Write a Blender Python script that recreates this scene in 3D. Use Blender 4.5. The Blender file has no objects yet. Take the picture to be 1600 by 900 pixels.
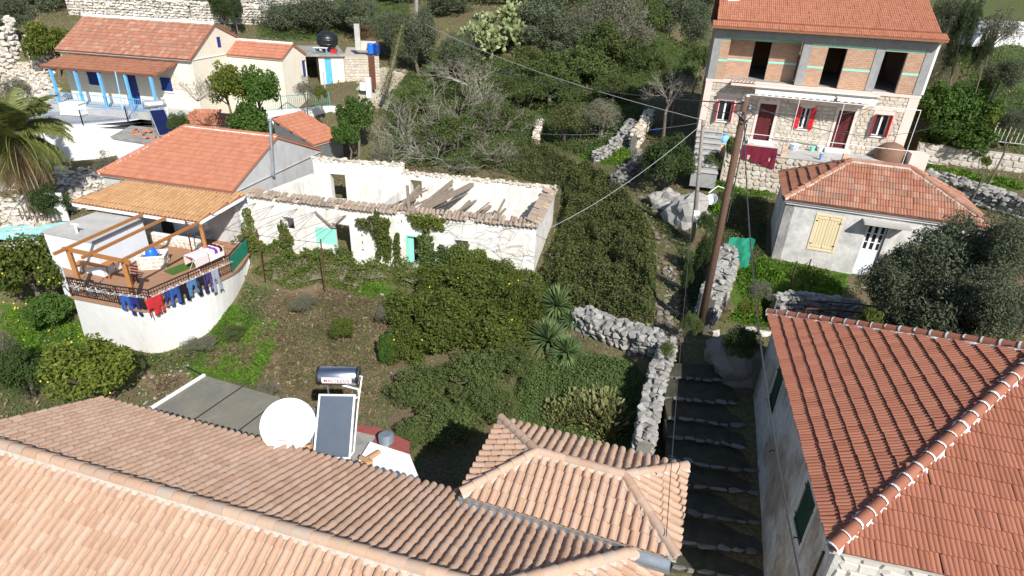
import bpy, bmesh, math, random
import numpy as np
from mathutils import Vector, Matrix, noise as mnoise
random.seed(7)
SC = bpy.context.scene
COL = SC.collection
# ------------------------------------------------------------ camera
FPX = 930.0                                  # focal length in pixels of a 1600 px wide frame
CAM_Z = 20.0
_d = np.array([717.-800., 2208.-450., FPX]); _up = -_d/np.linalg.norm(_d)
_fw = np.array([0., 0., 1.]); _y = _fw-_up*_fw.dot(_up); _y /= np.linalg.norm(_y); _x = np.cross(_y, _up)
ROT = np.array([_x, _y, _up])                # rows: world axes in (right, down, forward)
cam_d = bpy.data.cameras.new('camera'); cam = bpy.data.objects.new('camera', cam_d); COL.objects.link(cam)
cam_d.sensor_width = 36.0; cam_d.lens = FPX/1600*36; cam_d.clip_end = 3000; cam_d.clip_start = .1
m3 = Matrix(((ROT[0,0], -ROT[0,1], -ROT[0,2]), (ROT[1,0], -ROT[1,1], -ROT[1,2]), (ROT[2,0], -ROT[2,1], -ROT[2,2])))
cam.matrix_world = Matrix.Translation((0, 0, CAM_Z)) @ m3.to_4x4()
SC.camera = cam
# ------------------------------------------------------------ light
SUN_AZ = math.radians(156.0)                 # clockwise from +Y
SUN_EL = math.radians(40.0)
world = bpy.data.worlds.new('World'); SC.world = world; world.use_nodes = True
wn = world.node_tree.nodes; wl = world.node_tree.links
sky = wn.new('ShaderNodeTexSky'); sky.sky_type = 'NISHITA'; sky.sun_disc = False
sky.sun_elevation = SUN_EL; sky.sun_rotation = SUN_AZ; sky.air_density = 1.0; sky.dust_density = .6; sky.ozone_density = 1.2
wl.new(sky.outputs[0], wn['Background'].inputs[0]); wn['Background'].inputs[1].default_value = 0.095
sd = bpy.data.lights.new('sun', 'SUN'); sd.energy = 4.9; sd.angle = math.radians(.53); sd.color = (1, .955, .88)
sun = bpy.data.objects.new('sun', sd); COL.objects.link(sun)
S_DIR = Vector((math.sin(SUN_AZ)*math.cos(SUN_EL), math.cos(SUN_AZ)*math.cos(SUN_EL), math.sin(SUN_EL)))
sun.rotation_euler = S_DIR.to_track_quat('Z', 'Y').to_euler(); sun.location = (20, -40, 60)
SC.view_settings.view_transform = 'Standard'; SC.view_settings.look = 'None'
SC.view_settings.exposure = 0.40; SC.view_settings.gamma = 1
SC.render.resolution_x = 1024; SC.render.resolution_y = 576
# ------------------------------------------------------------ survey: photograph point + height -> place
def ray(px, py):
    return ROT @ np.array([px-800., py-450., FPX])
def U(px, py, d):                            # point seen at (px,py) lying d metres below the camera
    r = ray(px, py); s = -d/r[2]; return Vector((r[0]*s, r[1]*s, CAM_Z-d))
def onplane(px, py, P, n):
    r = Vector(ray(px, py)); c = Vector((0, 0, CAM_Z)); t = (Vector(P)-c).dot(n)/r.dot(n); return c+r*t
def atrho(px, py, rho):                      # point seen at (px,py), rho metres away on plan
    r = ray(px, py); s = rho/math.hypot(r[0], r[1]); return Vector((r[0]*s, r[1]*s, CAM_Z+r[2]*s))
# ------------------------------------------------------------ terrain
CTRL = [(1120,890,15.1),(1000,880,15.4),(1100,735,14.3),(1100,640,13.7),(1080,560,13.2),(1060,500,12.8),(1040,400,12.2),(1010,340,11.7),(985,300,11.3),(1000,210,9.7),
 (1198,412,11.7),(1250,450,12.0),(1350,430,11.8),(1110,300,10.7),(1160,285,10.5),(1480,275,9.4),(1590,295,9.4),(1450,254,9.4),(1520,264,9.35),(1590,275,9.3),(1530,208,7.9),(1480,200,7.9),(1590,160,7.1),(1570,110,6.0),
 (1550,470,11.8),(1220,530,13.2),(1087,217,8.9),(1300,245,9.4),(1200,250,9.6),(1400,240,9.3),(1350,200,8.9),(1250,190,8.9),(1400,170,8.6),(1040,130,7.6),(1060,80,6.4),
 (833,428,13.5),(700,410,13.8),(600,400,13.9),(500,400,13.9),(420,400,14.1),(560,240,12.2),(720,260,12.0),(640,330,13.5),(800,310,12.9),(900,260,11.4),(950,380,12.6),(920,450,13.2),(1000,470,12.9),
 (600,150,9.6),(660,100,8.2),(750,110,8.3),(900,170,9.6),(830,130,8.5),(850,210,10.6),
 (160,165,10.6),(60,165,10.6),(280,165,10.6),(20,130,9.6),(400,170,10.4),(500,128,9.1),
 (250,545,16.7),(400,480,15.9),(330,500,16.2),(480,560,15.9),(420,600,16.3),(560,470,14.9),(620,600,15.6),(900,620,15.0),(985,640,14.9),(980,700,15.4),(850,700,15.6),(700,720,15.9),(760,560,15.0),(850,470,14.0),
 (60,520,17.0),(100,640,17.4),(10,560,17.3),(10,640,17.6),(300,600,17.0),(150,290,13.2),(90,295,13.3),(30,330,13.6),(40,400,14.9),(60,460,16.3),(40,290,13.0),(260,380,14.6),(200,330,13.6),(200,440,15.5),
 (300,700,17.0),(0,860,17.6),(500,880,16.8),(800,880,16.2),(1400,880,14.6),(1580,700,13.0)]
_cp = [tuple(U(*c)) for c in CTRL]
for px, py, rho in ((300,30,66),(150,20,70),(300,4,92),(30,60,66),(100,45,66),(450,30,70),(650,20,70),(800,20,66),(900,5,80),(1000,40,60),(1050,10,75),(1500,30,66),(1580,40,64),(1500,90,56),(650,60,64),(900,90,57),(760,70,60)):
    _cp.append(tuple(atrho(px, py+4, rho)))
for i in range(24):
    a = math.radians(i*15); r = 170
    z = 17+7*math.sin(a)+3*math.sin(3*a+1) if math.sin(a) > -.2 else 3+6*math.sin(a)
    _cp.append((r*math.cos(a), 30+r*math.sin(a), z))
_cp += [(-15,52,11.0),(-16,56,11.3),(-12,52,10.9),(-13,60,12.6),(-19,62,13.0),(-30,0,1.5),(0,-10,2),(25,-10,4),(50,20,9.5),(45,45,12),(-45,15,2.2),(-55,35,7)]
_cp = np.array(_cp)
def _phi(r2): return .5*r2*np.log(r2+1e-9)
_n = len(_cp); _A = np.zeros((_n+3, _n+3))
_r2 = ((_cp[:,None,:2]-_cp[None,:,:2])**2).sum(-1); _A[:_n,:_n] = _phi(_r2)+np.eye(_n)*2.5
_A[:_n,_n] = 1; _A[:_n,_n+1:] = _cp[:,:2]; _A[_n,:_n] = 1; _A[_n+1:,:_n] = _cp[:,:2].T
_W = np.linalg.solve(_A, np.concatenate([_cp[:,2], np.zeros(3)]))
def HV(xy):                                  # heights of the ground, vectorised
    xy = np.asarray(xy, float).reshape(-1, 2); out = np.empty(len(xy))
    for k in range(0, len(xy), 20000):
        q = xy[k:k+20000]; r2 = ((q[:,None,:]-_cp[None,:,:2])**2).sum(-1)
        out[k:k+20000] = _phi(r2)@_W[:_n]+_W[_n]+q@_W[_n+1:]
    d = np.hypot(xy[:,0], xy[:,1]-30); far = np.clip((d-150)/60, 0, 1)
    hill = np.where(xy[:,1] > -20, 24+.06*(d-150), 2.0)
    return out*(1-far)+hill*far
def H(x, y): return float(HV([(x, y)])[0])
def G(px, py):                               # ground point seen at (px,py)
    r = ray(px, py); r = r/np.linalg.norm(r); t = np.concatenate([np.linspace(8, 140, 500)])
    P = np.array([0, 0, CAM_Z])+t[:,None]*r; dz = P[:,2]-HV(P[:,:2]); k = np.argmax(dz < 0)
    if dz[k] >= 0: k = len(t)-1
    a, b = dz[k-1], dz[k]; tt = t[k-1]+(t[k]-t[k-1])*a/(a-b+1e-9); p = np.array([0, 0, CAM_Z])+tt*r
    return Vector(p)
# ------------------------------------------------------------ bookkeeping
def tag(o, label=None, cat=None, group=None, kind=None):
    if label: o['label'] = label
    if cat: o['category'] = cat
    if group: o['group'] = group
    if kind: o['kind'] = kind
    return o
def thing(name, label, cat, loc=(0, 0, 0), rz=0, group=None):
    o = bpy.data.objects.new(name, None); COL.objects.link(o); o.location = loc; o.rotation_euler = (0, 0, rz)
    o.empty_display_size = .2
    return tag(o, label, cat, group)
def link(name, me, parent=None, loc=None):
    o = bpy.data.objects.new(name, me); COL.objects.link(o)
    if parent is not None:
        o.parent = parent
        base = world_of(parent)
        o.matrix_parent_inverse = base.inverted()
    if loc is not None: o.location = loc
    return o
_WM = {}
def world_of(o):
    m = o.matrix_parent_inverse @ Matrix.LocRotScale(o.location, o.rotation_euler, o.scale)
    return world_of(o.parent) @ m if o.parent else Matrix.LocRotScale(o.location, o.rotation_euler, o.scale)
def copy_tree(o, parent=None):
    c = o.copy(); COL.objects.link(c)
    if parent: c.parent = parent
    for ch in o.children: copy_tree(ch, c)
    return c
class MB:                                    # collects faces for ONE mesh
    def __init__(s): s.v = []; s.f = []; s.m = []
    def add(s, vs, fs, m=0):
        k = len(s.v); s.v += [tuple(v) for v in vs]; s.f += [tuple(i+k for i in f) for f in fs]; s.m += [m]*len(fs)
    def quad(s, a, b, c, d, m=0): s.add((a, b, c, d), ((0, 1, 2, 3),), m)
    def poly(s, pts, m=0): s.add(pts, (tuple(range(len(pts))),), m)
    def hexa(s, p, m=0):                     # 8 corners: bottom ring 0-3, top ring 4-7
        s.add(p, ((0,3,2,1),(4,5,6,7),(0,1,5,4),(1,2,6,5),(2,3,7,6),(3,0,4,7)), m)
    def box(s, o, u, v, w, m=0):             # corner o, edges u v w
        o, u, v, w = Vector(o), Vector(u), Vector(v), Vector(w)
        s.hexa([o, o+u, o+u+v, o+v, o+w, o+u+w, o+u+v+w, o+v+w], m)
    def cbox(s, c, sx, sy, sz, rz=0, m=0):   # centre of the base, sizes, turn
        u = Vector((math.cos(rz), math.sin(rz), 0))*sx; v = Vector((-math.sin(rz), math.cos(rz), 0))*sy
        s.box(Vector(c)-u/2-v/2, u, v, Vector((0, 0, sz)), m)
    def bar(s, a, b, w, h=None, m=0, up=(0, 0, 1)):
        a, b = Vector(a), Vector(b); h = h or w; d = (b-a).normalized(); upv = Vector(up)
        if abs(d.dot(upv)) > .98: upv = Vector((1, 0, 0))
        x = d.cross(upv).normalized()*w/2; y = x.cross(d).normalized()*h/2
        s.hexa([a-x-y, a+x-y, a+x+y, a-x+y, b-x-y, b+x-y, b+x+y, b-x+y], m)
    def tube(s, pts, r, n=6, m=0, cap=True):
        pts = [Vector(p) for p in pts]; rr = r if hasattr(r, '__len__') else [r]*len(pts); k = len(s.v); prev = None
        for i, p in enumerate(pts):
            d = (pts[min(i+1, len(pts)-1)]-pts[max(i-1, 0)]).normalized()
            x = (prev - d*prev.dot(d)) if prev is not None else d.orthogonal()
            x = x.normalized() if x.length > 1e-6 else d.orthogonal().normalized(); prev = x; y = d.cross(x)
            for j in range(n):
                a = 2*math.pi*j/n; s.v.append(tuple(p+(x*math.cos(a)+y*math.sin(a))*rr[i]))
        for i in range(len(pts)-1):
            for j in range(n):
                s.f.append((k+i*n+j, k+i*n+(j+1) % n, k+(i+1)*n+(j+1) % n, k+(i+1)*n+j)); s.m.append(m)
        if cap:
            s.f.append(tuple(k+j for j in reversed(range(n)))); s.m.append(m)
            s.f.append(tuple(k+(len(pts)-1)*n+j for j in range(n))); s.m.append(m)
    def lathe(s, o, prof, n=12, axis=(0, 0, 1), m=0, sc=(1, 1)):
        q = Vector((0, 0, 1)).rotation_difference(Vector(axis)); k = len(s.v); o = Vector(o)
        for r, z in prof:
            for j in range(n):
                a = 2*math.pi*j/n; s.v.append(tuple(o+q @ Vector((r*math.cos(a)*sc[0], r*math.sin(a)*sc[1], z))))
        for i in range(len(prof)-1):
            for j in range(n):
                s.f.append((k+i*n+j, k+i*n+(j+1) % n, k+(i+1)*n+(j+1) % n, k+(i+1)*n+j)); s.m.append(m)
        s.f.append(tuple(k+j for j in reversed(range(n)))); s.m.append(m)
        s.f.append(tuple(k+(len(prof)-1)*n+j for j in range(n))); s.m.append(m)
    def mesh(s, name, mats, smooth=False):
        me = bpy.data.meshes.new(name); me.from_pydata(s.v, [], s.f)
        for mt in (mats if isinstance(mats, (list, tuple)) else [mats]): me.materials.append(mt)
        if any(s.m): me.polygons.foreach_set('material_index', s.m)
        if smooth: me.polygons.foreach_set('use_smooth', [True]*len(s.f))
        me.update(); return me
    def build(s, name, mats, parent=None, smooth=False, **kw):
        o = link(name, s.mesh(name, mats, smooth), parent)
        if kw: tag(o, **kw)
        return o
def np_mesh(name, v, f, mats, mi=None, smooth=False):
    me = bpy.data.meshes.new(name); v = np.asarray(v, np.float32); f = np.asarray(f, np.int32); k = f.shape[1]
    me.vertices.add(len(v)); me.vertices.foreach_set('co', v.ravel()); me.loops.add(f.size); me.loops.foreach_set('vertex_index', f.ravel())
    me.polygons.add(len(f)); me.polygons.foreach_set('loop_start', np.arange(0, f.size, k, dtype=np.int32))
    for mt in (mats if isinstance(mats, (list, tuple)) else [mats]): me.materials.append(mt)
    if mi is not None: me.polygons.foreach_set('material_index', np.asarray(mi, np.int32))
    me.polygons.foreach_set('use_smooth', np.full(len(f), bool(smooth)))
    me.update(calc_edges=True); me.validate(); return me
# ------------------------------------------------------------ materials
def srgb(h):
    if isinstance(h, str):
        h = h.lstrip('#'); c = [int(h[i:i+2], 16)/255 for i in (0, 2, 4)]
        return tuple(x/12.92 if x <= .04045 else ((x+.055)/1.055)**2.4 for x in c)+(1,)
    return tuple(h[:3])+(1,)
class NT:
    def __init__(s, name):
        s.mat = bpy.data.materials.new(name); s.mat.use_nodes = True; s.t = s.mat.node_tree; s.n = s.t.nodes; s.l = s.t.links
        s.b = s.n['Principled BSDF']
    def node(s, typ, **kw):
        n = s.n.new(typ)
        for k, v in kw.items():
            if k.startswith('i_'):
                n.inputs[k[2:].replace('_', ' ')].default_value = v
            else: setattr(n, k, v)
        return n
    def noise(s, vec, scale, detail=4, rough=.6, lac=2.0):
        n = s.node('ShaderNodeTexNoise'); n.inputs['Scale'].default_value = scale; n.inputs['Detail'].default_value = detail; n.inputs['Roughness'].default_value = rough
        s.l.new(vec, n.inputs['Vector']); return n.outputs['Fac']
    def ramp(s, fac, stops, interp='LINEAR'):
        r = s.node('ShaderNodeValToRGB'); r.color_ramp.interpolation = interp; e = r.color_ramp.elements
        while len(e) < len(stops): e.new(.5)
        for el, (p, c) in zip(e, stops): el.position = p; el.color = srgb(c) if not isinstance(c, float) else (c, c, c, 1)
        s.l.new(fac, r.inputs[0]); return r.outputs[0]
    def mix(s, fac, a, b, typ='MIX'):
        m = s.node('ShaderNodeMix', data_type='RGBA', blend_type=typ)
        for sock, val in ((m.inputs[0], fac), (m.inputs[6], a), (m.inputs[7], b)):
            if hasattr(val, 'links'): s.l.new(val, sock)
            elif isinstance(val, (int, float)): sock.default_value = val
            else: sock.default_value = srgb(val)
        return m.outputs[2]
    def math(s, op, a, b=None, c=None):
        m = s.node('ShaderNodeMath', operation=op)
        for i, v in enumerate((a, b, c)):
            if v is None: continue
            if hasattr(v, 'links'): s.l.new(v, m.inputs[i])
            else: m.inputs[i].default_value = v
        return m.outputs[0]
    def pos(s): return s.node('ShaderNodeNewGeometry').outputs['Position']
    def obj(s): return s.node('ShaderNodeTexCoord').outputs['Object']
    def rnd(s):                              # one number per separate piece, whether its own object or an island
        a = s.node('ShaderNodeNewGeometry').outputs['Random Per Island']; b = s.node('ShaderNodeObjectInfo').outputs['Random']
        return s.math('FRACT', s.math('ADD', a, s.math('MULTIPLY', b, 7.31)))
    def bump(s, h, strength=.4, dist=.02):
        b = s.node('ShaderNodeBump'); b.inputs['Strength'].default_value = strength; b.inputs['Distance'].default_value = dist
        s.l.new(h, b.inputs['Height']); s.l.new(b.outputs[0], s.b.inputs['Normal'])
    def done(s, col, rough=.8, metal=0, spec=.3):
        if hasattr(col, 'links'): s.l.new(col, s.b.inputs['Base Color'])
        else: s.b.inputs['Base Color'].default_value = srgb(col)
        if hasattr(rough, 'links'): s.l.new(rough, s.b.inputs['Roughness'])
        else: s.b.inputs['Roughness'].default_value = rough
        s.b.inputs['Metallic'].default_value = metal; s.b.inputs['Specular IOR Level'].default_value = spec
        return s.mat
M = {}
def plain(name, c, c2=None, scale=6, rough=.7, metal=0, spec=.3, bump=0, bscale=40, streak=None):
    t = NT(name); p = t.pos(); c2 = c2 or c
    f = t.noise(p, scale, 6, .65); col = t.ramp(f, ((.32, c), (.7, c2)))
    if streak:
        mp = t.node('ShaderNodeMapping'); mp.inputs['Scale'].default_value = (2.6, 2.6, .8); t.l.new(p, mp.inputs[0])
        g = t.ramp(t.noise(mp.outputs[0], 1.0, 5, .7), ((.52, 0.), (.82, .8))); col = t.mix(g, col, streak)
    if bump: t.bump(t.noise(p, bscale, 5, .7), bump, .02)
    M[name] = t.done(col, rough, metal, spec); return M[name]
def pieces(name, cols, rough=.85, grain=14, dirt=None, amt=.5, bump=.25, dscale=1.2):   # tiles, stones, bricks: each piece its own shade
    t = NT(name); r = t.rnd(); n = len(cols)
    col = t.ramp(r, [(i/(n-1) if n > 1 else 0, c) for i, c in enumerate(cols)])
    p = t.pos(); g = t.noise(p, grain, 5, .7)
    col = t.mix(.35, col, t.ramp(g, ((.3, .62), (.7, 1.0))), 'MULTIPLY')
    if dirt:
        d = t.ramp(t.noise(p, dscale, 7, .72), ((.50, 0.), (.68, 1.))); col = t.mix(t.math('MULTIPLY', d, amt), col, dirt)
    if bump: t.bump(g, bump, .01)
    M[name] = t.done(col, rough, 0, .25); return M[name]
def leafy(name, cols, trans=.38, rough=.6, spec=.25):
    t = NT(name); n = len(cols); r = t.rnd(); col = t.ramp(r, [(i/(n-1), c) for i, c in enumerate(cols)])
    oi = t.node('ShaderNodeObjectInfo').outputs['Random']
    big = t.noise(t.pos(), .55, 3, .6)
    v = t.math('ADD', t.math('MULTIPLY', oi, .30), t.math('MULTIPLY', big, .7)); hs = t.node('ShaderNodeHueSaturation')
    t.l.new(col, hs.inputs['Color']); t.l.new(t.math('ADD', v, .52), hs.inputs['Value'])
    t.done(hs.outputs[0], rough, 0, spec); tr = t.node('ShaderNodeBsdfTranslucent'); t.l.new(hs.outputs[0], tr.inputs[0])
    mx = t.node('ShaderNodeMixShader'); mx.inputs[0].default_value = trans
    t.l.new(t.b.outputs[0], mx.inputs[1]); t.l.new(tr.outputs[0], mx.inputs[2]); t.l.new(mx.outputs[0], t.n['Material Output'].inputs[0])
    M[name] = t.mat; return t.mat
# plaster, concrete and metal
plain('white_plaster', (.84,.84,.83), (.78,.77,.75), 1.6, .85, bump=.25, bscale=18, streak=(.62,.60,.57))
plain('white_clean', (.82,.82,.81), (.78,.78,.77), 2, .8, bump=.1)
plain('old_white', (.82,.81,.78), (.60,.57,.52), 1.7, .9, bump=.6, bscale=8, streak=(.38,.345,.29))
plain('grey_render', (.54,.54,.535), (.45,.45,.45), .9, .9, bump=.2, bscale=22, streak=(.30,.30,.30))
plain('dirty_wall', (.72,.705,.675), (.36,.355,.345), 1.4, .9, bump=.35, bscale=14, streak=(.34,.34,.33))
plain('cream_wall', (.79,.73,.62), (.74,.67,.55), 1.2, .85, bump=.15, bscale=24, streak=(.62,.55,.44))
plain('pale_blue_wall', (.72,.77,.83), (.68,.73,.80), 1.2, .85, bump=.1, streak=(.55,.62,.70))
plain('pink_plaster', (.74,.60,.54), (.69,.55,.49), 1.6, .8, bump=.1)
plain('peach_plaster', (.72,.50,.34), (.66,.44,.30), 2, .8, bump=.1)
plain('concrete', (.34,.345,.35), (.24,.245,.25), 2.2, .9, bump=.35, bscale=16, streak=(.2,.2,.21))
plain('pale_concrete', (.50,.49,.47), (.36,.355,.34), .9, .9, bump=.3, bscale=12)
plain('roof_felt', (.205,.19,.145), (.145,.142,.125), .8, .75, bump=.2, bscale=10, streak=(.27,.255,.2))
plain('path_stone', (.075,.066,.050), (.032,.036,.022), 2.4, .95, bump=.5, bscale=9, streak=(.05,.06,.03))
plain('slab_grey', (.36,.35,.33), (.20,.195,.18), 1.6, .9, bump=.3, bscale=14)
plain('mint', (.30,.74,.60), (.26,.66,.54), 2, .7)
plain('blue_paint', (.16,.46,.80), (.13,.40,.72), 3, .45, spec=.4)
plain('dark_blue', (.012,.045,.24), (.010,.035,.19), 3, .45, spec=.4)
plain('rail_blue', (.30,.42,.66), (.26,.36,.58), 3, .5)
plain('teal_paint', (.06,.36,.34), (.05,.28,.28), 3, .5)
plain('door_blue', (.12,.46,.72), (.10,.40,.64), 3, .5)
plain('red_shutter', (.62,.02,.022), (.52,.016,.02), 3, .45, spec=.4)
plain('maroon', (.105,.012,.016), (.08,.010,.012), 3, .5, spec=.4)
plain('maroon_cloth', (.17,.014,.035), (.13,.010,.028), 2, .9)
plain('green_shutter', (.016,.05,.034), (.011,.036,.026), 3, .5, bump=.2)
plain('cream_shutter', (.72,.62,.40), (.68,.57,.36), 3, .6)
plain('white_paint', (.78,.78,.78), None, 3, .5)
plain('white_mortar', (.80,.79,.77), (.66,.64,.62), 9, .9, bump=.4, bscale=30)
plain('mortar', (.52,.46,.40), (.38,.34,.30), 9, .95, bump=.4, bscale=30)
plain('dark_iron', (.022,.018,.020), (.035,.022,.018), 8, .55, spec=.4)
plain('rust_iron', (.14,.055,.030), (.08,.035,.022), 8, .8)
plain('galvanised', (.46,.50,.54), (.36,.40,.44), 4, .42, .75)
plain('steel', (.55,.57,.60), (.48,.50,.53), 2, .30, 1.0)
plain('tank_grey', (.40,.42,.46), (.34,.36,.40), 4, .45, .3)
plain('black_plastic', (.012,.013,.015), (.018,.019,.021), 4, .38, spec=.5)
plain('rubber', (.015,.015,.015), None, 4, .8)
plain('blue_plastic', (.015,.16,.66), (.012,.13,.56), 4, .35, spec=.5)
plain('lightblue_plastic', (.22,.52,.78), (.18,.46,.70), 4, .4)
plain('red_plastic', (.55,.03,.03), None, 4, .4)
plain('green_plastic', (.02,.26,.17), (.02,.20,.13), 4, .6)
plain('purple_plastic', (.20,.05,.45), None, 4, .5)
plain('teal_tarp', (.16,.36,.36), (.30,.52,.52), 1.6, .55)
plain('collector_glass', (.075,.095,.125), (.095,.118,.15), 1.4, .22, spec=.6, bump=.04, bscale=60)
plain('collector_dark', (.006,.010,.045), (.008,.014,.06), 1.4, .12, spec=.6)
plain('window_glass', (.018,.021,.026), (.030,.034,.040), 1.4, .08, spec=.6)
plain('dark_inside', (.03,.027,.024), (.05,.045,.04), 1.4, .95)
plain('timber', (.42,.19,.065), (.34,.14,.045), 7, .55, spec=.35)
plain('old_timber', (.20,.155,.115), (.30,.25,.20), 7, .9, bump=.4, bscale=24)
plain('pole_wood', (.135,.080,.052), (.095,.058,.040), 9, .85, bump=.35, bscale=30)
plain('pole_grey', (.28,.25,.22), (.22,.19,.17), 9, .85, bump=.3, bscale=30)
plain('brown_tile_floor', (.36,.205,.125), (.29,.165,.10), 2.2, .75, bump=.1)
plain('fake_grass', (.065,.15,.025), (.045,.11,.018), 9, .95, bump=.5, bscale=60)
plain('wire', (.05,.05,.055), None, 4, .6)
plain('pale_wire', (.42,.43,.44), None, 4, .5)
plain('bark', (.20,.165,.13), (.12,.10,.08), 7, .95, bump=.6, bscale=24)
plain('dry_twig', (.36,.325,.29), (.27,.24,.21), 7, .95)
plain('clay', (.23,.135,.09), (.17,.10,.07), 2, .9, bump=.3)
plain('red_floor', (.30,.075,.065), (.24,.06,.055), 3, .8)
plain('sheet_white', (.78,.76,.76), (.72,.70,.71), 3, .9)
plain('sheet_pink', (.78,.62,.64), (.72,.56,.58), 3, .9)
for nm, c in dict(cloth_blue=(.035,.10,.36), cloth_navy=(.022,.026,.17), cloth_dark=(.016,.015,.024), cloth_red=(.56,.035,.04), cloth_indigo=(.035,.05,.20), cloth_black=(.010,.010,.018),
                  cloth_jeans=(.09,.20,.40), cloth_violet=(.06,.045,.16), cloth_grey=(.34,.37,.45)).items():
    plain(nm, c, tuple(x*.75 for x in c), 5, .95, bump=.3, bscale=20)
# tiles, stones, bricks
pieces('tile_pale', [(.47,.30,.205),(.53,.355,.255),(.44,.275,.185),(.56,.39,.285),(.50,.32,.225),(.52,.365,.275)], dirt=(.34,.26,.21), amt=.35)
pieces('tile_ridge_pale', [(.50,.345,.245),(.54,.38,.28),(.45,.29,.20),(.44,.36,.295)], dirt=(.36,.32,.28), amt=.6, dscale=3)
pieces('tile_red', [(.33,.130,.080),(.37,.150,.094),(.295,.112,.070),(.35,.140,.092)], rough=.7, dirt=(.30,.115,.07), amt=.4)
pieces('tile_orange', [(.44,.185,.110),(.48,.210,.128),(.41,.165,.100),(.46,.200,.130)], rough=.75, dirt=(.38,.15,.09), amt=.35)
pieces('tile_old', [(.36,.155,.095),(.40,.19,.125),(.31,.125,.080),(.44,.25,.18),(.35,.14,.09),(.28,.17,.125)], dirt=(.25,.19,.145), amt=.65, dscale=2.6)
pieces('tile_brown', [(0.295,0.127,0.078),(0.336,0.152,0.094),(0.271,0.115,0.072)], dirt=(.24,.14,.10), amt=.5)
pieces('tile_tan', [(.47,.275,.135),(.52,.32,.165),(.43,.24,.115),(.50,.29,.15)], dirt=(.40,.23,.12), amt=.4)
pieces('tile_weathered', [(.30,.24,.185),(.38,.30,.23),(.25,.20,.16),(.42,.34,.26),(.33,.22,.16)], dirt=(.20,.18,.155), amt=.6)
pieces('brick_orange', [(.50,.31,.205),(.55,.36,.25),(.46,.275,.175),(.53,.335,.235)], grain=22)
pieces('stone_pale', [(.55,.49,.40),(.62,.57,.49),(.50,.43,.33),(.66,.62,.55),(.56,.47,.35)], dirt=(.36,.32,.26), amt=.5)
pieces('stone_grey', [(0.289,0.281,0.268),(0.357,0.348,0.332),(0.238,0.230,0.217),(0.408,0.391,0.365),(0.315,0.297,0.272)], dirt=(.17,.165,.15), amt=.6, dscale=2.4)
pieces('stone_white', [(0.594,0.558,0.504),(0.666,0.639,0.594),(0.522,0.477,0.414),(0.630,0.594,0.540)], dirt=(.46,.41,.34), amt=.45)
pieces('stone_path', [(0.182,0.154,0.119),(0.224,0.196,0.154),(0.140,0.119,0.091),(0.266,0.238,0.196)], dirt=(.13,.12,.08), amt=.6, dscale=2.4)
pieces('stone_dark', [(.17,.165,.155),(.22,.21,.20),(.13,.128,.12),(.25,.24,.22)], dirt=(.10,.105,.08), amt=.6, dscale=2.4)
# leaves
leafy('leaf_citrus', [(0.058,0.089,0.017),(0.094,0.130,0.024),(0.126,0.158,0.031),(0.072,0.103,0.020),(0.180,0.198,0.042)])
leafy('leaf_bright', [(.062,.125,.022),(.092,.168,.032),(.052,.108,.020),(.125,.20,.045)])
leafy('leaf_lime', [(.125,.165,.025),(.175,.215,.035),(.095,.13,.022),(.22,.245,.045)])
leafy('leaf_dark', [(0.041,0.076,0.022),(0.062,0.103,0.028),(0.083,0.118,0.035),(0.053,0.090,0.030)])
leafy('leaf_bramble', [(0.081,0.107,0.034),(0.117,0.140,0.047),(0.163,0.176,0.060),(0.094,0.101,0.044),(0.202,0.195,0.078)])
leafy('leaf_olive', [(.066,.088,.045),(.100,.122,.068),(.135,.155,.095),(.078,.100,.053)], .2)
leafy('leaf_maquis', [(0.076,0.119,0.034),(0.110,0.151,0.044),(0.144,0.177,0.057),(0.092,0.126,0.044)])
leafy('leaf_greyish', [(0.132,0.138,0.094),(0.187,0.187,0.132),(0.110,0.110,0.072),(0.220,0.198,0.143)], .15)
leafy('leaf_cypress', [(0.031,0.054,0.022),(0.048,0.072,0.029),(0.066,0.090,0.036)], .15)
leafy('leaf_ivy', [(0.077,0.116,0.022),(0.110,0.152,0.031),(0.138,0.171,0.040),(0.176,0.198,0.055)])
leafy('leaf_weed', [(.095,.145,.040),(.125,.180,.055),(.080,.125,.034),(.15,.20,.07)])
leafy('blade_green', [(0.083,0.176,0.018),(0.116,0.231,0.024),(0.143,0.259,0.031),(0.094,0.187,0.020)], .35)
leafy('blade_dry', [(.30,.25,.13),(.22,.19,.10),(.17,.17,.07),(.36,.30,.17)], .3)
leafy('blade_brown', [(.17,.125,.075),(.22,.17,.105),(.13,.10,.06),(.15,.14,.07)], .2)
leafy('blade_reed', [(.17,.19,.07),(.22,.235,.09),(.29,.28,.13),(.14,.165,.06)], .3)
leafy('yucca_leaf', [(.075,.135,.045),(.11,.18,.065),(.15,.22,.085),(.20,.25,.11)], .15, .4, .4)
leafy('agave_leaf', [(.17,.25,.20),(.21,.30,.24),(.14,.21,.17)], .1)
leafy('palm_leaf', [(.14,.17,.045),(.19,.21,.06),(.11,.14,.035),(.25,.24,.09)], .2)
leafy('palm_dead', [(.34,.25,.13),(.26,.19,.10),(.42,.32,.18),(.20,.15,.09)], .15)
leafy('cactus_pad', [(.20,.25,.10),(.26,.31,.14),(.30,.33,.17),(.16,.21,.08)], .0, .6)
leafy('flower_yellow', [(.80,.62,.02),(.85,.70,.04)], .3)
leafy('blossom', [(.75,.68,.66),(.80,.76,.74)], .3)
plain('lemon', (.80,.62,.05), (.78,.54,.03), 5, .5, spec=.4)
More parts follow.
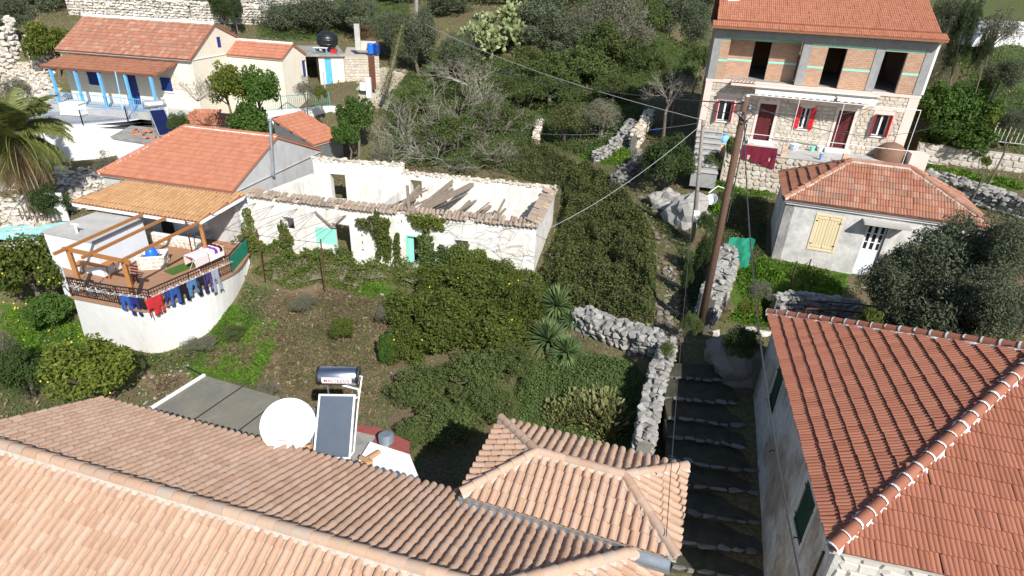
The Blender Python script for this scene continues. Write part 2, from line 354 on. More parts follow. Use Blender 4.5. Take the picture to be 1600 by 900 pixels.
# ------------------------------------------------------------ ground
def gpoly(pxs): return [(lambda g: (g.x, g.y))(G(*p)) for p in pxs]
def inpoly(P, poly):
    x, y = P[:,0], P[:,1]; ins = np.zeros(len(P), bool); n = len(poly)
    for i in range(n):
        (x1, y1), (x2, y2) = poly[i], poly[(i+1) % n]
        c = ((y1 > y) != (y2 > y)) & (x < (x2-x1)*(y-y1)/(y2-y1+1e-12)+x1); ins ^= c
    return ins
GREEN = [[(0,470),(120,500),(190,545),(120,600),(0,600)], [(290,585),(350,470),(450,500),(430,560),(400,600)], [(530,440),(600,440),(640,470),(560,475)],
         [(1140,420),(1190,400),(1330,430),(1310,480),(1150,500)], [(1430,250),(1600,285),(1600,300),(1440,280)], [(930,190),(1000,180),(980,260),(900,250)], [(1100,270),(1210,285),(1210,310),(1100,300)],
         [(820,560),(980,560),(1000,640),(960,660),(830,620)], [(150,0),(480,0),(480,12),(150,6)]]
BROWN = [[(410,460),(520,440),(620,470),(600,600),(560,650),(430,610)], [(220,585),(290,585),(320,600),(240,640)]]
PALE = [[(0,90),(70,110),(110,165),(0,175)], [(90,265),(200,265),(120,330),(80,330)], [(0,310),(80,320),(90,370),(0,390)], [(560,110),(640,110),(620,170),(560,170)]]
def sharp_axis(lo, hi, f0, f1, step, far):
    a = list(np.arange(f0, f1+1e-6, step)); s = step; x = f1
    while x < hi: s *= 1.25; x += s; a.append(x)
    s = step; x = f0; b = []
    while x > lo: s *= 1.25; x -= s; b.append(x)
    return np.array(b[::-1]+a)
gx = sharp_axis(-900, 900, -46, 46, .4, 0); gy = sharp_axis(-500, 1400, -2, 84, .4, 0)
XX, YY = np.meshgrid(gx, gy); XY = np.stack([XX.ravel(), YY.ravel()], 1); ZZ = HV(XY)
near = (np.abs(XY[:,0]) < 60) & (XY[:,1] < 95)
rough = np.array([mnoise.fractal(Vector((x*.55, y*.55, 3.1)), 1, 2, 4) if n else 0 for (x, y), n in zip(XY, near)])
ZZ = ZZ+rough*.10
nx, ny = len(gx), len(gy); idx = np.arange(nx*ny).reshape(ny, nx)
fc = np.stack([idx[:-1,:-1], idx[:-1,1:], idx[1:,1:], idx[1:,:-1]], -1).reshape(-1, 4)
t = NT('ground'); p = t.pos()
at = t.node('ShaderNodeVertexColor', layer_name='cover'); sep = t.node('ShaderNodeSeparateColor'); t.l.new(at.outputs[0], sep.inputs[0])
nz = t.noise(p, 1.3, 8, .7); nf = t.noise(p, 9, 6, .75)
soil = t.ramp(nf, ((.28, (.060,.046,.030)), (.5, (.125,.095,.062)), (.72, (.23,.18,.125))))
grass = t.ramp(nf, ((.28, (.028,.055,.010)), (.5, (.060,.115,.016)), (.75, (.11,.165,.03))))
drye = t.ramp(nf, ((.28, (.085,.062,.038)), (.5, (.17,.125,.078)), (.75, (.30,.235,.155))))
pale = t.ramp(nf, ((.3, (.24,.20,.15)), (.5, (.42,.37,.30)), (.72, (.60,.55,.48))))
base = t.mix(t.ramp(nz, ((.42, 0.), (.58, 1.))), soil, t.mix(.55, grass, soil))
def cov(ch, w=.35): return t.ramp(t.math('ADD', sep.outputs[ch], t.math('MULTIPLY', t.math('SUBTRACT', nz, .5), w*2)), ((.38, 0.), (.62, 1.)))
c = t.mix(cov(0), base, grass); c = t.mix(cov(1), c, drye); c = t.mix(cov(2), c, pale)
t.bump(nf, .6, .05); t.done(c, .95, 0, .1)
gm = np_mesh('ground', np.concatenate([XY, ZZ[:,None]], 1), fc, t.mat, smooth=True)
cl = np.zeros((len(XY), 4), np.float32); cl[:,3] = 1
for k, regs in enumerate((GREEN, BROWN, PALE)):
    for r in regs: cl[inpoly(XY, gpoly(r)), k] = 1
far = (XY[:,1] > 75) | (np.abs(XY[:,0]) > 55); cl[far, 0] = .5
ca = gm.color_attributes.new('cover', 'FLOAT_COLOR', 'POINT'); ca.data.foreach_set('color', cl.ravel())
tag(link('ground', gm), kind='structure')
# ------------------------------------------------------------ pieces of stone
def stone_meshes(name, mat, n=7, seed=1, flat=.7):
    out = []
    for k in range(n):
        rg = random.Random(seed*100+k); bm = bmesh.new()
        for i in range(15):
            v = Vector((rg.gauss(0, 1), rg.gauss(0, 1), rg.gauss(0, 1))).normalized()
            v = Vector([math.copysign(abs(c)**.62, c) for c in v]); bm.verts.new((v.x*.5, v.y*.5, v.z*.5*flat))
        r = bmesh.ops.convex_hull(bm, input=bm.verts)
        bmesh.ops.delete(bm, geom=[v for v in bm.verts if not v.link_faces], context='VERTS')
        me = bpy.data.meshes.new(name); bm.to_mesh(me); bm.free(); me.materials.append(mat); out.append(me)
    return out
STONES = {k: stone_meshes('stone', M[k], 7, i+1) for i, k in enumerate(('stone_grey', 'stone_pale', 'stone_white', 'stone_dark'))}
def mesh_arrays(me):
    v = np.empty(len(me.vertices)*3, np.float32); me.vertices.foreach_get('co', v)
    me.calc_loop_triangles(); f = np.empty(len(me.loop_triangles)*3, np.int32); me.loop_triangles.foreach_get('vertices', f)
    return v.reshape(-1, 3), f.reshape(-1, 3)
def merged(name, metas, mats, xf, parent=None, **kw):      # many small pieces as one mesh: xf = [(mesh index, 4x4)]
    arr = [mesh_arrays(m) for m in metas]; V = []; Fs = []; k = 0
    for i, mt in xf:
        v, f = arr[i]; mm = np.array(mt); V.append(v@mm[:3,:3].T+mm[:3,3]); Fs.append(f+k); k += len(v)
    o = link(name, np_mesh(name, np.concatenate(V), np.concatenate(Fs), mats, smooth=metas[0].polygons[0].use_smooth), parent); return tag(o, **kw) if kw else o
def place_pieces(name, metas, mats, xf, parent, keep=300):
    """The pieces nearest the viewer's side as objects of their own, the rest joined."""
    c = Vector((0, 0, CAM_Z)); xf = sorted(xf, key=lambda a: (a[1].translation-c).length)
    pin = world_of(parent).inverted()
    for i, mt in xf[:keep]:
        o = bpy.data.objects.new(name, metas[i]); COL.objects.link(o); o.parent = parent; o.matrix_parent_inverse = pin; o.matrix_basis = mt
    if len(xf) > keep: merged(name, metas, mats, xf[keep:], parent, kind='stuff')
def orient(p, x, y, z, s=(1, 1, 1)):
    m = Matrix.Identity(4)
    for i in range(3): m[i][0] = x[i]*s[0]; m[i][1] = y[i]*s[1]; m[i][2] = z[i]*s[2]; m[i][3] = p[i]
    return m
def dry_wall(name, path, h, th, kind, size, label, cat='stone wall', keep=300, base=None, seed=0, crest=.25, group=None):
    """Dry-stone wall along path (ground points); h heights; rubble stones over a dark core."""
    rg = random.Random(seed); path = [Vector(p) for p in path]; hs = h if hasattr(h, '__len__') else [h]*len(path)
    root = thing(name, label, cat, path[0], 0, group); xf = []; core = MB()
    for a, b, h0, h1 in zip(path, path[1:], hs, hs[1:]):
        d = (b-a); L = Vector((d.x, d.y, 0)).length; u = Vector((d.x, d.y, 0)).normalized(); n = Vector((u.y, -u.x, 0))
        q = [a+n*(th/2-size*.3), b+n*(th/2-size*.3), b-n*(th/2-size*.3), a-n*(th/2-size*.3)]
        dn = Vector((0, 0, -.35)); up = [Vector((0, 0, max(h0-size*.3, .05))), Vector((0, 0, max(h1-size*.3, .05)))]
        core.hexa([p+dn for p in q]+[q[0]+up[0], q[1]+up[1], q[2]+up[1], q[3]+up[0]])
        sidesize = size
        for side in (1, -1):
            z = -.12
            while z < max(h0, h1):
                s = rg.uniform(0, size*.5)
                while s < L:
                    w = size*rg.uniform(.65, 1.5); f = (s+w/2)/L
                    if f < 1 and z < h0+(h1-h0)*f+rg.uniform(-crest, .1)*size:
                        p = a.lerp(b, f)+n*side*(th/2-size*.25+rg.uniform(-.05, .06))+Vector((0, 0, z+size*.33))
                        rot = Matrix.Rotation(math.atan2(u.y, u.x)+rg.gauss(0, .25), 4, 'Z') @ Matrix.Rotation(rg.gauss(0, .18), 4, 'X') @ Matrix.Rotation(rg.choice((0, math.pi))+rg.gauss(0, .12), 4, 'Y')
                        xf.append((rg.randrange(7), Matrix.Translation(p) @ rot @ Matrix.Diagonal((w*1.12, size*1.15, size*rg.uniform(.9, 1.25), 1))))
                    s += w*.92
                z += size*.68
        s = 0
        while s < L:                              # crest
            w = size*rg.uniform(.7, 1.5); f = min((s+w/2)/L, 1); hh = h0+(h1-h0)*f
            for t_ in np.arange(-th/2+size*.4, th/2, size*.8):
                p = a.lerp(b, f)+n*(t_+rg.uniform(-.06, .06))+Vector((0, 0, hh-size*.15+rg.uniform(-.1, .08)*1.2))
                xf.append((rg.randrange(7), Matrix.Translation(p) @ Matrix.Rotation(rg.uniform(0, 6.28), 4, 'Z') @ Matrix.Rotation(rg.gauss(0, .3), 4, 'X') @ Matrix.Diagonal((w*1.1, size*1.15, size, 1))))
            s += w*.9
    core.build('wall_core', M['stone_dark' if kind != 'stone_white' else 'mortar'], root)
    place_pieces('stone', STONES[kind], M[kind], xf, root, keep)
    return root
# ------------------------------------------------------------ walls with real openings
class Wall:
    def __init__(s, a, b, z0, z1, th=.35):       # a -> b runs left to right seen from outside
        s.a = Vector((a[0], a[1], 0)); s.b = Vector((b[0], b[1], 0)); s.z0 = z0; s.z1 = z1; s.th = th
        s.u = (s.b-s.a).normalized(); s.n = Vector((s.u.y, -s.u.x, 0)); s.L = (s.b-s.a).length; s.op = []
    def at(s, px, py, out=0):
        p = onplane(px, py, s.a+s.n*out, s.n); return ((p-s.a).dot(s.u), p.z)
    def pt(s, x, z, o=0): return s.a+s.u*x+s.n*o+Vector((0, 0, z))
    def rect(s, *pxs):                            # bounding rectangle on the wall of photograph points
        q = [s.at(*p) for p in pxs]; return (min(a for a, _ in q), max(a for a, _ in q), min(b for _, b in q), max(b for _, b in q))
    def rect4(s, tl, tr, bl, br):
        q = [s.at(*p) for p in (tl, tr, bl, br)]; return ((q[0][0]+q[2][0])/2, (q[1][0]+q[3][0])/2, (q[2][1]+q[3][1])/2, (q[0][1]+q[1][1])/2)
    def box(s, mb, x0, x1, z0, z1, o0, o1, m=0):
        mb.hexa([s.pt(x0, z0, o1), s.pt(x1, z0, o1), s.pt(x1, z0, o0), s.pt(x0, z0, o0), s.pt(x0, z1, o1), s.pt(x1, z1, o1), s.pt(x1, z1, o0), s.pt(x0, z1, o0)], m)
    def build(s, mb, m=0, x0=0, x1=None, z0=None, z1=None, o0=None, o1=0):
        x1 = s.L if x1 is None else x1; z0 = s.z0 if z0 is None else z0; z1 = s.z1 if z1 is None else z1; o0 = -s.th if o0 is None else o0
        xs = sorted({x0, x1, *[v for r in s.op for v in r[:2] if x0 < v < x1]}); zs = sorted({z0, z1, *[v for r in s.op for v in r[2:4] if z0 < v < z1]})
        def solid(i, j):
            if i < 0 or j < 0 or i >= len(xs)-1 or j >= len(zs)-1: return False
            cx, cz = (xs[i]+xs[i+1])/2, (zs[j]+zs[j+1])/2
            return not any(r[0] < cx < r[1] and r[2] < cz < r[3] for r in s.op)
        for i in range(len(xs)-1):
            for j in range(len(zs)-1):
                if not solid(i, j): continue
                a, b, c, d = xs[i], xs[i+1], zs[j], zs[j+1]
                mb.quad(s.pt(a, c, o1), s.pt(b, c, o1), s.pt(b, d, o1), s.pt(a, d, o1), m); mb.quad(s.pt(b, c, o0), s.pt(a, c, o0), s.pt(a, d, o0), s.pt(b, d, o0), m)
                if not solid(i-1, j): mb.quad(s.pt(a, c, o0), s.pt(a, c, o1), s.pt(a, d, o1), s.pt(a, d, o0), m)
                if not solid(i+1, j): mb.quad(s.pt(b, c, o1), s.pt(b, c, o0), s.pt(b, d, o0), s.pt(b, d, o1), m)
                if not solid(i, j-1): mb.quad(s.pt(a, c, o0), s.pt(b, c, o0), s.pt(b, c, o1), s.pt(a, c, o1), m)
                if not solid(i, j+1): mb.quad(s.pt(a, d, o1), s.pt(b, d, o1), s.pt(b, d, o0), s.pt(a, d, o0), m)
def masonry(name, wall, parent, mat, size, keep, holes=(), x0=0, x1=None, z0=None, z1=None, proud=.03, seed=0):
    """Coursed rubble face: thin irregular blocks set proud of the wall."""
    rg = random.Random(seed); x1 = wall.L if x1 is None else x1; z0 = wall.z0 if z0 is None else z0; z1 = wall.z1 if z1 is None else z1
    metas = []
    for k in range(6):
        r2 = random.Random(seed+50+k); b = MB(); n = r2.choice((4, 5, 5, 6)); pts = []
        for i in range(n):
            a = 2*math.pi*(i+.5)/n+r2.uniform(-.2, .2); c, s_ = math.cos(a), math.sin(a); q = max(abs(c), abs(s_)); r_ = .5/q*r2.uniform(.8, 1.02); pts.append((c*r_, s_*r_))
        b.add([(x, 0, z) for x, z in pts]+[(x*.88, -1, z*.86) for x, z in pts], [tuple(range(n, 2*n))]+[(i, (i+1) % n, n+(i+1) % n, n+i) for i in range(n)])
        metas.append(b.mesh('stone', mat))
    xf = []; z = z0
    while z < z1-size*.2:
        hgt = min(size*rg.uniform(.75, 1.2), z1-z); x = x0-rg.uniform(0, size*.6)
        while x < x1:
            w = size*rg.uniform(.8, 1.9); a, b = max(x, x0), min(x+w, x1); cx, cz = (a+b)/2, z+hgt/2
            if b-a > size*.25 and not any(h[0]-.02 < cx+sg*(b-a)*.38 and cx+sg*(b-a)*.38 < h[1]+.02 and h[2]-.02 < cz < h[3]+.02 for h in holes for sg in (-1, 0, 1)):
                xf.append((rg.randrange(6), orient(wall.pt(cx, cz, .001), wall.u, -wall.n, Vector((0, 0, 1)), ((b-a)*.99, proud*rg.uniform(.6, 1.6), hgt*.99))))
            x += w
        z += hgt*.98
    place_pieces(name, metas, mat, xf, parent, keep)
def shutters(parent, wall, r, mat, o=.02, th=.045, label=None):          # a closed pair
    x0, x1, z0, z1 = r; xm = (x0+x1)/2; out = []
    for a, b in ((x0, xm-.008), (xm+.008, x1)):
        mb = MB(); wall.box(mb, a, b, z0, z1, o, o+th)
        for f in (.06, .94): wall.box(mb, a+.03, b-.03, z0+(z1-z0)*f-.04, z0+(z1-z0)*f+.04, o+th+.002, o+th+.02)
        k = a+.12
        while k < b-.05: wall.box(mb, k-.006, k+.006, z0+.1, z1-.1, o+th+.001, o+th+.010); k += .12
        s = mb.build('shutter', mat, parent)
        h = MB(); e = a if a == x0 else b
        for f in (.15, .85): wall.box(h, e-.05, e+.05, z0+(z1-z0)*f-.02, z0+(z1-z0)*f+.02, o+th+.021, o+th+.035)
        h.build('hinge', M['dark_iron'], s)
def window(parent, wall, r, frame='white_paint', inset=.12, fw=.055, mull=1, bars=0, sill=None, glass='window_glass'):
    x0, x1, z0, z1 = r; mb = MB(); i0, i1 = -inset-.05, -inset
    wall.box(mb, x0, x0+fw, z0, z1, i0, i1); wall.box(mb, x1-fw, x1, z0, z1, i0, i1); wall.box(mb, x0+fw, x1-fw, z0, z0+fw, i0, i1); wall.box(mb, x0+fw, x1-fw, z1-fw, z1, i0, i1)
    cuts = [x0+(x1-x0)*(k+1)/(mull+1) for k in range(mull)]
    for c in cuts: wall.box(mb, c-fw*.8, c+fw*.8, z0+fw, z1-fw, i0+.002, i1+.01)
    for k in range(bars): c = z0+(z1-z0)*(k+1)/(bars+1); wall.box(mb, x0+fw, x1-fw, c-.02, c+.02, i0+.004, i1-.004)
    w = mb.build('window', M[frame], parent)
    for a, b in zip([x0]+cuts, cuts+[x1]):
        g = MB(); wall.box(g, a+.01, b-.01, z0+.01, z1-.01, i0+.012, i0+.024); g.build('pane', M[glass], w)
    if sill:
        g = MB(); wall.box(g, x0-.06, x1+.06, z0-.07, z0, -inset, .07); g.build('sill', M[sill], w)
    return w
def panel_door(parent, wall, r, mat, inset=.10, handle=True, glass=None, lever='galvanised'):
    x0, x1, z0, z1 = r; mb = MB(); wall.box(mb, x0, x1, z0, z1, -inset-.05, -inset); d = mb.build('door', mat, parent)
    g = MB(); xm = (x0+x1)/2
    for a, b in ((x0+.08, xm-.04), (xm+.04, x1-.08)):
        for c, e in ((z0+.12, z0+(z1-z0)*.42), (z0+(z1-z0)*.48, z1-.12)): wall.box(g, a, b, c, e, -inset+.001, -inset+.018)
    g.build('door_panel', M[glass] if glass else mat, d)
    if handle:
        h = MB(); wall.box(h, x1-.14, x1-.04, z0+(z1-z0)*.45, z0+(z1-z0)*.45+.03, -inset+.002, -inset+.06); h.build('handle', M[lever], d)
    return d
# ------------------------------------------------------------ roof tiles
def barrel_mesh(name, mat, w, L, seg=6, taper=.86, th=.014, rise=.52):
    mb = MB(); rings = []
    for y, k in ((0, 1.0), (L, taper)):
        for dr in (0, -th):
            rings.append([((w/2+dr)*k*math.cos(math.pi*i/seg), y, (w*rise+dr)*k*math.sin(math.pi*i/seg)) for i in range(seg+1)])
    o0, i0, o1, i1 = rings; n = seg+1; v = o0+i0+o1+o0; f = [(i, i+1, 2*n+i+1, 2*n+i) for i in range(seg)]; f += [(n+i, n+i+1, 3*n+i+1, 3*n+i) for i in range(seg)]
    mb.add(v, f); return mb.mesh(name, mat, True)
def wave_mesh(name, mat, w, L, rolls=2, amp=.018, th=.028):
    mb = MB(); pr = []; n = rolls*5
    for i in range(n+1):
        x = -w/2+w*i/n; pr.append((x, amp*abs(math.sin(math.pi*rolls*i/n))**.8*1.7))
    k = len(pr); v = [(x, 0, z+th) for x, z in pr]+[(x, L, z) for x, z in pr]+[(x, 0, 0) for x, z in pr]
    f = [(i, i+1, k+i+1, k+i) for i in range(k-1)]+[(2*k+i, 2*k+i+1, i+1, i) for i in range(k-1)]
    mb.add(v, f); return mb.mesh(name, mat)
TILE = {}
def tile_set(mat, kind, w, L, th=.03):
    key = (mat, kind, round(w, 3), round(L, 3), th)
    if key not in TILE:
        TILE[key] = [barrel_mesh('tile', M[mat], w, L)] if kind == 'barrel' else [wave_mesh('tile', M[mat], w, L, 2 if kind == 'wave' else 1, w*(.075 if kind == 'wave' else .12), th)]
    return TILE[key]
def tiled_plane(roof, corners, mat, kind='wave', w=.22, ex=.33, keep=0, deck=True, lift=.03, jit=.006, eave=0, seed=0, inset=0., pan=None, th=.03):
    """corners: eave left, eave right (seen looking up the slope), then the rest counter-clockwise. Tiles run up the slope."""
    P = [Vector(c) for c in corners]; e = (P[1]-P[0]).normalized(); n = e.cross(P[2]-P[1]).normalized()
    if n.z < 0: n = -n
    P = [p_-n*((p_-P[0]).dot(n)) for p_ in P]; g = n.cross(e).normalized(); q = [((p-P[0]).dot(e), (p-P[0]).dot(g)) for p in P]
    rg = random.Random(seed); me = tile_set(mat, kind, w*(1.0 if kind != 'barrel' else .80), ex*1.16, th); xf = []
    X0, X1 = min(a for a, _ in q), max(a for a, _ in q); Y1 = max(b for _, b in q)
    nxs = max(1, round((X1-X0)/w)); ww = (X1-X0)/nxs; nys = max(1, round(Y1/ex)); ee = Y1/nys
    pts = np.array([(X0+(i+.5)*ww, (j+.5)*ee) for j in range(nys) for i in range(nxs)]); ins = inpoly(pts, q)
    tilt = (.0 if kind != 'barrel' else .02/ee)
    for (x, y), k in zip(pts, ins):
        if not k: continue
        p = P[0]+e*(x+rg.gauss(0, jit))+g*(y-ee/2-(eave if y < ee else 0)+rg.gauss(0, jit))+n*(lift+rg.uniform(0, .006))
        a = rg.gauss(0, .012); gg = (g+e*a-n*tilt*.6).normalized(); nn = e.cross(gg).normalized(); xx = gg.cross(nn)
        xf.append((0, orient(p, xx, gg, nn)))
    if deck:
        d = MB(); th = .09; d.add([p-n*th for p in P]+[p+n*(lift-.012) for p in P], [tuple(reversed(range(len(P)))), tuple(range(len(P), 2*len(P)))]+[(i, (i+1) % len(P), len(P)+(i+1) % len(P), len(P)+i) for i in range(len(P))])
        d.build('roof_deck', M[pan or mat], roof)
    if xf: place_pieces('tile', me, M[mat], xf, roof, keep) if keep else merged('tile', me, M[mat], xf, roof, kind='stuff')
    return e, g, n
def ridge_tiles(roof, a, b, mat, r=.12, L=.36, mortar='white_mortar', keep=True, joint=None, lift=.02, bed=True):
    a, b = Vector(a), Vector(b); d = b-a; n = max(1, round(d.length/L)); step = d/n; y = d.normalized(); x = y.cross(Vector((0, 0, 1))).normalized(); z = x.cross(y)
    key = ('ridge', mat, round(step.length, 2), r)
    if key not in TILE: TILE[key] = barrel_mesh('ridge_tile', M[mat], r*2, step.length*1.1, 6, .9, .016, .5)
    xf = []
    for i in range(n):
        p = a+step*i+z*lift; gg = (y-z*.05).normalized(); xf.append((0, orient(p, x, gg, x.cross(gg))))
    if keep: place_pieces('ridge_tile', [TILE[key]], M[mat], xf, roof, 300)
    else: merged('ridge_tile', [TILE[key]], M[mat], xf, roof, kind='stuff')
    if bed:
        mb = MB(); rg = random.Random(int(a.x*10)); m = n*3; prev = None
        for i in range(m+1):
            w = r*rg.uniform(1.2, 1.6); p = a+d*(i/m)+z*(lift-.03); ring = [p-x*w-z*.06, p-x*r*.7+z*r*.35, p+x*r*.7+z*r*.35, p+x*w-z*.06]
            if prev: 
                for j in range(3): mb.quad(prev[j], prev[j+1], ring[j+1], ring[j])
            prev = ring
        mb.build('mortar_bed', M[mortar], roof)
    if joint:                                   # mortar collars over the joints
        rg = random.Random(int(b.x*9))
        for i in range(n+1):
            c = a+step*i+z*lift; rr = r*1.03; w = rg.uniform(.014, .03); k0, k1 = rg.choice(((0, 6), (0, 5), (0, 6), (1, 6)))
            pts = [[c+y*o*rg.uniform(.7, 1.3)+x*rr*math.cos(math.pi*k/6)+z*rr*math.sin(math.pi*k/6) for k in range(7)] for o in (-w, w)]; mb = MB()
            for k in range(k0, k1): mb.quad(pts[0][k], pts[0][k+1], pts[1][k+1], pts[1][k])
            mb.build('mortar_joint', M[joint], roof)
def slab(mb, pts, th, m=0):                     # horizontal-ish slab: pts on top, counter-clockwise
    n = len(pts); P = [Vector(p) for p in pts]; dn = Vector((0, 0, -th))
    mb.add(P+[p+dn for p in P], [tuple(range(n)), tuple(reversed(range(n, 2*n)))]+[(i, n+i, n+(i+1) % n, (i+1) % n) for i in range(n)], m)
def catenary(a, b, sag, n=14):
    a, b = Vector(a), Vector(b); return [a.lerp(b, i/n)-Vector((0, 0, sag*4*(i/n)*(1-i/n))) for i in range(n+1)]
# ============================================================ house with the red hipped roof beside the steps
def unit(a, b): v = Vector(b)-Vector(a); v.z = 0; return v.normalized()
D = 10.0
rA, rB = U(1200,490,D), U(1299,858,D); wu = unit(rA, rB); eu = Vector((-wu.y, wu.x, 0))    # wu runs south, eu runs east
LW = (rB-rA).length; DEP = 13.0; rise = 2.6
rC, rD = rB+eu*DEP, rA+eu*DEP; h2 = LW/2
ap1 = rA+wu*h2+eu*h2+Vector((0, 0, rise)); ap2 = rA+wu*h2+eu*(DEP-h2)+Vector((0, 0, rise))
RH = thing('hipped_house', 'big house with red hipped roof, white mortared ridges and dark green shutters beside the steps', 'house', (rA+rB)/2-Vector((0, 0, 4)))
roof = MB(); roof.poly([rA+Vector((0,0,-.12)), rB+Vector((0,0,-.12)), rC+Vector((0,0,-.12)), rD+Vector((0,0,-.12))]); roof = roof.build('roof', M['pale_concrete'], RH)
tiled_plane(roof, [rA, rB, ap1], 'tile_red', 'wave', .20, .345, 170, seed=1, eave=.04, th=.052)
tiled_plane(roof, [rB, rC, ap2, ap1], 'tile_red', 'wave', .20, .345, 130, seed=2, eave=.04, th=.052)
tiled_plane(roof, [rC, rD, ap2], 'tile_red', 'wave', .20, .345, 0, seed=3, th=.052)
tiled_plane(roof, [rD, rA, ap1, ap2], 'tile_red', 'wave', .20, .345, 0, seed=4, th=.052)
for a, b in ((rB, ap1), (rA, ap1), (rC, ap2), (rD, ap2), (ap1, ap2)):
    up = Vector((0, 0, .05)); ridge_tiles(roof, a+up, b+up, 'tile_red', .125, .40, 'white_mortar', True, 'white_mortar')
ov = .22; zb = 3.0
cor = [rA+wu*ov+eu*ov, rB-wu*ov+eu*ov, rC-wu*ov-eu*ov, rD+wu*ov-eu*ov]
ww = Wall(cor[0], cor[1], zb, CAM_Z-D-.10); sw = Wall(cor[1], cor[2], zb, CAM_Z-D-.10); ew = Wall(cor[2], cor[3], zb, CAM_Z-D-.10); nw = Wall(cor[3], cor[0], zb, CAM_Z-D-.10)
mb = MB(); r1 = ww.rect4((1219,570),(1225.6,594),(1201.6,622),(1206,650)); r2 = ww.rect4((1264,746),(1275,790),(1241,810),(1250,856))
for r in (r1, r2): ww.op.append(r)
ww.build(mb); sw.build(mb, x0=.36, x1=sw.L); ew.build(mb, x0=.36); nw.build(mb, x0=.36, x1=nw.L-.36)
t = NT('stone_plaster_wall'); p = t.pos(); mp = t.node('ShaderNodeMapping'); mp.inputs['Scale'].default_value = (1, 1, .25); t.l.new(p, mp.inputs[0])
vor = t.node('ShaderNodeTexVoronoi', feature='DISTANCE_TO_EDGE'); vor.inputs['Scale'].default_value = 3.4; t.l.new(p, vor.inputs['Vector'])
big = t.ramp(t.noise(p, .5, 5, .6), ((.46, 0.), (.60, 1.))); fine = t.noise(mp.outputs[0], 7, 7, .75)
pl = t.ramp(fine, ((.3, (.28,.275,.27)), (.55, (.50,.49,.47)), (.8, (.62,.61,.58)))); ru = t.ramp(fine, ((.3, (.16,.135,.115)), (.5, (.30,.255,.21)), (.75, (.42,.37,.31))))
t.bump(t.math('ADD', t.math('MULTIPLY', vor.outputs[0], .35), fine), .7, .05); M['stone_plaster_wall'] = t.done(t.mix(big, pl, ru), .92, 0, .15)
w_o = mb.build('wall', M['stone_plaster_wall'], RH)
for r in (r1, r2):
    mbf = MB(); x0, x1, z0, z1 = r
    for q in ((x0-.13, x0, z0-.13, z1+.13), (x1, x1+.13, z0-.13, z1+.13), (x0, x1, z1, z1+.13), (x0, x1, z0-.13, z0)): ww.box(mbf, *q, -.06, .022)
    wnd = mbf.build('window', M['pale_concrete'], RH)
    shutters(wnd, ww, (x0+.005, x1-.005, z0+.005, z1-.005), M['green_shutter'], -.05)
    g = MB(); ww.box(g, x0+.02, x1-.02, z0+.02, z1-.02, -.2, -.18); g.build('pane', M['window_glass'], wnd)
masonry('stone', sw, w_o, M['stone_white'], .30, 60, x0=.1, x1=6, z0=CAM_Z-D-1.6, z1=CAM_Z-D-.12, seed=5)
for s_, z_ in ((2.2, 8.2), (4.0, 7.6), (7.6, 8.0)): mb = MB(); mb.tube([ww.pt(s_, z_, -.02), ww.pt(s_, z_, .10), ww.pt(s_+.05, z_-.05, .14)], .018, 5); mb.build('wall_hook', M['dark_iron'], RH)
mb = MB(); mb.tube([ww.pt(9.0, 9.2, .03), ww.pt(9.05, 4, .03)], .03, 6); mb.build('drain_pipe', M['dark_iron'], RH)
# ============================================================ long pale-tiled house in the foreground
dr, de = 10.0, 11.5
R0, R1 = U(0,697,dr), U(665,895,dr); ru = unit(R0, R1); rn = Vector((-ru.y, ru.x, 0))      # ru runs east along the ridge, rn points north
E0 = U(160,626,de); E2 = U(1032,877,de)
NHW = (E0-R0).dot(rn); s0 = (E0-R0).dot(ru); s2 = (E2-R0).dot(ru); SHW = NHW; zdn = Vector((0, 0, -(de-dr)))
def mr(s, w, z=0): return R0+ru*s+rn*w+Vector((0, 0, z))
ez = -(de-dr)
NWc, NEc, SWc, SEc = mr(s0, NHW, ez), mr(s2, NHW, ez), mr(s0, -SHW, ez), mr(s2, -SHW, ez); RW, RE = mr(s0, 0), mr(s2-NHW*.95, 0)
NHS = thing('pale_roofed_house', 'long foreground house with faded pale pink clay barrel tile roof', 'house', mr((s0+s2)/2, 0, -6))
mb = MB(); mb.poly([p+Vector((0, 0, -.14)) for p in (SWc, SEc, NEc, NWc)]); roof = mb.build('roof', M['pale_concrete'], NHS)
tiled_plane(roof, [NEc, NWc, RW, RE], 'tile_pale', 'barrel', .215, .33, 180, seed=11, eave=.05, pan='tile_ridge_pale')
tiled_plane(roof, [SWc, SEc, RE, RW], 'tile_pale', 'barrel', .215, .33, 120, seed=12, pan='tile_ridge_pale')
tiled_plane(roof, [SEc, NEc, RE], 'tile_pale', 'barrel', .215, .33, 0, seed=13, eave=.05, pan='tile_ridge_pale')
up = Vector((0, 0, .07))
for a, b in ((RE, RW), (NEc, RE), (SEc, RE)): ridge_tiles(roof, a+up, b+up, 'tile_ridge_pale', .135, .40, 'mortar', True)
ridge_tiles(roof, NWc+Vector((0, 0, .04)), RW+Vector((0, 0, .04)), 'tile_pale', .10, .33, 'mortar', True, bed=False)
cor = [mr(s0+.3, -SHW+.4), mr(s2-.35, -SHW+.4), mr(s2-.35, NHW-.4), mr(s0+.3, NHW-.4)]; zt = CAM_Z-de-.16; mb = MB()
ws = [Wall(cor[i], cor[(i+1) % 4], 1.0, zt) for i in range(4)]
for w in ws: w.build(mb, x0=.36)
g3, g0 = mr(s0+.3, 0, -.2), mr(s0+.65, 0, -.2)
for o in (.3, .65): mb.poly([mr(s0+o, -SHW+.4, ez-.16), mr(s0+o, NHW-.4, ez-.16), mr(s0+o, 0, -.2)])
mb.build('wall', M['white_plaster'], NHS)
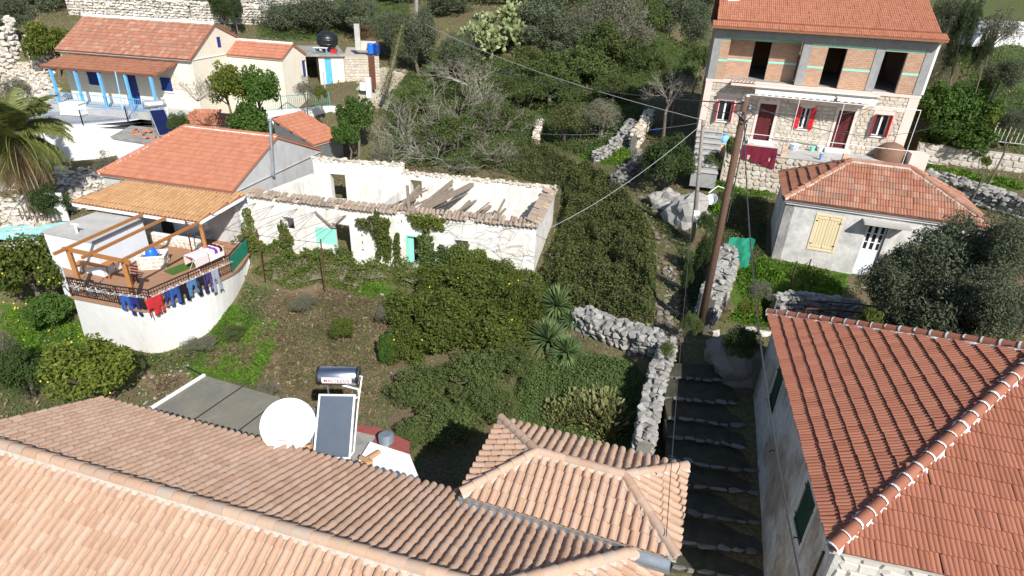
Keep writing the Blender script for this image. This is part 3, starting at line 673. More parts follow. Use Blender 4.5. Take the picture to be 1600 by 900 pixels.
# hipped wing with its own roof
d = 10.95
wSW, wSE, wNE, wNW = U(720,773,d), U(1052,872,d), U(1077,733,d), U(783,655,d)
cw = (wSW+wSE+wNE+wNW)/4; bu = unit(wSW, wSE); bn = Vector((-bu.y, bu.x, 0)); hw = abs((wSE-cw).dot(bu)+(wNE-cw).dot(bu))/2; hd = abs((wNE-cw).dot(bn)+(wNW-cw).dot(bn))/2
def wp(s, t_, z=0): return cw+bu*s+bn*t_+Vector((0, 0, z))
wSW, wSE, wNE, wNW = wp(-hw, -hd), wp(hw, -hd), wp(hw, hd), wp(-hw, hd); k1, k2 = wp(-hw+hd, 0, .52), wp(hw-hd, 0, .52)
WG = thing('hipped_wing', 'small wing with hipped clay barrel tile roof and grey metal gutter against the long roof', 'house', wp(0, 0, -6))
mb = MB(); mb.poly([p+Vector((0, 0, -.12)) for p in (wSW, wSE, wNE, wNW)]); roof = mb.build('roof', M['pale_concrete'], WG)
for k, (c, kp) in enumerate((([wSW, wSE, k2, k1], 120), ([wSE, wNE, k2], 60), ([wNE, wNW, k1, k2], 60), ([wNW, wSW, k1], 60))): tiled_plane(roof, c, 'tile_pale', 'barrel', .215, .33, kp, seed=20+k, eave=.04, pan='tile_ridge_pale')
for a, b in ((wSW, k1), (wNW, k1), (wSE, k2), (wNE, k2), (k2, k1)): ridge_tiles(roof, a+up, b+up, 'tile_ridge_pale', .115, .36, 'mortar', True)
mb = MB(); cor = [wp(-hw+.25, -hd+.25), wp(hw-.25, -hd+.25), wp(hw-.25, hd-.25), wp(-hw+.25, hd-.25)]
for i in range(4): Wall(cor[i], cor[(i+1) % 4], 2.0, CAM_Z-d-.13, .3).build(mb, x0=.31)
mb.build('wall', M['white_plaster'], WG)
mb = MB(); a, b = wp(-hw-.05, -hd-.03, -.06), wp(hw-.1, -hd-.03, -.06); o = -bn*.20; dz = Vector((0, 0, -.16))
mb.hexa([a+dz, b+dz, b+dz+Vector((0,0,.012)), a+dz+Vector((0,0,.012)), a+o*1.2+dz, b+o*1.2+dz, b+o*1.2+dz+Vector((0,0,.012)), a+o*1.2+dz+Vector((0,0,.012))])
mb.box(a+o*1.2+dz+Vector((0, 0, .013)), b-a, -bn*.012, Vector((0, 0, .09))); mb.box(a+dz+Vector((0, 0, .013)), b-a, bn*.012, Vector((0, 0, .16)))
mb.build('gutter', M['galvanised'], WG)
# ------------------------------------------------------------ felt-roofed shed and paved corner behind the eave
d = 13.0
fA, fB, fC, fD_ = U(320,587,d), U(232,642,d), U(560,740,d), U(505,641,d)
SH = thing('felt_roof_shed', 'low shed with flat grey-brown sheet roof and white edge trim below the pale tiled eave', 'shed', fA-Vector((0, 0, 3)))
Z0 = Vector((0, 0, .008)); sx = (fD_-fA)/3; sy = unit(fA, fB)*6.5
for i in range(3):
    mb = MB(); slab(mb, [fA+sx*i+sx.normalized()*.012, fA+sy+sx*i+sx.normalized()*.012, fA+sy+sx*(i+1), fA+sx*(i+1)], .06); mb.build('roof_panel', M['roof_felt'], SH); mb = MB(); mb.bar(fA+sx*i+Z0, fA+sy+sx*i+Z0, .035, .02); mb.build('roof_seam', M['dark_iron'], SH)
mb = MB(); mb.bar(fA+Vector((0, 0, .02)), fA+sy+Vector((0, 0, .02)), .09, .12); mb.build('edge_trim', M['white_paint'], SH)
mb = MB(); q = [fA+unit(fA, fD_)*.2+sy*.03, fD_+sy*.03]
Wall(q[1], q[0], 2, CAM_Z-d-.07, .2).build(mb); Wall(q[0], q[0]+sy*.9, 2, CAM_Z-d-.07, .2).build(mb, x0=.21); mb.build('wall', M['grey_render'], SH)
mb = MB(); yp = fA+Vector((0, 0, -.03)); mb.bar(yp+Vector((-.9, .5, 0)), yp, .05, .05); mb.build('roof_strut', M['dark_iron'], SH)
d = 13.1
PV = thing('flat_roof_corner', 'flat concrete roof corner with red painted edge and broken tiles behind the solar water heater', 'roof', U(560,690,d)-Vector((0,0,2)))
mb = MB(); slab(mb, [U(490,655,d), U(480,760,d), U(600,760,d), U(640,690,d), U(575,672,d)], .25); mb.build('slab', M['slab_grey'], PV)
mb = MB(); slab(mb, [U(556,664,d-.05), U(556,672,d-.05), U(590,680,d-.05), U(560,720,d-.05), U(572,722,d-.05), U(588,696,d-.05), U(640,706,d-.05), U(640,690,d-.05), U(590,668,d-.05)], .08); mb.build('red_edge', M['red_floor'], PV)
mb = MB(); slab(mb, [U(578,690,d-.2), U(545,745,d-.2), U(660,760,d-.2), U(640,710,d-.2)], .5); mb.build('white_parapet', M['white_clean'], PV)
xf = []; rg = random.Random(4)
for k in range(12):
    p = U(rg.uniform(470,490), rg.uniform(695,712), d-.10) if k < 9 else U(rg.uniform(568,585), rg.uniform(716,730), d-.30)
    xf.append((0, Matrix.Translation(p) @ Matrix.Rotation(rg.uniform(0, 6), 4, 'Z')))
place_pieces('tile', tile_set('tile_tan', 'barrel', .18, .40), M['tile_tan'], xf, PV, 300)
c = U(604,690,d-.3); AC = thing('vent_cowl', 'small galvanised roof vent cowl beside the red painted roof edge', 'vent', c)
mb = MB(); mb.lathe(c, [(.14, -.3), (.14, .1)], 12); mb.build('pipe', M['galvanised'], AC)
for k in range(3): mb = MB(); mb.lathe(c+Vector((0, 0, .02+k*.10)), [(.20, 0), (.24, .03), (.14, .08)], 14); mb.build('louvre', M['galvanised'], AC)
# ------------------------------------------------------------ satellite dish
c = U(450,664,11.1); view = (Vector((0, 0, CAM_Z))-c).normalized(); ax = (view+Vector((.10, -.10, .14))).normalized()
DS = thing('satellite_dish', 'large round white satellite dish standing behind the pale tiled eave', 'dish', c-Vector((0, 0, 1.2)))
Rd = .70; prof = [(Rd*k/10, .30*(k/10)**2*Rd) for k in range(0, 11)]
mb = MB(); mb.lathe(c, [(max(r, .002), z) for r, z in prof]+[(Rd+.012, prof[-1][1]), (Rd+.012, prof[-1][1]-.03)]+[(max(r, .002), z-.02) for r, z in reversed(prof)], 40, ax); mb.build('reflector', M['white_paint'], DS, True)
side = ax.cross(Vector((0, 0, 1))).normalized(); upv = side.cross(ax); foc = c+ax*.62-upv*.45
for sgn in (-1, 1):
    mb = MB(); mb.tube([c+side*sgn*Rd*.8-upv*Rd*.35+ax*.16, foc], .010, 5); mb.build('strut', M['galvanised'], DS)
mb = MB(); mb.tube([c-upv*Rd+ax*.2, foc], .016, 6); mb.build('feed_arm', M['galvanised'], DS)
mb = MB(); mb.tube([foc-ax*.02, foc+ax*.14], .05, 10); mb.tube([foc+ax*.02, foc-ax*.06], .065, 10); mb.build('receiver', M['tank_grey'], DS)
mb = MB(); mb.tube([c-ax*.05, c-ax*.18, c-ax*.2-Vector((0, 0, 1.9))], .045, 8); mb.build('mast', M['galvanised'], DS)
# ------------------------------------------------------------ solar water heaters
def lettering(name, text, size, mtx, mat, parent):
    cu = bpy.data.curves.new(name, 'FONT'); cu.body = text; cu.size = size; cu.align_x = 'CENTER'; cu.align_y = 'CENTER'; cu.extrude = .002; cu.resolution_u = 2; cu.space_character = 1.1; cu.offset = size*.012
    o = bpy.data.objects.new(name, cu); COL.objects.link(o); dg = bpy.context.evaluated_depsgraph_get(); me = bpy.data.meshes.new_from_object(o.evaluated_get(dg)); bpy.data.objects.remove(o)
    me.materials.clear(); me.materials.append(mat); q = link(name, me, parent); q.matrix_basis = mtx; return q
def solar_heater(label, base, face, text, w, ln, tlen, tr, tank, coll, pitch, textmat, band=None, gap=.18):
    """base: foot of the collector; face: horizontal way the collector faces."""
    base = Vector(base); fc_ = Vector((face[0], face[1], 0)).normalized(); r = Vector((-fc_.y, fc_.x, 0))      # r: right hand seen from the front
    T = thing('solar_water_heater', label, 'water heater', base); cp, sp = math.cos(pitch), math.sin(pitch); g = -fc_*cp+Vector((0, 0, sp)); n = fc_*sp+Vector((0, 0, cp))
    mb = MB(); mb.box(base-r*w/2, r*w, g*ln, n*.07); col = mb.build('collector', M['white_paint' if coll == 'collector_glass' else 'galvanised'], T)
    mb = MB(); mb.box(base-r*(w/2-.05)+g*.05+n*.071, r*(w-.1), g*(ln-.1), n*.006); mb.build('glass', M[coll], col)
    tc = base+g*(ln+tr+gap)+n*.02+Vector((0, 0, tr*.4))
    prof = [(tr*.55, -tlen/2-.03), (tr*.9, -tlen/2-.015), (tr, -tlen/2+.03), (tr, tlen/2-.03), (tr*.9, tlen/2+.015), (tr*.55, tlen/2+.03)]
    mb = MB(); mb.lathe(tc, prof, 28, r); tk = mb.build('tank', M[tank], T, False)
    for pl_ in tk.data.polygons: pl_.use_smooth = len(pl_.vertices) == 4
    mb = MB()
    for sgn in (-1, 1): mb.lathe(tc+r*sgn*(tlen/2-.03)-r*.03, [(tr*1.012, 0), (tr*1.012, .06)], 28, r)
    mb.build('tank_band', M['black_plastic' if tank == 'steel' else 'tank_grey'], tk)
    vd = (Vector((0, 0, CAM_Z))-tc).normalized(); vd = (vd-r*vd.dot(r)); vd = (vd.normalized()-Vector((0, 0, .55 if tank == 'steel' else -.1))).normalized(); vd = (vd-r*vd.dot(r)).normalized(); y = vd.cross(r).normalized()
    if band:
        mb = MB(); a0 = .36
        for j in range(4):
            q = []
            for aa in (-a0+2*a0*j/4, -a0+2*a0*(j+1)/4): q.append(tc+(vd*math.cos(aa)+y*math.sin(aa))*(tr*1.006))
            mb.quad(q[0]-r*tlen*.36, q[0]+r*tlen*.36, q[1]+r*tlen*.36, q[1]-r*tlen*.36)
        mb.build('name_band', M[band], tk)
    lettering('lettering', text, tr*.52, orient(tc+vd*(tr*1.03), r, y, vd), M[textmat], tk)
    for sgn in (-1, 1):
        top = tc+r*sgn*tlen*.3-Vector((0, 0, tr*.95)); ft = Vector((top.x, top.y, base.z-.05))
        mb = MB(); mb.bar(top, ft, .035); mb.bar(base+r*sgn*tlen*.3, ft, .03); mb.bar(base+r*sgn*w*.42+g*ln*.95-n*.02, ft, .03); mb.build('stand', M['galvanised'], T)
    mb = MB(); e1 = base+r*(w/2+.06)+g*(ln-.05)
    mb.tube([base+r*w/2+g*(ln-.1)+n*.04, e1+r*.04+n*.05, e1+g*.2+n*.05, tc+r*(tlen*.1)-Vector((0, 0, tr))+fc_*.1], .028, 6); mb.build('pipe', M['white_paint'], T)
    mb = MB(); mb.tube([base-r*w*.0+r*w/2+g*.1+n*.03, base+r*(w/2+.07)+g*.2+n*.03, base+r*(w/2+.08)+g*ln*.8+n*.03, tc+r*(tlen/2+.08), tc+r*(tlen/2+.03)], .022, 6); mb.build('pipe', M['white_paint'], T)
    return T
P1 = U(519,717,12.0); solar_heater('solar water heater with shiny steel tank behind the pale tiled eave', P1, (.05, -1), 'MALTEZOS', 1.02, 1.75, 1.15, .26, 'steel', 'collector_glass', math.radians(47), 'red_shutter', 'white_paint')
# ============================================================ roofless white ruins
Z = Vector((0, 0, 1))
def wall_top(parent, a, b, th, z, kind='stone', seed=0, keep=60):
    """Crumbling crest: rubble or old cover tiles laid across the wall head."""
    rg = random.Random(seed); a = Vector((a[0], a[1], z)); b = Vector((b[0], b[1], z)); u = (b-a).normalized(); n = Vector((u.y, -u.x, 0)); L = (b-a).length; xf = []
    if kind == 'tile':
        me = [barrel_mesh('tile', M['tile_weathered'], .20, .42)]; s = 0
        while s < L:
            for row in range(2):
                if rg.random() < .93:
                    p = a+u*(s+rg.gauss(0, .015))+n*(.16-row*.30)+Z*(.03+row*.10+rg.uniform(-.02, .03)); y = (-n+Z*.28+u*rg.gauss(0, .06)).normalized(); x = y.cross(Z).normalized()
                    xf.append((0, orient(p, x, y, x.cross(y))))
            s += .21
        place_pieces('tile', me, M['tile_weathered'], xf, parent, keep)
    s = 0; xf = []
    while s < L:
        for t_ in np.arange(-th+.06, -.02, .17):
            p = a+u*(s+rg.uniform(-.06, .06))+n*t_+Z*(rg.uniform(-.05, .08)); sz = rg.uniform(.13, .28)
            xf.append((rg.randrange(7), Matrix.Translation(p) @ Matrix.Rotation(rg.uniform(0, 6), 4, 'Z') @ Matrix.Rotation(rg.gauss(0, .4), 4, 'X') @ Matrix.Diagonal((sz*1.3, sz, sz*.7, 1))))
        s += .17
    merged('rubble', STONES['stone_pale'], M['stone_pale'], xf, parent, kind='stuff')
zr = 5.2; zS = 9.0
q0, q1, q2, q3 = U(385,307,11), U(556,329,11), U(838,357,11), U(868,290,10.6)
n0, n1, n2 = U(493,245,10.2), U(632,258,10.3), U(868,290,10.6)
RU = thing('ruined_house', 'roofless white ruin with collapsed beams inside and vines hanging on its front', 'ruin', (q1+q2)/2-Z*4)
sW = Wall(q1, q2, zr, zS-.02, .5); eW = Wall(q2, q3, zr, zS+.1, .5); nW = Wall(q3, n1, zr, zS+.35, .5)
sW.op += [sW.rect4((633,366),(656,369),(637,412),(660,414)), sW.rect4((709,374),(731,377),(711,388),(732,390))]
nI = Wall(n1, q3, zr, zS+.35, .5)            # inner face of the north wall, seen from inside
nop = nI.rect4((645,277),(663,279),(647,303),(664,306)); L_ = nW.L; nW.op.append((L_-nop[1], L_-nop[0], nop[2], nop[3]))
mb = MB(); sW.build(mb); eW.build(mb, x0=.0, x1=eW.L); nW.build(mb, x0=.52)
pw = Wall(Vector((n1.x, n1.y, 0))+sW.u*.3, Vector((q1.x, q1.y, 0))+sW.u*.3, zr, zS-.1, .4); pw.op.append((0.5, 2.2, zS-.9, zS+1)); pw.build(mb, x0=.55, x1=pw.L-.55)
mb.build('wall', M['old_white'], RU)
wall_top(RU, q1, q2, .5, zS, 'tile', 1, 130); wall_top(RU, q2, q3, .5, zS+.12, 'tile', 2, 60); wall_top(RU, q3, n1, .5, zS+.36, 'stone', 3)
mb = MB(); c = [Vector((p.x, p.y, 0)) for p in (q1, q2, q3, n1)]; cc = sum(c, Vector())/4
mb.poly([c_.lerp(cc, .05)+Z*5.95 for c_ in c]); mb.build('floor_rubble', M['stone_white'], RU)
# low inner block and white plastered inner wall
iw = Wall(c[3].lerp(c[2], .35).lerp(c[0].lerp(c[1], .35), .50), c[3].lerp(c[2], .72).lerp(c[0].lerp(c[1], .72), .50), 5.9, 7.5, .3); mb = MB(); iw.build(mb); mb.build('inner_wall', M['white_clean'], RU)
rg = random.Random(3)
for k in range(26):                           # fallen roof timbers
    f = rg.uniform(.12, .52) if k < 20 else rg.uniform(.5, .9); a = c[3].lerp(c[2], f)+Z*rg.uniform(7.6, 9.5); b = c[0].lerp(c[1], max(.02, f-rg.uniform(.05, .35)))+Z*rg.uniform(6.4, 9.1)
    a = a.lerp(b, rg.uniform(0, .45)); mb = MB(); w = rg.choice((.05, .07, .09, .13)); mb.bar(a, b, w, w*1.2); mb.build('fallen_beam', M['old_timber'], RU)
a, b = onplane(752,281,Z*9.2,Z), onplane(655,330,Z*8.7,Z); mb = MB(); mb.bar(a, b, .20, .22); mb.build('fallen_beam', M['old_timber'], RU)
r = sW.op[0]; mb = MB(); sW.box(mb, r[0]+.02, r[0]+.35, r[2], r[3]-.05, -.2, -.15); d_ = mb.build('door', M['mint'], RU, label='broken mint green door')
mb = MB(); sW.box(mb, r[0], r[0]+.07, r[2], r[3], -.1, .02); sW.box(mb, r[1]-.07, r[1], r[2], r[3], -.1, .02); sW.box(mb, r[0]+.07, r[1]-.07, r[3]-.08, r[3], -.1, .02); mb.build('door_frame', M['mint'], RU)
# left ruin
RL = thing('ruined_cottage', 'roofless white cottage ruin with empty doorway and small window, next to the grey gable', 'ruin', (q0+q1)/2-Z*4)
sL = Wall(q0, q1, zr, zS-.02, .45); sL.op += [sL.rect4((440,338),(459,341),(444,360),(461,364)), sL.rect4((519,349),(546,352),(523,412),(551,414))]
nL = Wall(n1, n0, zr, zS+.75, .45); nIl = Wall(n0, n1, zr, zS+.75, .45); o_ = nIl.rect4((521,268),(544,270),(523,308),(546,312)); nL.op.append((nL.L-o_[1], nL.L-o_[0], o_[2], o_[3]))
mb = MB(); sL.build(mb, x1=sL.L-.01); nL.build(mb); wl_ = Wall(n0, q0, zr, zS-.1, .4); wl_.build(mb, x0=.5, x1=wl_.L-.5)
o_arch = ((o_[0]+o_[1])/2, o_[3])
mb.build('wall', M['old_white'], RL)
mb = MB(); w2 = (o_[1]-o_[0])/2                 # dark sheet: arch-head shade over the back opening put into its colour
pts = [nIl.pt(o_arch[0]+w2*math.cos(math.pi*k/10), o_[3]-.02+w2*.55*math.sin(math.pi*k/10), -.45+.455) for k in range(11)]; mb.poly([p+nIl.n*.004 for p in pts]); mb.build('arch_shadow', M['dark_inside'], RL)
wall_top(RL, q0, q1, .45, zS, 'tile', 5, 90); wall_top(RL, n1, n0, .45, zS+.76, 'stone', 6)
mb = MB(); sL.box(mb, sL.op[1][0]+.05, sL.op[1][1]-.05, zr+.6, zr+.7, -3.0, -.45); mb.build('floor', M['stone_white'], RL)
mb = MB(); mb.bar(sL.pt(sL.at(495,330)[0], zS-.35, .1), sL.pt(sL.at(520,347)[0], zS-1.05, .12), .09, .07); mb.bar(sL.pt(sL.at(520,347)[0], zS-1.05, .12), sL.pt(sL.at(541,331)[0], zS-.30, .1), .06, .06); mb.build('hanging_board', M['old_timber'], RL)
mb = MB(); sL.box(mb, 3.8, 5.0, zr+1.7, zr+2.6, .001, .006); mb.build('paint_patch', M['mint'], RL)
mb = MB(); mb.bar(onplane(636,290,sW.pt(0, 0, -.3), sW.n), onplane(640,330,sW.pt(0, 0, -.3), sW.n), .14); mb.build('post', M['old_timber'], RL)
# pergola wires of the ruins
TW = thing('vine_trellis', 'rusty wires and posts of an old vine trellis in front of the white ruins', 'trellis', sL.pt(0, 6, 2))
mb = MB()
for k, (px, py) in enumerate(((400,315),(428,317),(465,322),(495,329),(541,331))):
    a = sL.pt(sL.at(px,py)[0], zS-.3, .02)
    for dx in (-2.4, -1.2): mb.tube([a, a+sL.u*dx+sL.n*2.6-Z*.5], .010, 4)
for z_, o1 in ((8.3, 2.6),): mb.tube(catenary(sL.pt(-1.8, z_, o1), sL.pt(5.6, z_-.1, o1), .1), .014, 4)
mb.build('wire', M['rust_iron'], TW)
for s_ in (-1.8, 2.2, 5.6): mb = MB(); mb.tube([sL.pt(s_, 5.8, 2.6), sL.pt(s_+.05, 8.4, 2.6)], .035, 6); mb.build('post', M['rust_iron'], TW)
# ============================================================ red-roofed house with grey gable
e0, e1 = U(157,272,10.9), U(362,300,10.9); hu = unit(e0, e1); hn = Vector((-hu.y, hu.x, 0)); L8 = 8.6; half = 4.6; rz_ = 1.9
e0 = e1-hu*L8
HR = thing('gable_house', 'house with clean orange-red roof and plain grey rendered gable end beside the ruins', 'house', e0+hu*4-Z*3)
ra, rb_ = e0+hn*half+Z*rz_, e1+hn*half+Z*rz_; ra = onplane(306,193,ra,Z); ra = rb_-hu*((rb_-ra).dot(hu)); b0, b1 = e0+hn*half*2, e1+hn*half*2
mb = MB(); mb.poly([p-Z*.12 for p in (e0, e1, b1, b0)]); roof = mb.build('roof', M['pale_concrete'], HR)
tiled_plane(roof, [e0, e1, rb_, ra], 'tile_orange', 'wave', .235, .36, 300, seed=31); tiled_plane(roof, [b1, b0, ra, rb_], 'tile_orange', 'wave', .235, .36, 0, seed=32); tiled_plane(roof, [b0, e0, ra], 'tile_orange', 'wave', .235, .36, 0, seed=33)
ridge_tiles(roof, rb_+Z*.05, ra+Z*.05, 'tile_orange', .11, .38, 'white_mortar', False); ridge_tiles(roof, e0+Z*.05, ra+Z*.05, 'tile_orange', .11, .38, 'white_mortar', False)
mb = MB(); cor = [e0+hu*.15+hn*.15, e1-hu*.08+hn*.15, b1-hu*.08-hn*.15, b0+hu*.15-hn*.15]
for i in range(4):
    w = Wall(cor[i], cor[(i+1) % 4], 4.6, CAM_Z-10.9-.1, .35); w.build(mb, x0=.36)
g1, g2, g3 = cor[1]+Z*-.1, cor[2]-Z*.1, rb_-hu*.08-Z*.06
for o in (0, -.3): mb.poly([g1+hu*o, g2+hu*o, g3+hu*o])
mb.build('wall', M['grey_render'], HR)
fl = thing('flue_pipe', 'tall galvanised stove pipe fixed to the grey gable end', 'flue', onplane(427,276,cor[1]+hu*.2,hu)); pz = onplane(427,272,cor[1]+hu*.15,hu)
mb = MB(); top = onplane(422,190,cor[1]+hu*.15,hu); mb.tube([pz, top], .085, 10); mb.build('pipe', M['galvanised'], fl); mb = MB(); mb.lathe(top, [(.15, .06), (.02, .2)], 10); mb.tube([top, top+Z*.08], .06, 6); mb.build('cowl', M['galvanised'], fl)
mb = MB(); mb.tube([pz, pz-hu*.3], .085, 10); mb.lathe(pz-Z*.12, [(.10, 0), (.10, .14)], 10); mb.build('elbow', M['galvanised'], fl)
# small roofs behind
def lean(name, label, pts, mat, kind, drop, wallmat, w=.24, ex=.36, seed=0, keep=120):
    P = [Vector(p) for p in pts]; T = thing(name, label, 'outhouse', P[0]-Z*drop); mb = MB(); mb.poly([p-Z*.10 for p in P]); roof = mb.build('roof', M['pale_concrete'], T)
    tiled_plane(roof, P, mat, kind, w, ex, keep, seed=seed); mb = MB(); cc = sum(P, Vector())/len(P); Q = [p.lerp(cc, .05) for p in P]
    for i in range(len(Q)):
        a, b = Q[i]-Z*.12, Q[(i+1) % len(Q)]-Z*.12; za = min(a.z, b.z)-drop; mb.quad(Vector((a.x, a.y, za)), Vector((b.x, b.y, za)), b, a)
    mb.build('wall', M[wallmat], T); return T
lean('tiled_outhouse', 'low orange-red tiled outhouse roof against the white terrace wall behind the grey gable house', [U(274,194,10.3), U(382,198,10.3), U(389,181,9.7), U(303,172,9.5)], 'tile_orange', 'wave', 2.5, 'white_plaster', seed=41)
lean('tiled_shed', 'shed with steep orange-red single-pitch roof and grey corrugated side beside the leafy shrub', [U(491,227,11.0), U(537,214,10.9), U(474,175,9.5), U(424,186,9.6)], 'tile_orange', 'wave', 2.0, 'galvanised', seed=42)
d = 10.4; SR = thing('flat_roofed_annex', 'small pale blue annex with flat slate-edged roof and loose tiles, carrying a solar water heater', 'annex', U(180,215,d)-Z*3)
fp = [U(172,213,d), U(268,228,d), U(300,205,d), U(205,196,d)]; mb = MB(); slab(mb, fp, .14); mb.build('roof_slab', M['slab_grey'], SR)
mb = MB(); cc = sum(fp, Vector())/4; Q = [p.lerp(cc, .04) for p in fp]
for i in range(4): mb.quad(Vector((Q[i].x, Q[i].y, 5.5)), Vector((Q[(i+1) % 4].x, Q[(i+1) % 4].y, 5.5)), Q[(i+1) % 4]-Z*.15, Q[i]-Z*.15)
mb.build('wall', M['pale_blue_wall'], SR)
rg = random.Random(9); xf = [(0, Matrix.Translation(U(rg.uniform(200,262), rg.uniform(204,216), d-.02)) @ Matrix.Rotation(rg.uniform(0, 6), 4, 'Z')) for k in range(26)]
place_pieces('tile', tile_set('tile_orange', 'barrel', .2, .4), M['tile_orange'], xf, SR, 300)
hp = U(261,212,10.3); solar_heater('solar water heater with grey tank and dark blue collector on the pale blue annex', hp, (.68, -.73), 'GAUZER', .95, 1.9, 1.25, .26, 'tank_grey', 'collector_dark', math.radians(48), 'red_shutter', 'white_paint', .05)
# ============================================================ veranda with tan tiled roof
v0, v1, v2 = U(112,316,11.7), U(308,347,11.7), U(385,303,11.05); v3 = onplane(194,284,v0,(v1-v0).cross(v2-v1).normalized())
VR = thing('tan_roofed_veranda', 'veranda with tan clay barrel tile roof and pale blue back wall behind the laundry balcony', 'veranda', v0-Z*2.3)
mb = MB(); mb.poly([p-Z*.10 for p in (v0, v1, v2, v3)]); roof = mb.build('roof', M['pale_concrete'], VR)
tiled_plane(roof, [v0, v1, v2, v3], 'tile_tan', 'barrel', .225, .36, 300, seed=51, eave=.05, pan='tile_brown')
mb = MB()
for i, (a, b) in enumerate(((v0, v1), (v1, v2))): mb.bar(a-Z*.13, b-Z*.13, .05, .16)
mb.build('fascia', M['white_paint'], VR); mb = MB(); mb.bar(v0+unit(v0, v3)*.0-unit(v0, v1)*.12-Z*.02, v3-unit(v0, v1)*.12-Z*.02, .22, .05); mb.build('edge_gutter', M['galvanised'], VR)
bw = Wall(U(190,290,11.2), U(392,306,11.2), 5.5, 8.75, .25); mb = MB(); bw.build(mb); mb.build('back_wall', M['pale_blue_wall'], VR)
pp = onplane(314,348,v1,Z); mb = MB(); mb.cbox((v1.x+.12, v1.y+.05, 6.0), .16, .16, 2.15, .2); mb.build('post', M['timber'], VR)
mb = MB(); Wall(v1+hn*1.3+hu*.2, v1+hn*1.3+hu*.3+unit(v1, v2)*.01, 6, 8, .1)
vw = Wall(onplane(230,378,Z*6,Z), onplane(312,392,Z*6,Z), 6.0, 6.62, .25); vw.build(mb); lw = mb.build('low_wall', M['white_plaster'], VR); masonry('stone', vw, lw, M['stone_pale'], .24, 60, z0=6.02, z1=6.55, seed=8)
for k, (px, py) in enumerate(((262,352),(290,358))):
    s_, z_ = bw.at(px, py); mb = MB(); bw.box(mb, s_-.35, s_+.35, 6.0, 7.9, .01, .05); mb.build('back_door', M['dark_inside' if k == 0 else 'white_paint'], VR)  # the dark one is a sheet, an unlit interior put into its colour
# flat white store
d = 12.1; fp = [U(64,361,d), U(146,378,d), U(224,342,d), U(150,331,d)]
FS = thing('flat_roofed_store', 'white flat-roofed store with pale grey screed roof beside the pergola', 'shed', fp[0]-Z*2.2)
mb = MB(); slab(mb, fp, .10); mb.build('roof_slab', M['pale_concrete'], FS); mb = MB(); cc = sum(fp, Vector())/4; Q = [p.lerp(cc, .03) for p in fp]
for i in range(4): mb.quad(Vector((Q[i].x, Q[i].y, 3.6)), Vector((Q[(i+1) % 4].x, Q[(i+1) % 4].y, 3.6)), Q[(i+1) % 4]-Z*.1, Q[i]-Z*.1)
mb.build('wall', M['pale_blue_wall'], FS)
vp = U(121,364,d); mb = MB(); mb.tube([vp, vp+Z*.45], .05, 8); mb.tube([vp+Z*.45-hu*.2, vp+Z*.45+hu*.2], .05, 8); mb.build('vent_pipe', M['white_paint'], FS)
# ============================================================ balcony terrace
fz = 6.0; bp = [onplane(*p, Z*fz, Z) for p in ((114,463),(188,477),(239,483),(300,455),(363,426),(388,396))]
wb = [G(130,522), G(192,540), G(251,547), G(315,525), G(362,470), G(392,420)]
BT = thing('balcony_terrace', 'terrace with brown tiled floor on a high curved white retaining wall', 'terrace', wb[1])
back = [onplane(392,372,Z*fz,Z), onplane(250,352,Z*fz,Z), onplane(95,400,Z*fz,Z)]
mb = MB(); slab(mb, bp+back, .12); mb.build('floor', M['brown_tile_floor'], BT)
def smooth_line(pts, n=6):
    out = []; P = [pts[0]]+list(pts)+[pts[-1]]
    for i in range(1, len(P)-2):
        for k in range(n):
            t_ = k/n; a, b, c_, d_ = P[i-1], P[i], P[i+1], P[i+2]
            out.append(.5*((2*b)+(c_-a)*t_+(2*a-5*b+4*c_-d_)*t_*t_+(3*b-3*c_+d_-a)*t_**3))
    return out+[pts[-1]]
tp = smooth_line([Vector((p.x, p.y, fz-.125)) for p in bp]); bt = smooth_line([Vector((p.x, p.y, p.z-.6)) for p in wb]); mb = MB()
st = bp[0]; extra_t = [Vector((onplane(95,400,Z*fz,Z).x, onplane(95,400,Z*fz,Z).y, fz-.125))]; e_b = [Vector((extra_t[0].x-.1, extra_t[0].y, 2.5))]
tp = extra_t+tp; bt = e_b+bt
for i in range(len(tp)-1): mb.quad(bt[i], bt[i+1], tp[i+1], tp[i])
mb.build('retaining_wall', M['white_plaster'], BT, True)
mb = MB()
for i in range(len(tp)-1): mb.bar(tp[i]+Z*.09, tp[i+1]+Z*.09, .16, .10)
mb.build('coping', M['brown_tile_floor'], BT)
# railing
RLG = thing('balcony_railing', 'dark iron railing with thin bars round the laundry balcony', 'railing', bp[0])
rp = [Vector((p.x, p.y, fz+.02)) for p in bp]; mb = MB()
for a, b in zip(rp, rp[1:]): mb.bar(a+Z*.95, b+Z*.95, .055, .045); mb.bar(a+Z*.78, b+Z*.78, .03, .03); mb.bar(a+Z*.10, b+Z*.10, .03, .03)
mb.build('rail', M['dark_iron'], RLG)
bm_ = MB(); bm_.bar((0, 0, .10), (0, 0, .94), .018, .018); bme = bm_.mesh('bar', M['dark_iron']); xf = []
for a, b in zip(rp, rp[1:]):
    n_ = int((b-a).length/.13)
    for k in range(n_): xf.append((0, Matrix.Translation(a.lerp(b, k/n_))))
place_pieces('bar', [bme], M['dark_iron'], xf, RLG, 200)
for p in rp: mb = MB(); mb.bar(p-Z*.05, p+Z*.98, .05, .05); mb.build('post', M['dark_iron'], RLG)
a, b = rp[4].lerp(rp[3], .12), rp[5]; mb = MB(); n_ = 10; o = Vector((.03, -.02, 0)); pv = None
for i in range(n_+1):
    p = rp[4].lerp(rp[5], i/n_)+o+Vector((0, 0, .0))*i; q = (p+Z*.05, p+Z*(.86+.03*math.sin(i*2)))
    if pv: mb.quad(pv[0], q[0], q[1], pv[1])
    pv = q
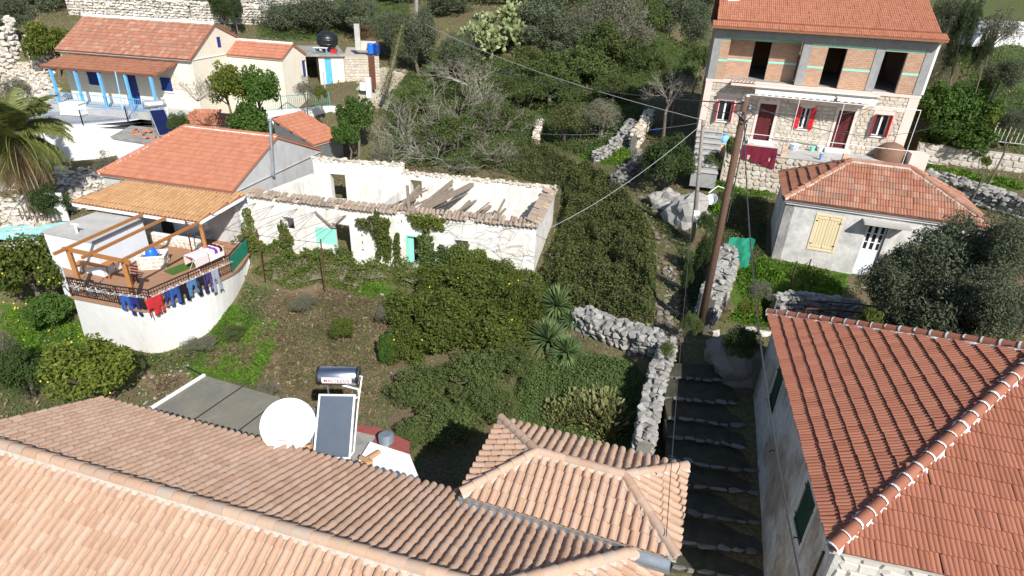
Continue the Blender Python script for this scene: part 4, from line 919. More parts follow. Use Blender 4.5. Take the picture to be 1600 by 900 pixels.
so = mb.build('shade_net', M['green_plastic']); tag(so, 'green netting tied to the end of the iron railing', 'netting'); so.modifiers.new('thickness', 'SOLIDIFY').thickness = .008
# laundry on the outside of the railing
def garment(kind, w, h, mat, seed):
    rg = random.Random(seed); nx_, nz_ = 8, 10; V = []; F_ = []
    def outline(z):                               # half-width by depth below the line
        if kind == 'shirt': return w*.5*(1 if z > .12 else .95)
        return w*.5
    mb = MB(); ph = rg.uniform(0, 6); legs = kind == 'trousers'
    grid = {}
    for j in range(nz_+1):
        t_ = j/nz_
        for i in range(nx_+1):
            x = (i/nx_-.5)*w*(1-.10*t_ if kind != 'trousers' else 1+.06*t_)
            if legs and t_ > .32: x += math.copysign(w*.05*(t_-.3), x) if i != nx_/2 else 0
            y = .028*math.sin(x*34+ph+t_*2)*(.3+t_)+.02*rg.uniform(-1, 1)*t_; zz = -h*t_*(1+(.03*math.sin(i*1.7+ph)) if t_ > .9 else 1)
            if kind == 'shirt' and t_ > .7 and i in (3, 4, 5): zz += 0
            grid[i, j] = (x, y-.02, zz)
    for j in range(nz_):
        for i in range(nx_):
            t_ = (j+.5)/nz_
            if legs and t_ > .38 and i in (3, 4) and (t_ > .5 or i == 3+seed % 2): continue
            if kind == 'shirt' and t_ > .62 and i in ((1, 2, 6) if seed % 2 else (2, 5)): continue
            k = len(mb.v); mb.quad(grid[i, j], grid[i+1, j], grid[i+1, j+1], grid[i, j+1])
    me = mb.mesh('cloth', mat); bm2 = bmesh.new(); bm2.from_mesh(me); bmesh.ops.remove_doubles(bm2, verts=bm2.verts, dist=.0005); bm2.to_mesh(me); bm2.free()
    me.polygons.foreach_set('use_smooth', [True]*len(me.polygons)); return me
LINE = MB(); lo = .16
def rail_at(px): # point on the outer clothes line above image column px
    best = None
    for a, b in zip(rp, rp[1:]):
        u_ = unit(a, b); n_ = Vector((u_.y, -u_.x, 0))
        for k in range(41):
            p = a.lerp(b, k/40)+n_*lo+Z*.66; c_ = ROT.T @ np.array([p.x, p.y, p.z-CAM_Z]); x = 800+FPX*c_[0]/c_[2]
            if best is None or abs(x-px) < best[0]: best = (abs(x-px), p, u_)
    return best[1], best[2]
WASH = [(194,.52,.80,'trousers','cloth_blue','blue trousers pegged first on the balcony line'),(207,.46,1.0,'trousers','cloth_navy','navy trousers pegged between blue trousers and a dark top'),(219,.36,.62,'shirt','cloth_dark','dark charcoal top pegged beside the red shirt'),
 (238,.78,.95,'shirt','cloth_red','bright red long-sleeved shirt hanging on the balcony line'),(259,.30,.85,'trousers','cloth_indigo','narrow indigo trousers hanging right after the red shirt'),(270,.46,.90,'trousers','cloth_blue','royal blue trousers pegged beside black trousers'),
 (283,.46,.95,'trousers','cloth_black','black trousers pegged between royal blue trousers and jeans'),(299,.55,.85,'trousers','cloth_jeans','light blue jeans hanging on the balcony line'),(312,.50,1.0,'trousers','cloth_dark','black trousers hanging beside the light blue jeans'),
 (323,.42,1.05,'trousers','cloth_violet','dark violet leggings hanging beside pale grey trousers'),(333,.50,1.25,'trousers','cloth_grey','pale grey trousers hanging last on the balcony line')]
for k, (px, w_, h_, kd, mt, lb) in enumerate(WASH):
    p, u_ = rail_at(px); g = thing('laundry_'+('shirt' if kd == 'shirt' else 'trousers'), lb, 'laundry', p, math.atan2(u_.y, u_.x), 'laundry on the balcony railing')
    me = garment(kd, w_, h_, M[mt], 60+k); o = link('cloth', me); o.parent = g; o.modifiers.new('thickness', 'SOLIDIFY').thickness = .012
    mb = MB()
    for s_ in (-.4, .4): mb.cbox((w_*s_, 0, -.04), .02, .03, .10)
    pg = mb.mesh('clothes_peg', M['white_paint']); po = link('clothes_peg', pg); po.parent = g
mb = MB()
for a, b in zip(rp[:5], rp[1:5]):
    u_ = unit(a, b); n_ = Vector((u_.y, -u_.x, 0))
    for o_ in (.16, .26): mb.tube([a+n_*o_+Z*.68, b+n_*o_+Z*.68], .006, 4)
    for k in range(4): p = a.lerp(b, k/4); mb.bar(p+Z*.70, p+n_*.30+Z*.68, .015)
tag(mb.build('clothes_line', M['white_paint']), 'white clothes line wires on brackets outside the balcony railing', 'clothes line')
# pergola
PG = thing('timber_pergola', 'orange-brown timber pergola frame with two posts over the balcony', 'pergola', onplane(127,442,Z*6,Z)); pz_ = 8.15
t0, t1 = U(107,391,CAM_Z-pz_), U(193,409,CAM_Z-pz_)
for t_ in (t0, t1): mb = MB(); mb.cbox((t_.x, t_.y, 6.0), .17, .17, pz_-6.0-.06, .2); mb.build('post', M['timber'], PG)
mb = MB(); u_ = unit(t0, t1); mb.bar(t0-u_*.3+Z*.03, t1+u_*.35+Z*.03, .13, .16); mb.build('cross_beam', M['timber'], PG)
for (x1, y1), (x2, y2) in (((222,335),(84,397)), ((258,341),(128,403)), ((310,348),(182,411))):
    a = onplane(x1, y1, Z*8.28, Z); b = onplane(x2, y2, Z*8.28, Z); mb = MB(); mb.bar(a, b, .10, .13); mb.build('rafter', M['timber'], PG)
# things on the balcony
c = onplane(242,415,Z*6,Z); PL = thing('stone_planter', 'raised planter box clad in cream crazy stone with a white rim', 'planter', c); ru_ = .28
u_, n_ = Vector((math.cos(ru_), math.sin(ru_), 0)), Vector((-math.sin(ru_), math.cos(ru_), 0)); mb = MB()
wl4 = [Wall(c+u_*x0-Vector((0, 0, 6))+n_*y0, c+u_*x1+n_*y1-Vector((0, 0, 6)), 6.0, 6.62, .12) for x0, y0, x1, y1 in ((-.62,-.45,.62,-.45),(.62,-.45,.62,.45),(.62,.45,-.62,.45),(-.62,.45,-.62,-.45))]
for w in wl4: w.build(mb, x0=.0)
bx_ = mb.build('box', M['white_plaster'], PL); masonry('stone', wl4[0], bx_, M['stone_pale'], .22, 60, z0=6.02, z1=6.6, seed=77, proud=.015); masonry('stone', wl4[1], bx_, M['stone_pale'], .22, 40, z0=6.02, z1=6.6, seed=78, proud=.015)
mb = MB()
for (x0, y0, x1, y1) in ((-.66,-.44,.66,-.44),(-.66,.44,.66,.44)): mb.bar(c+u_*x0+n_*y0+Z*.65, c+u_*x1+n_*y1+Z*.65, .14, .06)
for x0 in (-.6, .6): mb.bar(c+u_*x0-n_*.37+Z*.65, c+u_*x0+n_*.37+Z*.65, .12, .06)
mb.build('rim', M['white_clean'], PL); mb = MB(); mb.box(c-u_*.5-n_*.34+Z*.3, u_*1.0, n_*.68, Z*.2); mb.build('soil', M['bark'], PL)
tb = c+n_*.1-u_*.05+Z*.52; BB = thing('blue_tub', 'upturned bright blue plastic tub standing in the stone planter', 'tub', tb); mb = MB()
mb.lathe(tb, [(.30, 0), (.31, .05), (.29, .12), (.25, .30), (.20, .40), (.06, .46), (.01, .465)], 20); mb.build('body', M['blue_plastic'], BB, True); mb = MB(); mb.tube([tb+u_*.28+Z*.2, tb+u_*.38+Z*.25, tb+u_*.30+Z*.34], .02, 6); mb.build('handle', M['blue_plastic'], BB)
c = onplane(293,415,Z*6.02,Z); mb = MB(); a1 = math.radians(62); mb.cbox(c, 2.1, .75, .02, a1); tag(mb.build('grass_mat', M['fake_grass']), 'artificial grass mat spread on the brown balcony floor', 'mat')
c = onplane(325,415,Z*6,Z); AIR = thing('drying_rack', 'clothes airer covered with white and pink sheets on the balcony', 'clothes airer', c, math.radians(66)); mb = MB()
for y in (-.3, .3):
    mb.tube([(-.75, y*1.3, 0), (-.75, -y*.6, .85)], .014, 5); mb.tube([(.75, y*1.3, 0), (.75, -y*.6, .85)], .014, 5)
for y in (-.35, 0, .35): mb.tube([(-.9, y, .85), (.9, y, .85)], .010, 5)
mb2 = link('frame', mb.mesh('frame', M['white_paint'])); mb2.parent = AIR
for k, (mt, x0, x1) in enumerate((('sheet_white', -.1, .8), ('sheet_pink', -.95, -.15), ('purple_plastic', .25, .42), ('maroon', .55, .72))):
    mb = MB(); pv = None; dz = .012*k
    for i in range(13):
        t_ = i/12*2-1; y = t_*.46 if abs(t_) < .8 else math.copysign(.37+.05*(abs(t_)-.8), t_); z = .87+dz if abs(t_) < .8 else .87+dz-(abs(t_)-.8)*(2.6 if k < 2 else 1.2); z = max(z, .05)
        q = ((x0, y*(1+.03*k), z+.015*math.sin(i*2)), (x1, y*(1+.03*k), z+.015*math.cos(i*1.7)))
        if pv: mb.quad(pv[0], pv[1], q[1], q[0])
        pv = q
    o = link('sheet', mb.mesh('sheet', M[mt])); o.parent = AIR; o.modifiers.new('thickness', 'SOLIDIFY').thickness = .01
def slat_bench(name, label, c, rz, L, w, h, n, back=False, mat='timber', grp=None, cat='bench'):
    T = thing(name, label, cat, c, rz, grp); me = MB(); me.cbox((0, 0, 0), L, w/n*.72, .03); sm = me.mesh('slat', M[mat])
    for k in range(n):
        o = link('slat', sm); o.parent = T; o.location = (0, -w/2+w*(k+.5)/n, h-.03)
    for sx in (-1, 1):
        for sy in (-1, 1): m_ = MB(); m_.bar((sx*(L/2-.1), sy*(w/2-.06), 0), (sx*(L/2-.1), sy*(w/2-.06), h-.031), .05); o = link('leg', m_.mesh('leg', M[mat])); o.parent = T
    if back:
        for k in range(3):
            o = link('back_slat', sm); o.parent = T; o.location = (0, w/2+.03*k, h+.12+k*.14); o.rotation_euler = (1.35, 0, 0)
    return T
rzb = math.radians(-14)
slat_bench('wooden_table', 'long slatted orange timber table under the pergola', onplane(152,432,Z*6,Z), rzb+.35, 1.7, .75, .72, 6, cat='table')
slat_bench('wooden_bench', 'slatted timber bench with backrest beside the white store wall', onplane(150,417,Z*6,Z), rzb+.35, 1.5, .40, .42, 3, True)
slat_bench('red_chair', 'small red slatted chair next to the front pergola post', onplane(209,443,Z*6,Z), rzb, .42, .42, .42, 4, True, 'maroon', cat='chair')
def bicycle(label, c, rz, mat, lean=0, mat2='rubber', flat=False):
    B = thing('bicycle', label, 'bicycle', c, rz); B.rotation_euler = (lean, 0, rz); r = .33
    for x in (-.52, .52):
        m_ = MB(); pts = [(x+r*math.cos(2*math.pi*k/20), 0, r+r*math.sin(2*math.pi*k/20)) for k in range(21)]; m_.tube(pts, .020, 5, cap=False); w = link('wheel', m_.mesh('wheel', M[mat2])); w.parent = B
        m_ = MB()
        for k in range(10): a = 2*math.pi*k/10; m_.bar((x, 0, r), (x+r*.96*math.cos(a), 0, r+r*.96*math.sin(a)), .006)
        s = link('spokes', m_.mesh('spokes', M['galvanised'])); s.parent = w
    m_ = MB(); A_, S_, B_, Hh, F_ = (-.52,0,.33), (-.2,0,.80), (-.08,0,.30), (.36,0,.82), (.52,0,.33)
    for a, b in ((A_, S_), (A_, B_), (B_, S_), (B_, Hh), (S_, Hh), (Hh, F_)): m_.tube([a, b], .022, 6)
    o = link('frame', m_.mesh('frame', M[mat])); o.parent = B
    m_ = MB(); m_.tube([(-.2,0,.80), (-.22,0,.90)], .015, 6); m_.cbox((-.22, 0, .90), .26, .13, .05); o = link('saddle', m_.mesh('saddle', M['black_plastic'])); o.parent = B
    m_ = MB(); m_.tube([(.36,0,.82), (.34,0,.98), (.38,-.02,1.0)], .014, 6); m_.tube([(.30,-.28,1.0), (.38,-.1,1.0), (.38,.1,1.0), (.30,.28,1.0)], .014, 6); o = link('handlebar', m_.mesh('handlebar', M[mat2])); o.parent = B
    return B
bicycle('white and pink bicycle leaning inside the iron railing under the left pergola post', onplane(130,463,Z*6.0,Z), math.radians(-14), 'white_paint', .10); bicycle('white bicycle with dark wheels leaning on the railing between the pergola posts', onplane(160,466,Z*6.0,Z), math.radians(-14), 'white_paint', .14)
c = onplane(322,384,Z*6,Z); RT = thing('round_table', 'round grey table beside the veranda post', 'table', c); mb = MB(); mb.lathe(c, [(.45, .70), (.45, .74)], 18); mb.build('table_top', M['tank_grey'], RT); mb = MB(); mb.lathe(c, [(.2, 0), (.04, .05), (.04, .70)], 10); mb.build('leg', M['tank_grey'], RT)
c = onplane(205,395,Z*6,Z)
for k, (px, py, lb) in enumerate(((182,408,'folded dark blue garden chair leaning near the white store'), (196,406,'dark garden chair with mesh seat next to the stone planter'))):
    c = onplane(px,py,Z*6,Z); CH = thing('garden_chair', lb, 'chair', c, rzb+.4)
    for nm, bxs in (('seat', ((0,0,.42,.44,.44,.03),)), ('backrest', ((0,.22,.45,.44,.03,.45),))):
        m_ = MB()
        for x, y, z, sx, sy, sz in bxs: m_.cbox((x, y, z), sx, sy, sz)
        o = link(nm, m_.mesh(nm, M['cloth_navy' if k == 0 else 'dark_iron'])); o.parent = CH
    for sx in (-.19, .19):
        for sy in (-.19, .19): m_ = MB(); m_.bar((sx, sy, 0), (sx, sy, .42), .025); o = link('leg', m_.mesh('leg', M['dark_iron'])); o.parent = CH
# ============================================================ cottage with cream shutters (hipped roof)
d = 8.6; cb = U(1224,311,d); su = unit(cb, U(1446,342,d)); sn = Vector((-su.y, su.x, 0)); LS, DS_ = 8.3, 4.4
cA, cB, cC, cD = cb+sn*DS_, cb, cb+su*LS, cb+su*LS+sn*DS_; r1, r2 = cb+su*2.65+sn*2.2+Z*1.55, cb+su*5.1+sn*2.2+Z*1.55
CT = thing('hipped_cottage', 'old white cottage with weathered red hipped roof and cream shutters behind the olive tree', 'house', cb-Z*3)
mb = MB(); mb.poly([p-Z*.10 for p in (cA, cB, cC, cD)]); roof = mb.build('roof', M['pale_concrete'], CT)
tiled_plane(roof, [cB, cC, r2, r1], 'tile_old', 'wave', .24, .34, 220, seed=61); tiled_plane(roof, [cA, cB, r1], 'tile_brown', 'wave', .24, .45, 80, seed=62, th=.075)
tiled_plane(roof, [cC, cD, r2], 'tile_old', 'wave', .24, .34, 0, seed=63); tiled_plane(roof, [cD, cA, r1, r2], 'tile_old', 'wave', .24, .34, 0, seed=64)
for a, b in ((cB, r1), (cA, r1), (cC, r2), (cD, r2), (r2, r1)): ridge_tiles(roof, a+Z*.05, b+Z*.05, 'tile_old', .11, .38, 'mortar', True)
ov = .18; cor = [cA-sn*ov+su*ov, cB+sn*ov+su*ov, cC+sn*ov-su*ov, cD-sn*ov-su*ov]; zt = CAM_Z-d-.10; zb = 7.2
W_ = [Wall(cor[i], cor[(i+1) % 4], zb, zt, .4) for i in range(4)]; sf = W_[1]
wr = sf.rect4((1278,337),(1314,341),(1264,388),(1302,391)); drr = sf.rect4((1354,350),(1386,354),(1335,422),(1368,426)); drr = (drr[0], drr[1], zb+.9, drr[3]); sf.op += [wr, drr]
mb = MB(); W_[0].build(mb); sf.build(mb, x0=.0, x1=sf.L); W_[2].build(mb, x0=.41); W_[3].build(mb, x0=.41, x1=W_[3].L-.41); mb.build('wall', M['dirty_wall'], CT)
mb = MB(); sf.box(mb, -.02, sf.L, zt-.12, zt, .005, .10); mb.build('eave_board', M['white_paint'], CT)
mbf = MB()
for q in ((wr[0]-.09, wr[0], wr[2]-.09, wr[3]+.09), (wr[1], wr[1]+.09, wr[2]-.09, wr[3]+.09), (wr[0], wr[1], wr[3], wr[3]+.09), (wr[0], wr[1], wr[2]-.09, wr[2])): sf.box(mbf, *q, -.08, .03)
wd = mbf.build('window', M['cream_shutter'], CT); shutters(wd, sf, (wr[0]+.004, wr[1]-.004, wr[2], wr[3]), M['cream_shutter'], -.04); g = MB(); sf.box(g, wr[0]+.02, wr[1]-.02, wr[2]+.02, wr[3]-.02, -.25, -.2); g.build('pane', M['window_glass'], wd)
zm = drr[2]+(drr[3]-drr[2])*.52; mb = MB(); sf.box(mb, drr[0]+.03, drr[1]-.03, drr[2], zm, -.16, -.11); dd = mb.build('door', M['pale_blue_wall'], CT, label='weathered blue-white door with small panes')
window(dd, sf, (drr[0]+.03, drr[1]-.03, zm, drr[3]-.03), 'white_paint', .10, .07, 2, 2)
mb = MB(); sf.box(mb, drr[0]-.3, drr[1]+.7, drr[3]+.14, drr[3]+.24, .002, .6); mb.build('canopy', M['pale_concrete'], CT)
mb = MB(); sf.box(mb, drr[0]-.3, drr[1]+.3, zb-.3, zb+.88, .002, .9); mb.build('door_step', M['slab_grey'], CT)
# ============================================================ stone and brick house with red shutters
zE = CAM_Z-2.27; fl_, fr_ = Vector((10.95, 37.2, 0)), Vector((21.9, 34.3, 0)); TH = thing('unfinished_house', 'tall house with raw brick upper floor, stone ground floor and red shutters', 'house', (fl_+fr_)/2+Z*11.6)
FW = Wall(fl_, fr_, 10.6, zE, .3); zg = FW.at(1178,217)[1]; zS1 = (FW.at(1104,122)[1]+FW.at(1440,150)[1])/2; dep = 8.0; bk = -FW.n*dep
up0, up1 = zS1+.02, zE-.02
# ground floor
G_ = Wall(fl_, fr_, 10.6, zS1-.02, .35)
dr1 = G_.rect4((1189,159),(1214,162),(1176,216),(1202,219)); dr2 = G_.rect4((1310,170),(1334,173),(1297,232),(1322,235)); zd = (dr1[2]+dr2[2])/2
w1 = G_.rect4((1124,154),(1146,156),(1118,189),(1140,191)); w2 = G_.rect4((1253,168),(1268,169),(1246,203),(1260,204)); w3 = G_.rect4((1369,180),(1392,182),(1361,204),(1384,206))
dr1 = (dr1[0], dr1[1], zd, dr1[3]); dr2 = (dr2[0], dr2[1], zd, dr2[3]); hz = (w1[3]+w2[3]+w3[3])/3; w1, w2, w3 = [(a, b, hz-1.2, hz) for a, b, _, _ in (w1, w2, w3)]
dr1 = (dr1[0], dr1[1], zd, hz+.02); dr2 = (dr2[0], dr2[1], zd, hz+.02)
G_.op += [dr1, dr2, w1, w2, w3]; mb = MB(); G_.build(mb)
sides = [Wall(fr_, fr_+bk, 10.6, zE, .3), Wall(fl_+bk, fl_, 10.6, zE, .3)]; bw_ = Wall(fr_+bk, fl_+bk, 10.6, zE, .3)
bw_.op += [(1.0, 2.2, up0+.9, up0+2.1), (5.0, 6.2, up0+.9, up0+2.2), (9.4, 10.6, up0+.6, up0+2.2)]
gw = mb.build('wall', M['mortar'], TH); mb = MB()
for s in sides: s.build(mb, x0=.36, x1=s.L-.36)
bw_.build(mb); mb.build('side_wall', M['brick_orange'], TH)
holes = [(a-.16, b+.16, c-.1, e+.2) for a, b, c, e in (dr1, dr2, w1, w2, w3)]
masonry('stone', G_, gw, M['stone_pale'], .23, 290, holes, .38, G_.L-.5, 10.7, zS1-.1, .025, 3)
mb = MB()                                        # pink plaster surrounds, corner pilasters and band
for a, b, c, e in (dr1, dr2, w1, w2, w3):
    G_.box(mb, a-.15, a, c, e+.19, -.1, .034); G_.box(mb, b, b+.15, c, e+.19, -.1, .034); G_.box(mb, a, b, e, e+.19, -.1, .034)
    if c > zd+.3: G_.box(mb, a-.15, b+.15, c-.09, c, -.1, .036)
G_.box(mb, -.02, .37, 10.6, zS1-.03, -.1, .05); G_.box(mb, G_.L-.5, G_.L+.02, 10.6, zS1-.03, -.1, .05); G_.box(mb, .37, G_.L-.5, hz+.20, hz+.42, -.1, .031)
mb.build('plaster_trim', M['pink_plaster'], TH)
for r in (dr1, dr2): panel_door(TH, G_, r, M['maroon'], .14); mb = MB(); G_.box(mb, r[0]-.25, r[1]+.25, zd-.20, zd, .002, .45); mb.build('door_step', M['white_clean'], TH)
for k, r in enumerate((w1, w2, w3)):
    wd = window(TH, G_, r, 'white_paint', .14, .06, 1, 0, 'white_paint'); wth = (r[1]-r[0])/2
    for sgn, x in ((-1, r[0]), (1, r[1])):
        ang = math.radians(172 if k == 1 else 95); o = math.cos(ang)*-1; mb = MB(); a = G_.pt(x, r[2]-.02, .05); dv = (G_.u*sgn*math.cos(math.pi-ang)+G_.n*math.sin(ang)).normalized() if k == 1 else (G_.u*sgn*.18+G_.n).normalized()
        L_ = wth*1.05 if k == 1 else wth*.62; tn = dv.cross(Z).normalized()*.04; mb.box(a-tn/2, dv*L_, tn, Z*(r[3]-r[2]+.04)); sh = mb.build('shutter', M['red_shutter'], wd)
        mb = MB()
        for f in (.2, .5, .8): mb.box(a-tn*.5+dv*.05+Z*((r[3]-r[2])*f-.15)-tn*.2, dv*(L_-.1), tn*1.4, Z*.02)
        mb.build('louvre', M['maroon'], sh)
# slab, awning
mb = MB(); FW.box(mb, -.05, FW.L+.05, zS1-.16, zS1, -dep, .06); FW.box(mb, 1.35, FW.L-2.2, zS1-.14, zS1-.02, .062, .95); mb.build('floor_slab', M['pink_plaster'], TH)
mb = MB(); x0 = 2.6
for a, b in ((2.7, 6.9), (7.0, FW.L-2.3)):
    FW.box(mb, a, b, zS1-.34, zS1-.28, .80, 1.25); n_ = int((b-a)/.18)
    for k in range(n_): FW.box(mb, a+k*.18, a+k*.18+.17, zS1-.46-.04*(k % 2), zS1-.281, 1.255, 1.265)
aw = mb.build('awning', M['sheet_white'], TH); mb = MB(); FW.box(mb, 2.6, FW.L-2.2, zS1-.27, zS1-.19, .55, .68); mb.build('awning_box', M['galvanised'], aw)
rg = random.Random(2); xf = [(0, orient(FW.pt(1.4+.2*k, zS1+.03, .92), -FW.u, -FW.n, Z)) for k in range(7)]
place_pieces('roof_tile', tile_set('tile_weathered', 'barrel', .2, .4), M['tile_weathered'], xf, TH, 300)
# upper floor: concrete frame, brick infill, empty openings
cols = [(0, .42), FW.rect4((1262,60),(1272,61),(1240,130),(1252,132))[:2], FW.rect4((1372,66),(1386,68),(1352,140),(1366,142))[:2], (FW.L-.42, FW.L)]
cols = [cols[0]]+[((a+b)/2-.22, (a+b)/2+.22) for a, b in cols[1:3]]+[cols[3]]
for a, b in cols: mb = MB(); FW.box(mb, a, b, up0, up1-.40, -.4, .02); mb.build('column', M['concrete'], TH)
mb = MB(); FW.box(mb, 0, FW.L, up1-.40, up1+.06, -.4, .025); mb.build('ring_beam', M['concrete'], TH)
ops = [FW.rect4((1184,64),(1206,66),(1169,124),(1200,127)), FW.rect4((1298,72),(1326,74),(1277,133),(1308,137)), FW.rect4((1384,77),(1420,79),(1364,139),(1400,145))]
ztop = up1-.40; zo = sum(o[3] for o in ops)/3; zo = min(zo, ztop-.2)
def brick_panel(x0, x1, o1, op, seed):
    rg = random.Random(seed); w = Wall(fl_+FW.n*o1, fr_+FW.n*o1, up0, ztop, .2); w.op.append((op[0], op[1], up0-.1, zo)); mb = MB(); w.build(mb, x0=x0, x1=x1, z0=up0, z1=ztop-.004); bp_ = mb.build('brick_panel', M['mortar'], TH)
    b = MB(); b.add([(-.5,0,-.5),(.5,0,-.5),(.5,0,.5),(-.5,0,.5),(-.48,-1,-.46),(.48,-1,-.46),(.48,-1,.46),(-.48,-1,.46)], [(4,5,6,7),(0,1,5,4),(1,2,6,5),(2,3,7,6),(3,0,4,7)]); bm_ = b.mesh('brick', M['brick_orange']); xf = []; z = up0; row = 0
    while z < ztop-.05:
        x = x0-(.13 if row % 2 else 0)
        while x < x1:
            a_, b_ = max(x, x0), min(x+.255, x1)
            for p, q in (((a_, min(b_, op[0])), (max(a_, op[1]), b_)) if z+.045 < zo else ((a_, b_),)):
                if q-p > .04: xf.append((0, orient(w.pt((p+q)/2, z+.0475, .001), w.u, -w.n, Z, (q-p-.012, .012*rg.uniform(.7, 1.3), .083))))
            x += .262
        z += .095; row += 1
    place_pieces('brick', [bm_], M['brick_orange'], xf, bp_, 0)
    return w
def mint_bands(w, x0, x1, op):
    for z, cut in ((zo+.02, False), (up0+(zo-up0)*.46, True)):
        segs = ((x0, op[0]), (op[1], x1)) if cut else ((x0, x1),)
        for a, b in segs:
            if b-a > .1: mb = MB(); w.box(mb, a+.01, b-.01, z, z+.11, -.01, .018); mb.build('mint_band', M['mint'], TH)
for i, (o1, op) in enumerate(zip((-.85, -.03, -.03), ops)):
    x0, x1 = cols[i][1], cols[i+1][0]; rec = o1 < -.5
    if rec:
        xs = FW.at(1143,60)[0]; w = brick_panel(x0, xs, -.03, (x0-1, x0-.5), 20); mint_bands(w, x0, xs, (xs, xs))
        mb = MB(); sw_ = Wall(w.pt(xs, 0, 0), w.pt(xs, 0, -.85), up0, ztop, .1); sw_.build(mb); mb.build('return_wall', M['brick_orange'], TH); x0 = xs
    w = brick_panel(x0, x1, o1, op, 10+i); mint_bands(w, x0, x1, op)
mb = MB(); FW.box(mb, .3, FW.L-.3, up0, up0+.02, -dep+.3, -.45); mb.build('upper_floor', M['concrete'], TH)
mb = MB(); FW.box(mb, .3, FW.L-.3, up1-.02, up1+.04, -dep+.3, -.41); mb.build('ceiling', M['concrete'], TH)
for x in (4.2, 8.4): mb = MB(); FW.box(mb, x, x+.15, up0+.02, up1-.03, -dep+.3, -1.2); mb.build('partition', M['brick_orange'], TH)
# roof
rz2 = 1.75; oh = .55; pl_, pr_ = FW.pt(-.25, zE+.10, oh), FW.pt(FW.L+.25, zE+.10, oh); slope = rz2/(dep/2+oh); rl, rr = FW.pt(-.1, zE+.10+rz2, -dep/2), FW.pt(FW.L+.05, zE+.10+rz2, -dep/2)
bl, br = FW.pt(-.25, zE+.10, -dep-oh), FW.pt(FW.L+.25, zE+.10, -dep-oh); mb = MB(); mb.poly([p-Z*.08 for p in (pl_, pr_, br, bl)]); roof = mb.build('roof', M['concrete'], TH)
m0 = pl_.lerp(rl, .13); m1 = pr_.lerp(rr, .13); tiled_plane(roof, [pl_, pr_, m1, m0], 'tile_orange', 'wave', .22, .34, 60, seed=71)
i0, i1 = pl_.lerp(rl, .12)+FW.u*.2+Z*.10, pr_.lerp(rr, .12)-FW.u*.3+Z*.10; tiled_plane(roof, [i0, i1, rr+Z*.10-FW.u*.1, rl+Z*.10+FW.u*.05], 'tile_orange', 'wave', .22, .34, 240, seed=72)
tiled_plane(roof, [br, bl, rl, rr], 'tile_orange', 'wave', .22, .34, 0, seed=73); ridge_tiles(roof, rr+Z*.13, rl+Z*.13, 'tile_orange', .12, .38, 'mortar', False)
cp = onplane(1143,6,FW.pt(0, 0, -dep*.33), FW.n); mb = MB(); mb.cbox((cp.x, cp.y, zE+.9), .7, .6, 1.6, .0); mb.build('chimney', M['white_plaster'], roof); mb = MB(); FW.box(mb, FW.L-.02, FW.L+.14, zE-2.7, zE+.05, -.2, -.05); mb.build('drain_pipe', M['white_paint'], TH)
# terrace in front
zt_ = zd-.22; TW_o = 2.6; tl, tr_ = FW.pt(1.7, 0, TW_o), FW.pt(FW.L+.3, 0, TW_o+.4); TR = thing('front_terrace', 'paved terrace with rough cream stone front wall before the red shuttered house', 'terrace', tl+Z*11)
tl, tr_ = Vector((tl.x, tl.y, 0)), Vector((tr_.x, tr_.y, 0)); tw = Wall(tl, tr_, 8.8, zt_-.02, .35); mb = MB(); tw.build(mb); Wall(FW.pt(1.7, 0, .06), tl, 8.8, zt_-.02, .3).build(mb, x1=TW_o-.42); wl5 = mb.build('retaining_wall', M['mortar'], TR); masonry('stone', tw, wl5, M['stone_pale'], .30, 200, x0=.1, z0=9.2, z1=zt_-.05, proud=.05, seed=31)
mb = MB(); slab(mb, [tl+Z*zt_, tr_+Z*zt_, FW.pt(FW.L, zt_, .06), FW.pt(1.7, zt_, .06)], .1); mb.build('paving', M['pale_concrete'], TR)
xs_ = []
for px, py in ((1222,240),(1312,246),(1170,226)):
    p = onplane(px, py, Vector((0, 0, zt_)), Z); s_ = (p-tw.a).dot(tw.u); xs_.append(s_); mb = MB(); tw.box(mb, s_-.14, s_+.14, zt_, zt_+.55, -.30, -.02); mb.build('parapet_pillar', M['peach_plaster'], TR)
PS = [thing('awning_frame', 'white tube frame with posts on the terrace of the red shuttered house', 'frame', tw.pt(2, zt_, 0))]; mb = MB(); zb_ = zS1-.35
for s_ in (.5, 3.2, 5.4, 9.0): p = tw.pt(s_, zt_, -.2); mb = MB(); mb.tube([p, p+Z*(zb_-zt_)], .018, 6); mb.build('post', M['white_paint'], PS[0])
mb = MB(); mb.tube([tw.pt(.5, zt_+1.05, -.2), tw.pt(9.6, zt_+1.05, -.2)], .018, 6); mb.tube([tw.pt(.5, zb_, -.2), tw.pt(9.0, zb_, -.2)], .022, 6); mb.build('cross_bar', M['white_paint'], PS[0])
mb = MB(); a, b = tw.at(1160,228)[0], tw.at(1216,230)[0]; pv = None
for i in range(11):
    f = i/10; x = a+(b-a)*f; q = (tw.pt(x, zt_+.45, .07), tw.pt(x+.05, zt_+.45-.75-.42*f, .10+.03*math.sin(i*2.2)))
    if pv: mb.quad(pv[1], q[1], q[0], pv[0])
    pv = q
o = mb.build('hanging_cloth', M['maroon_cloth']); tag(o, 'large maroon cloth hung over the terrace wall', 'cloth'); o.modifiers.new('thickness', 'SOLIDIFY').thickness = .015
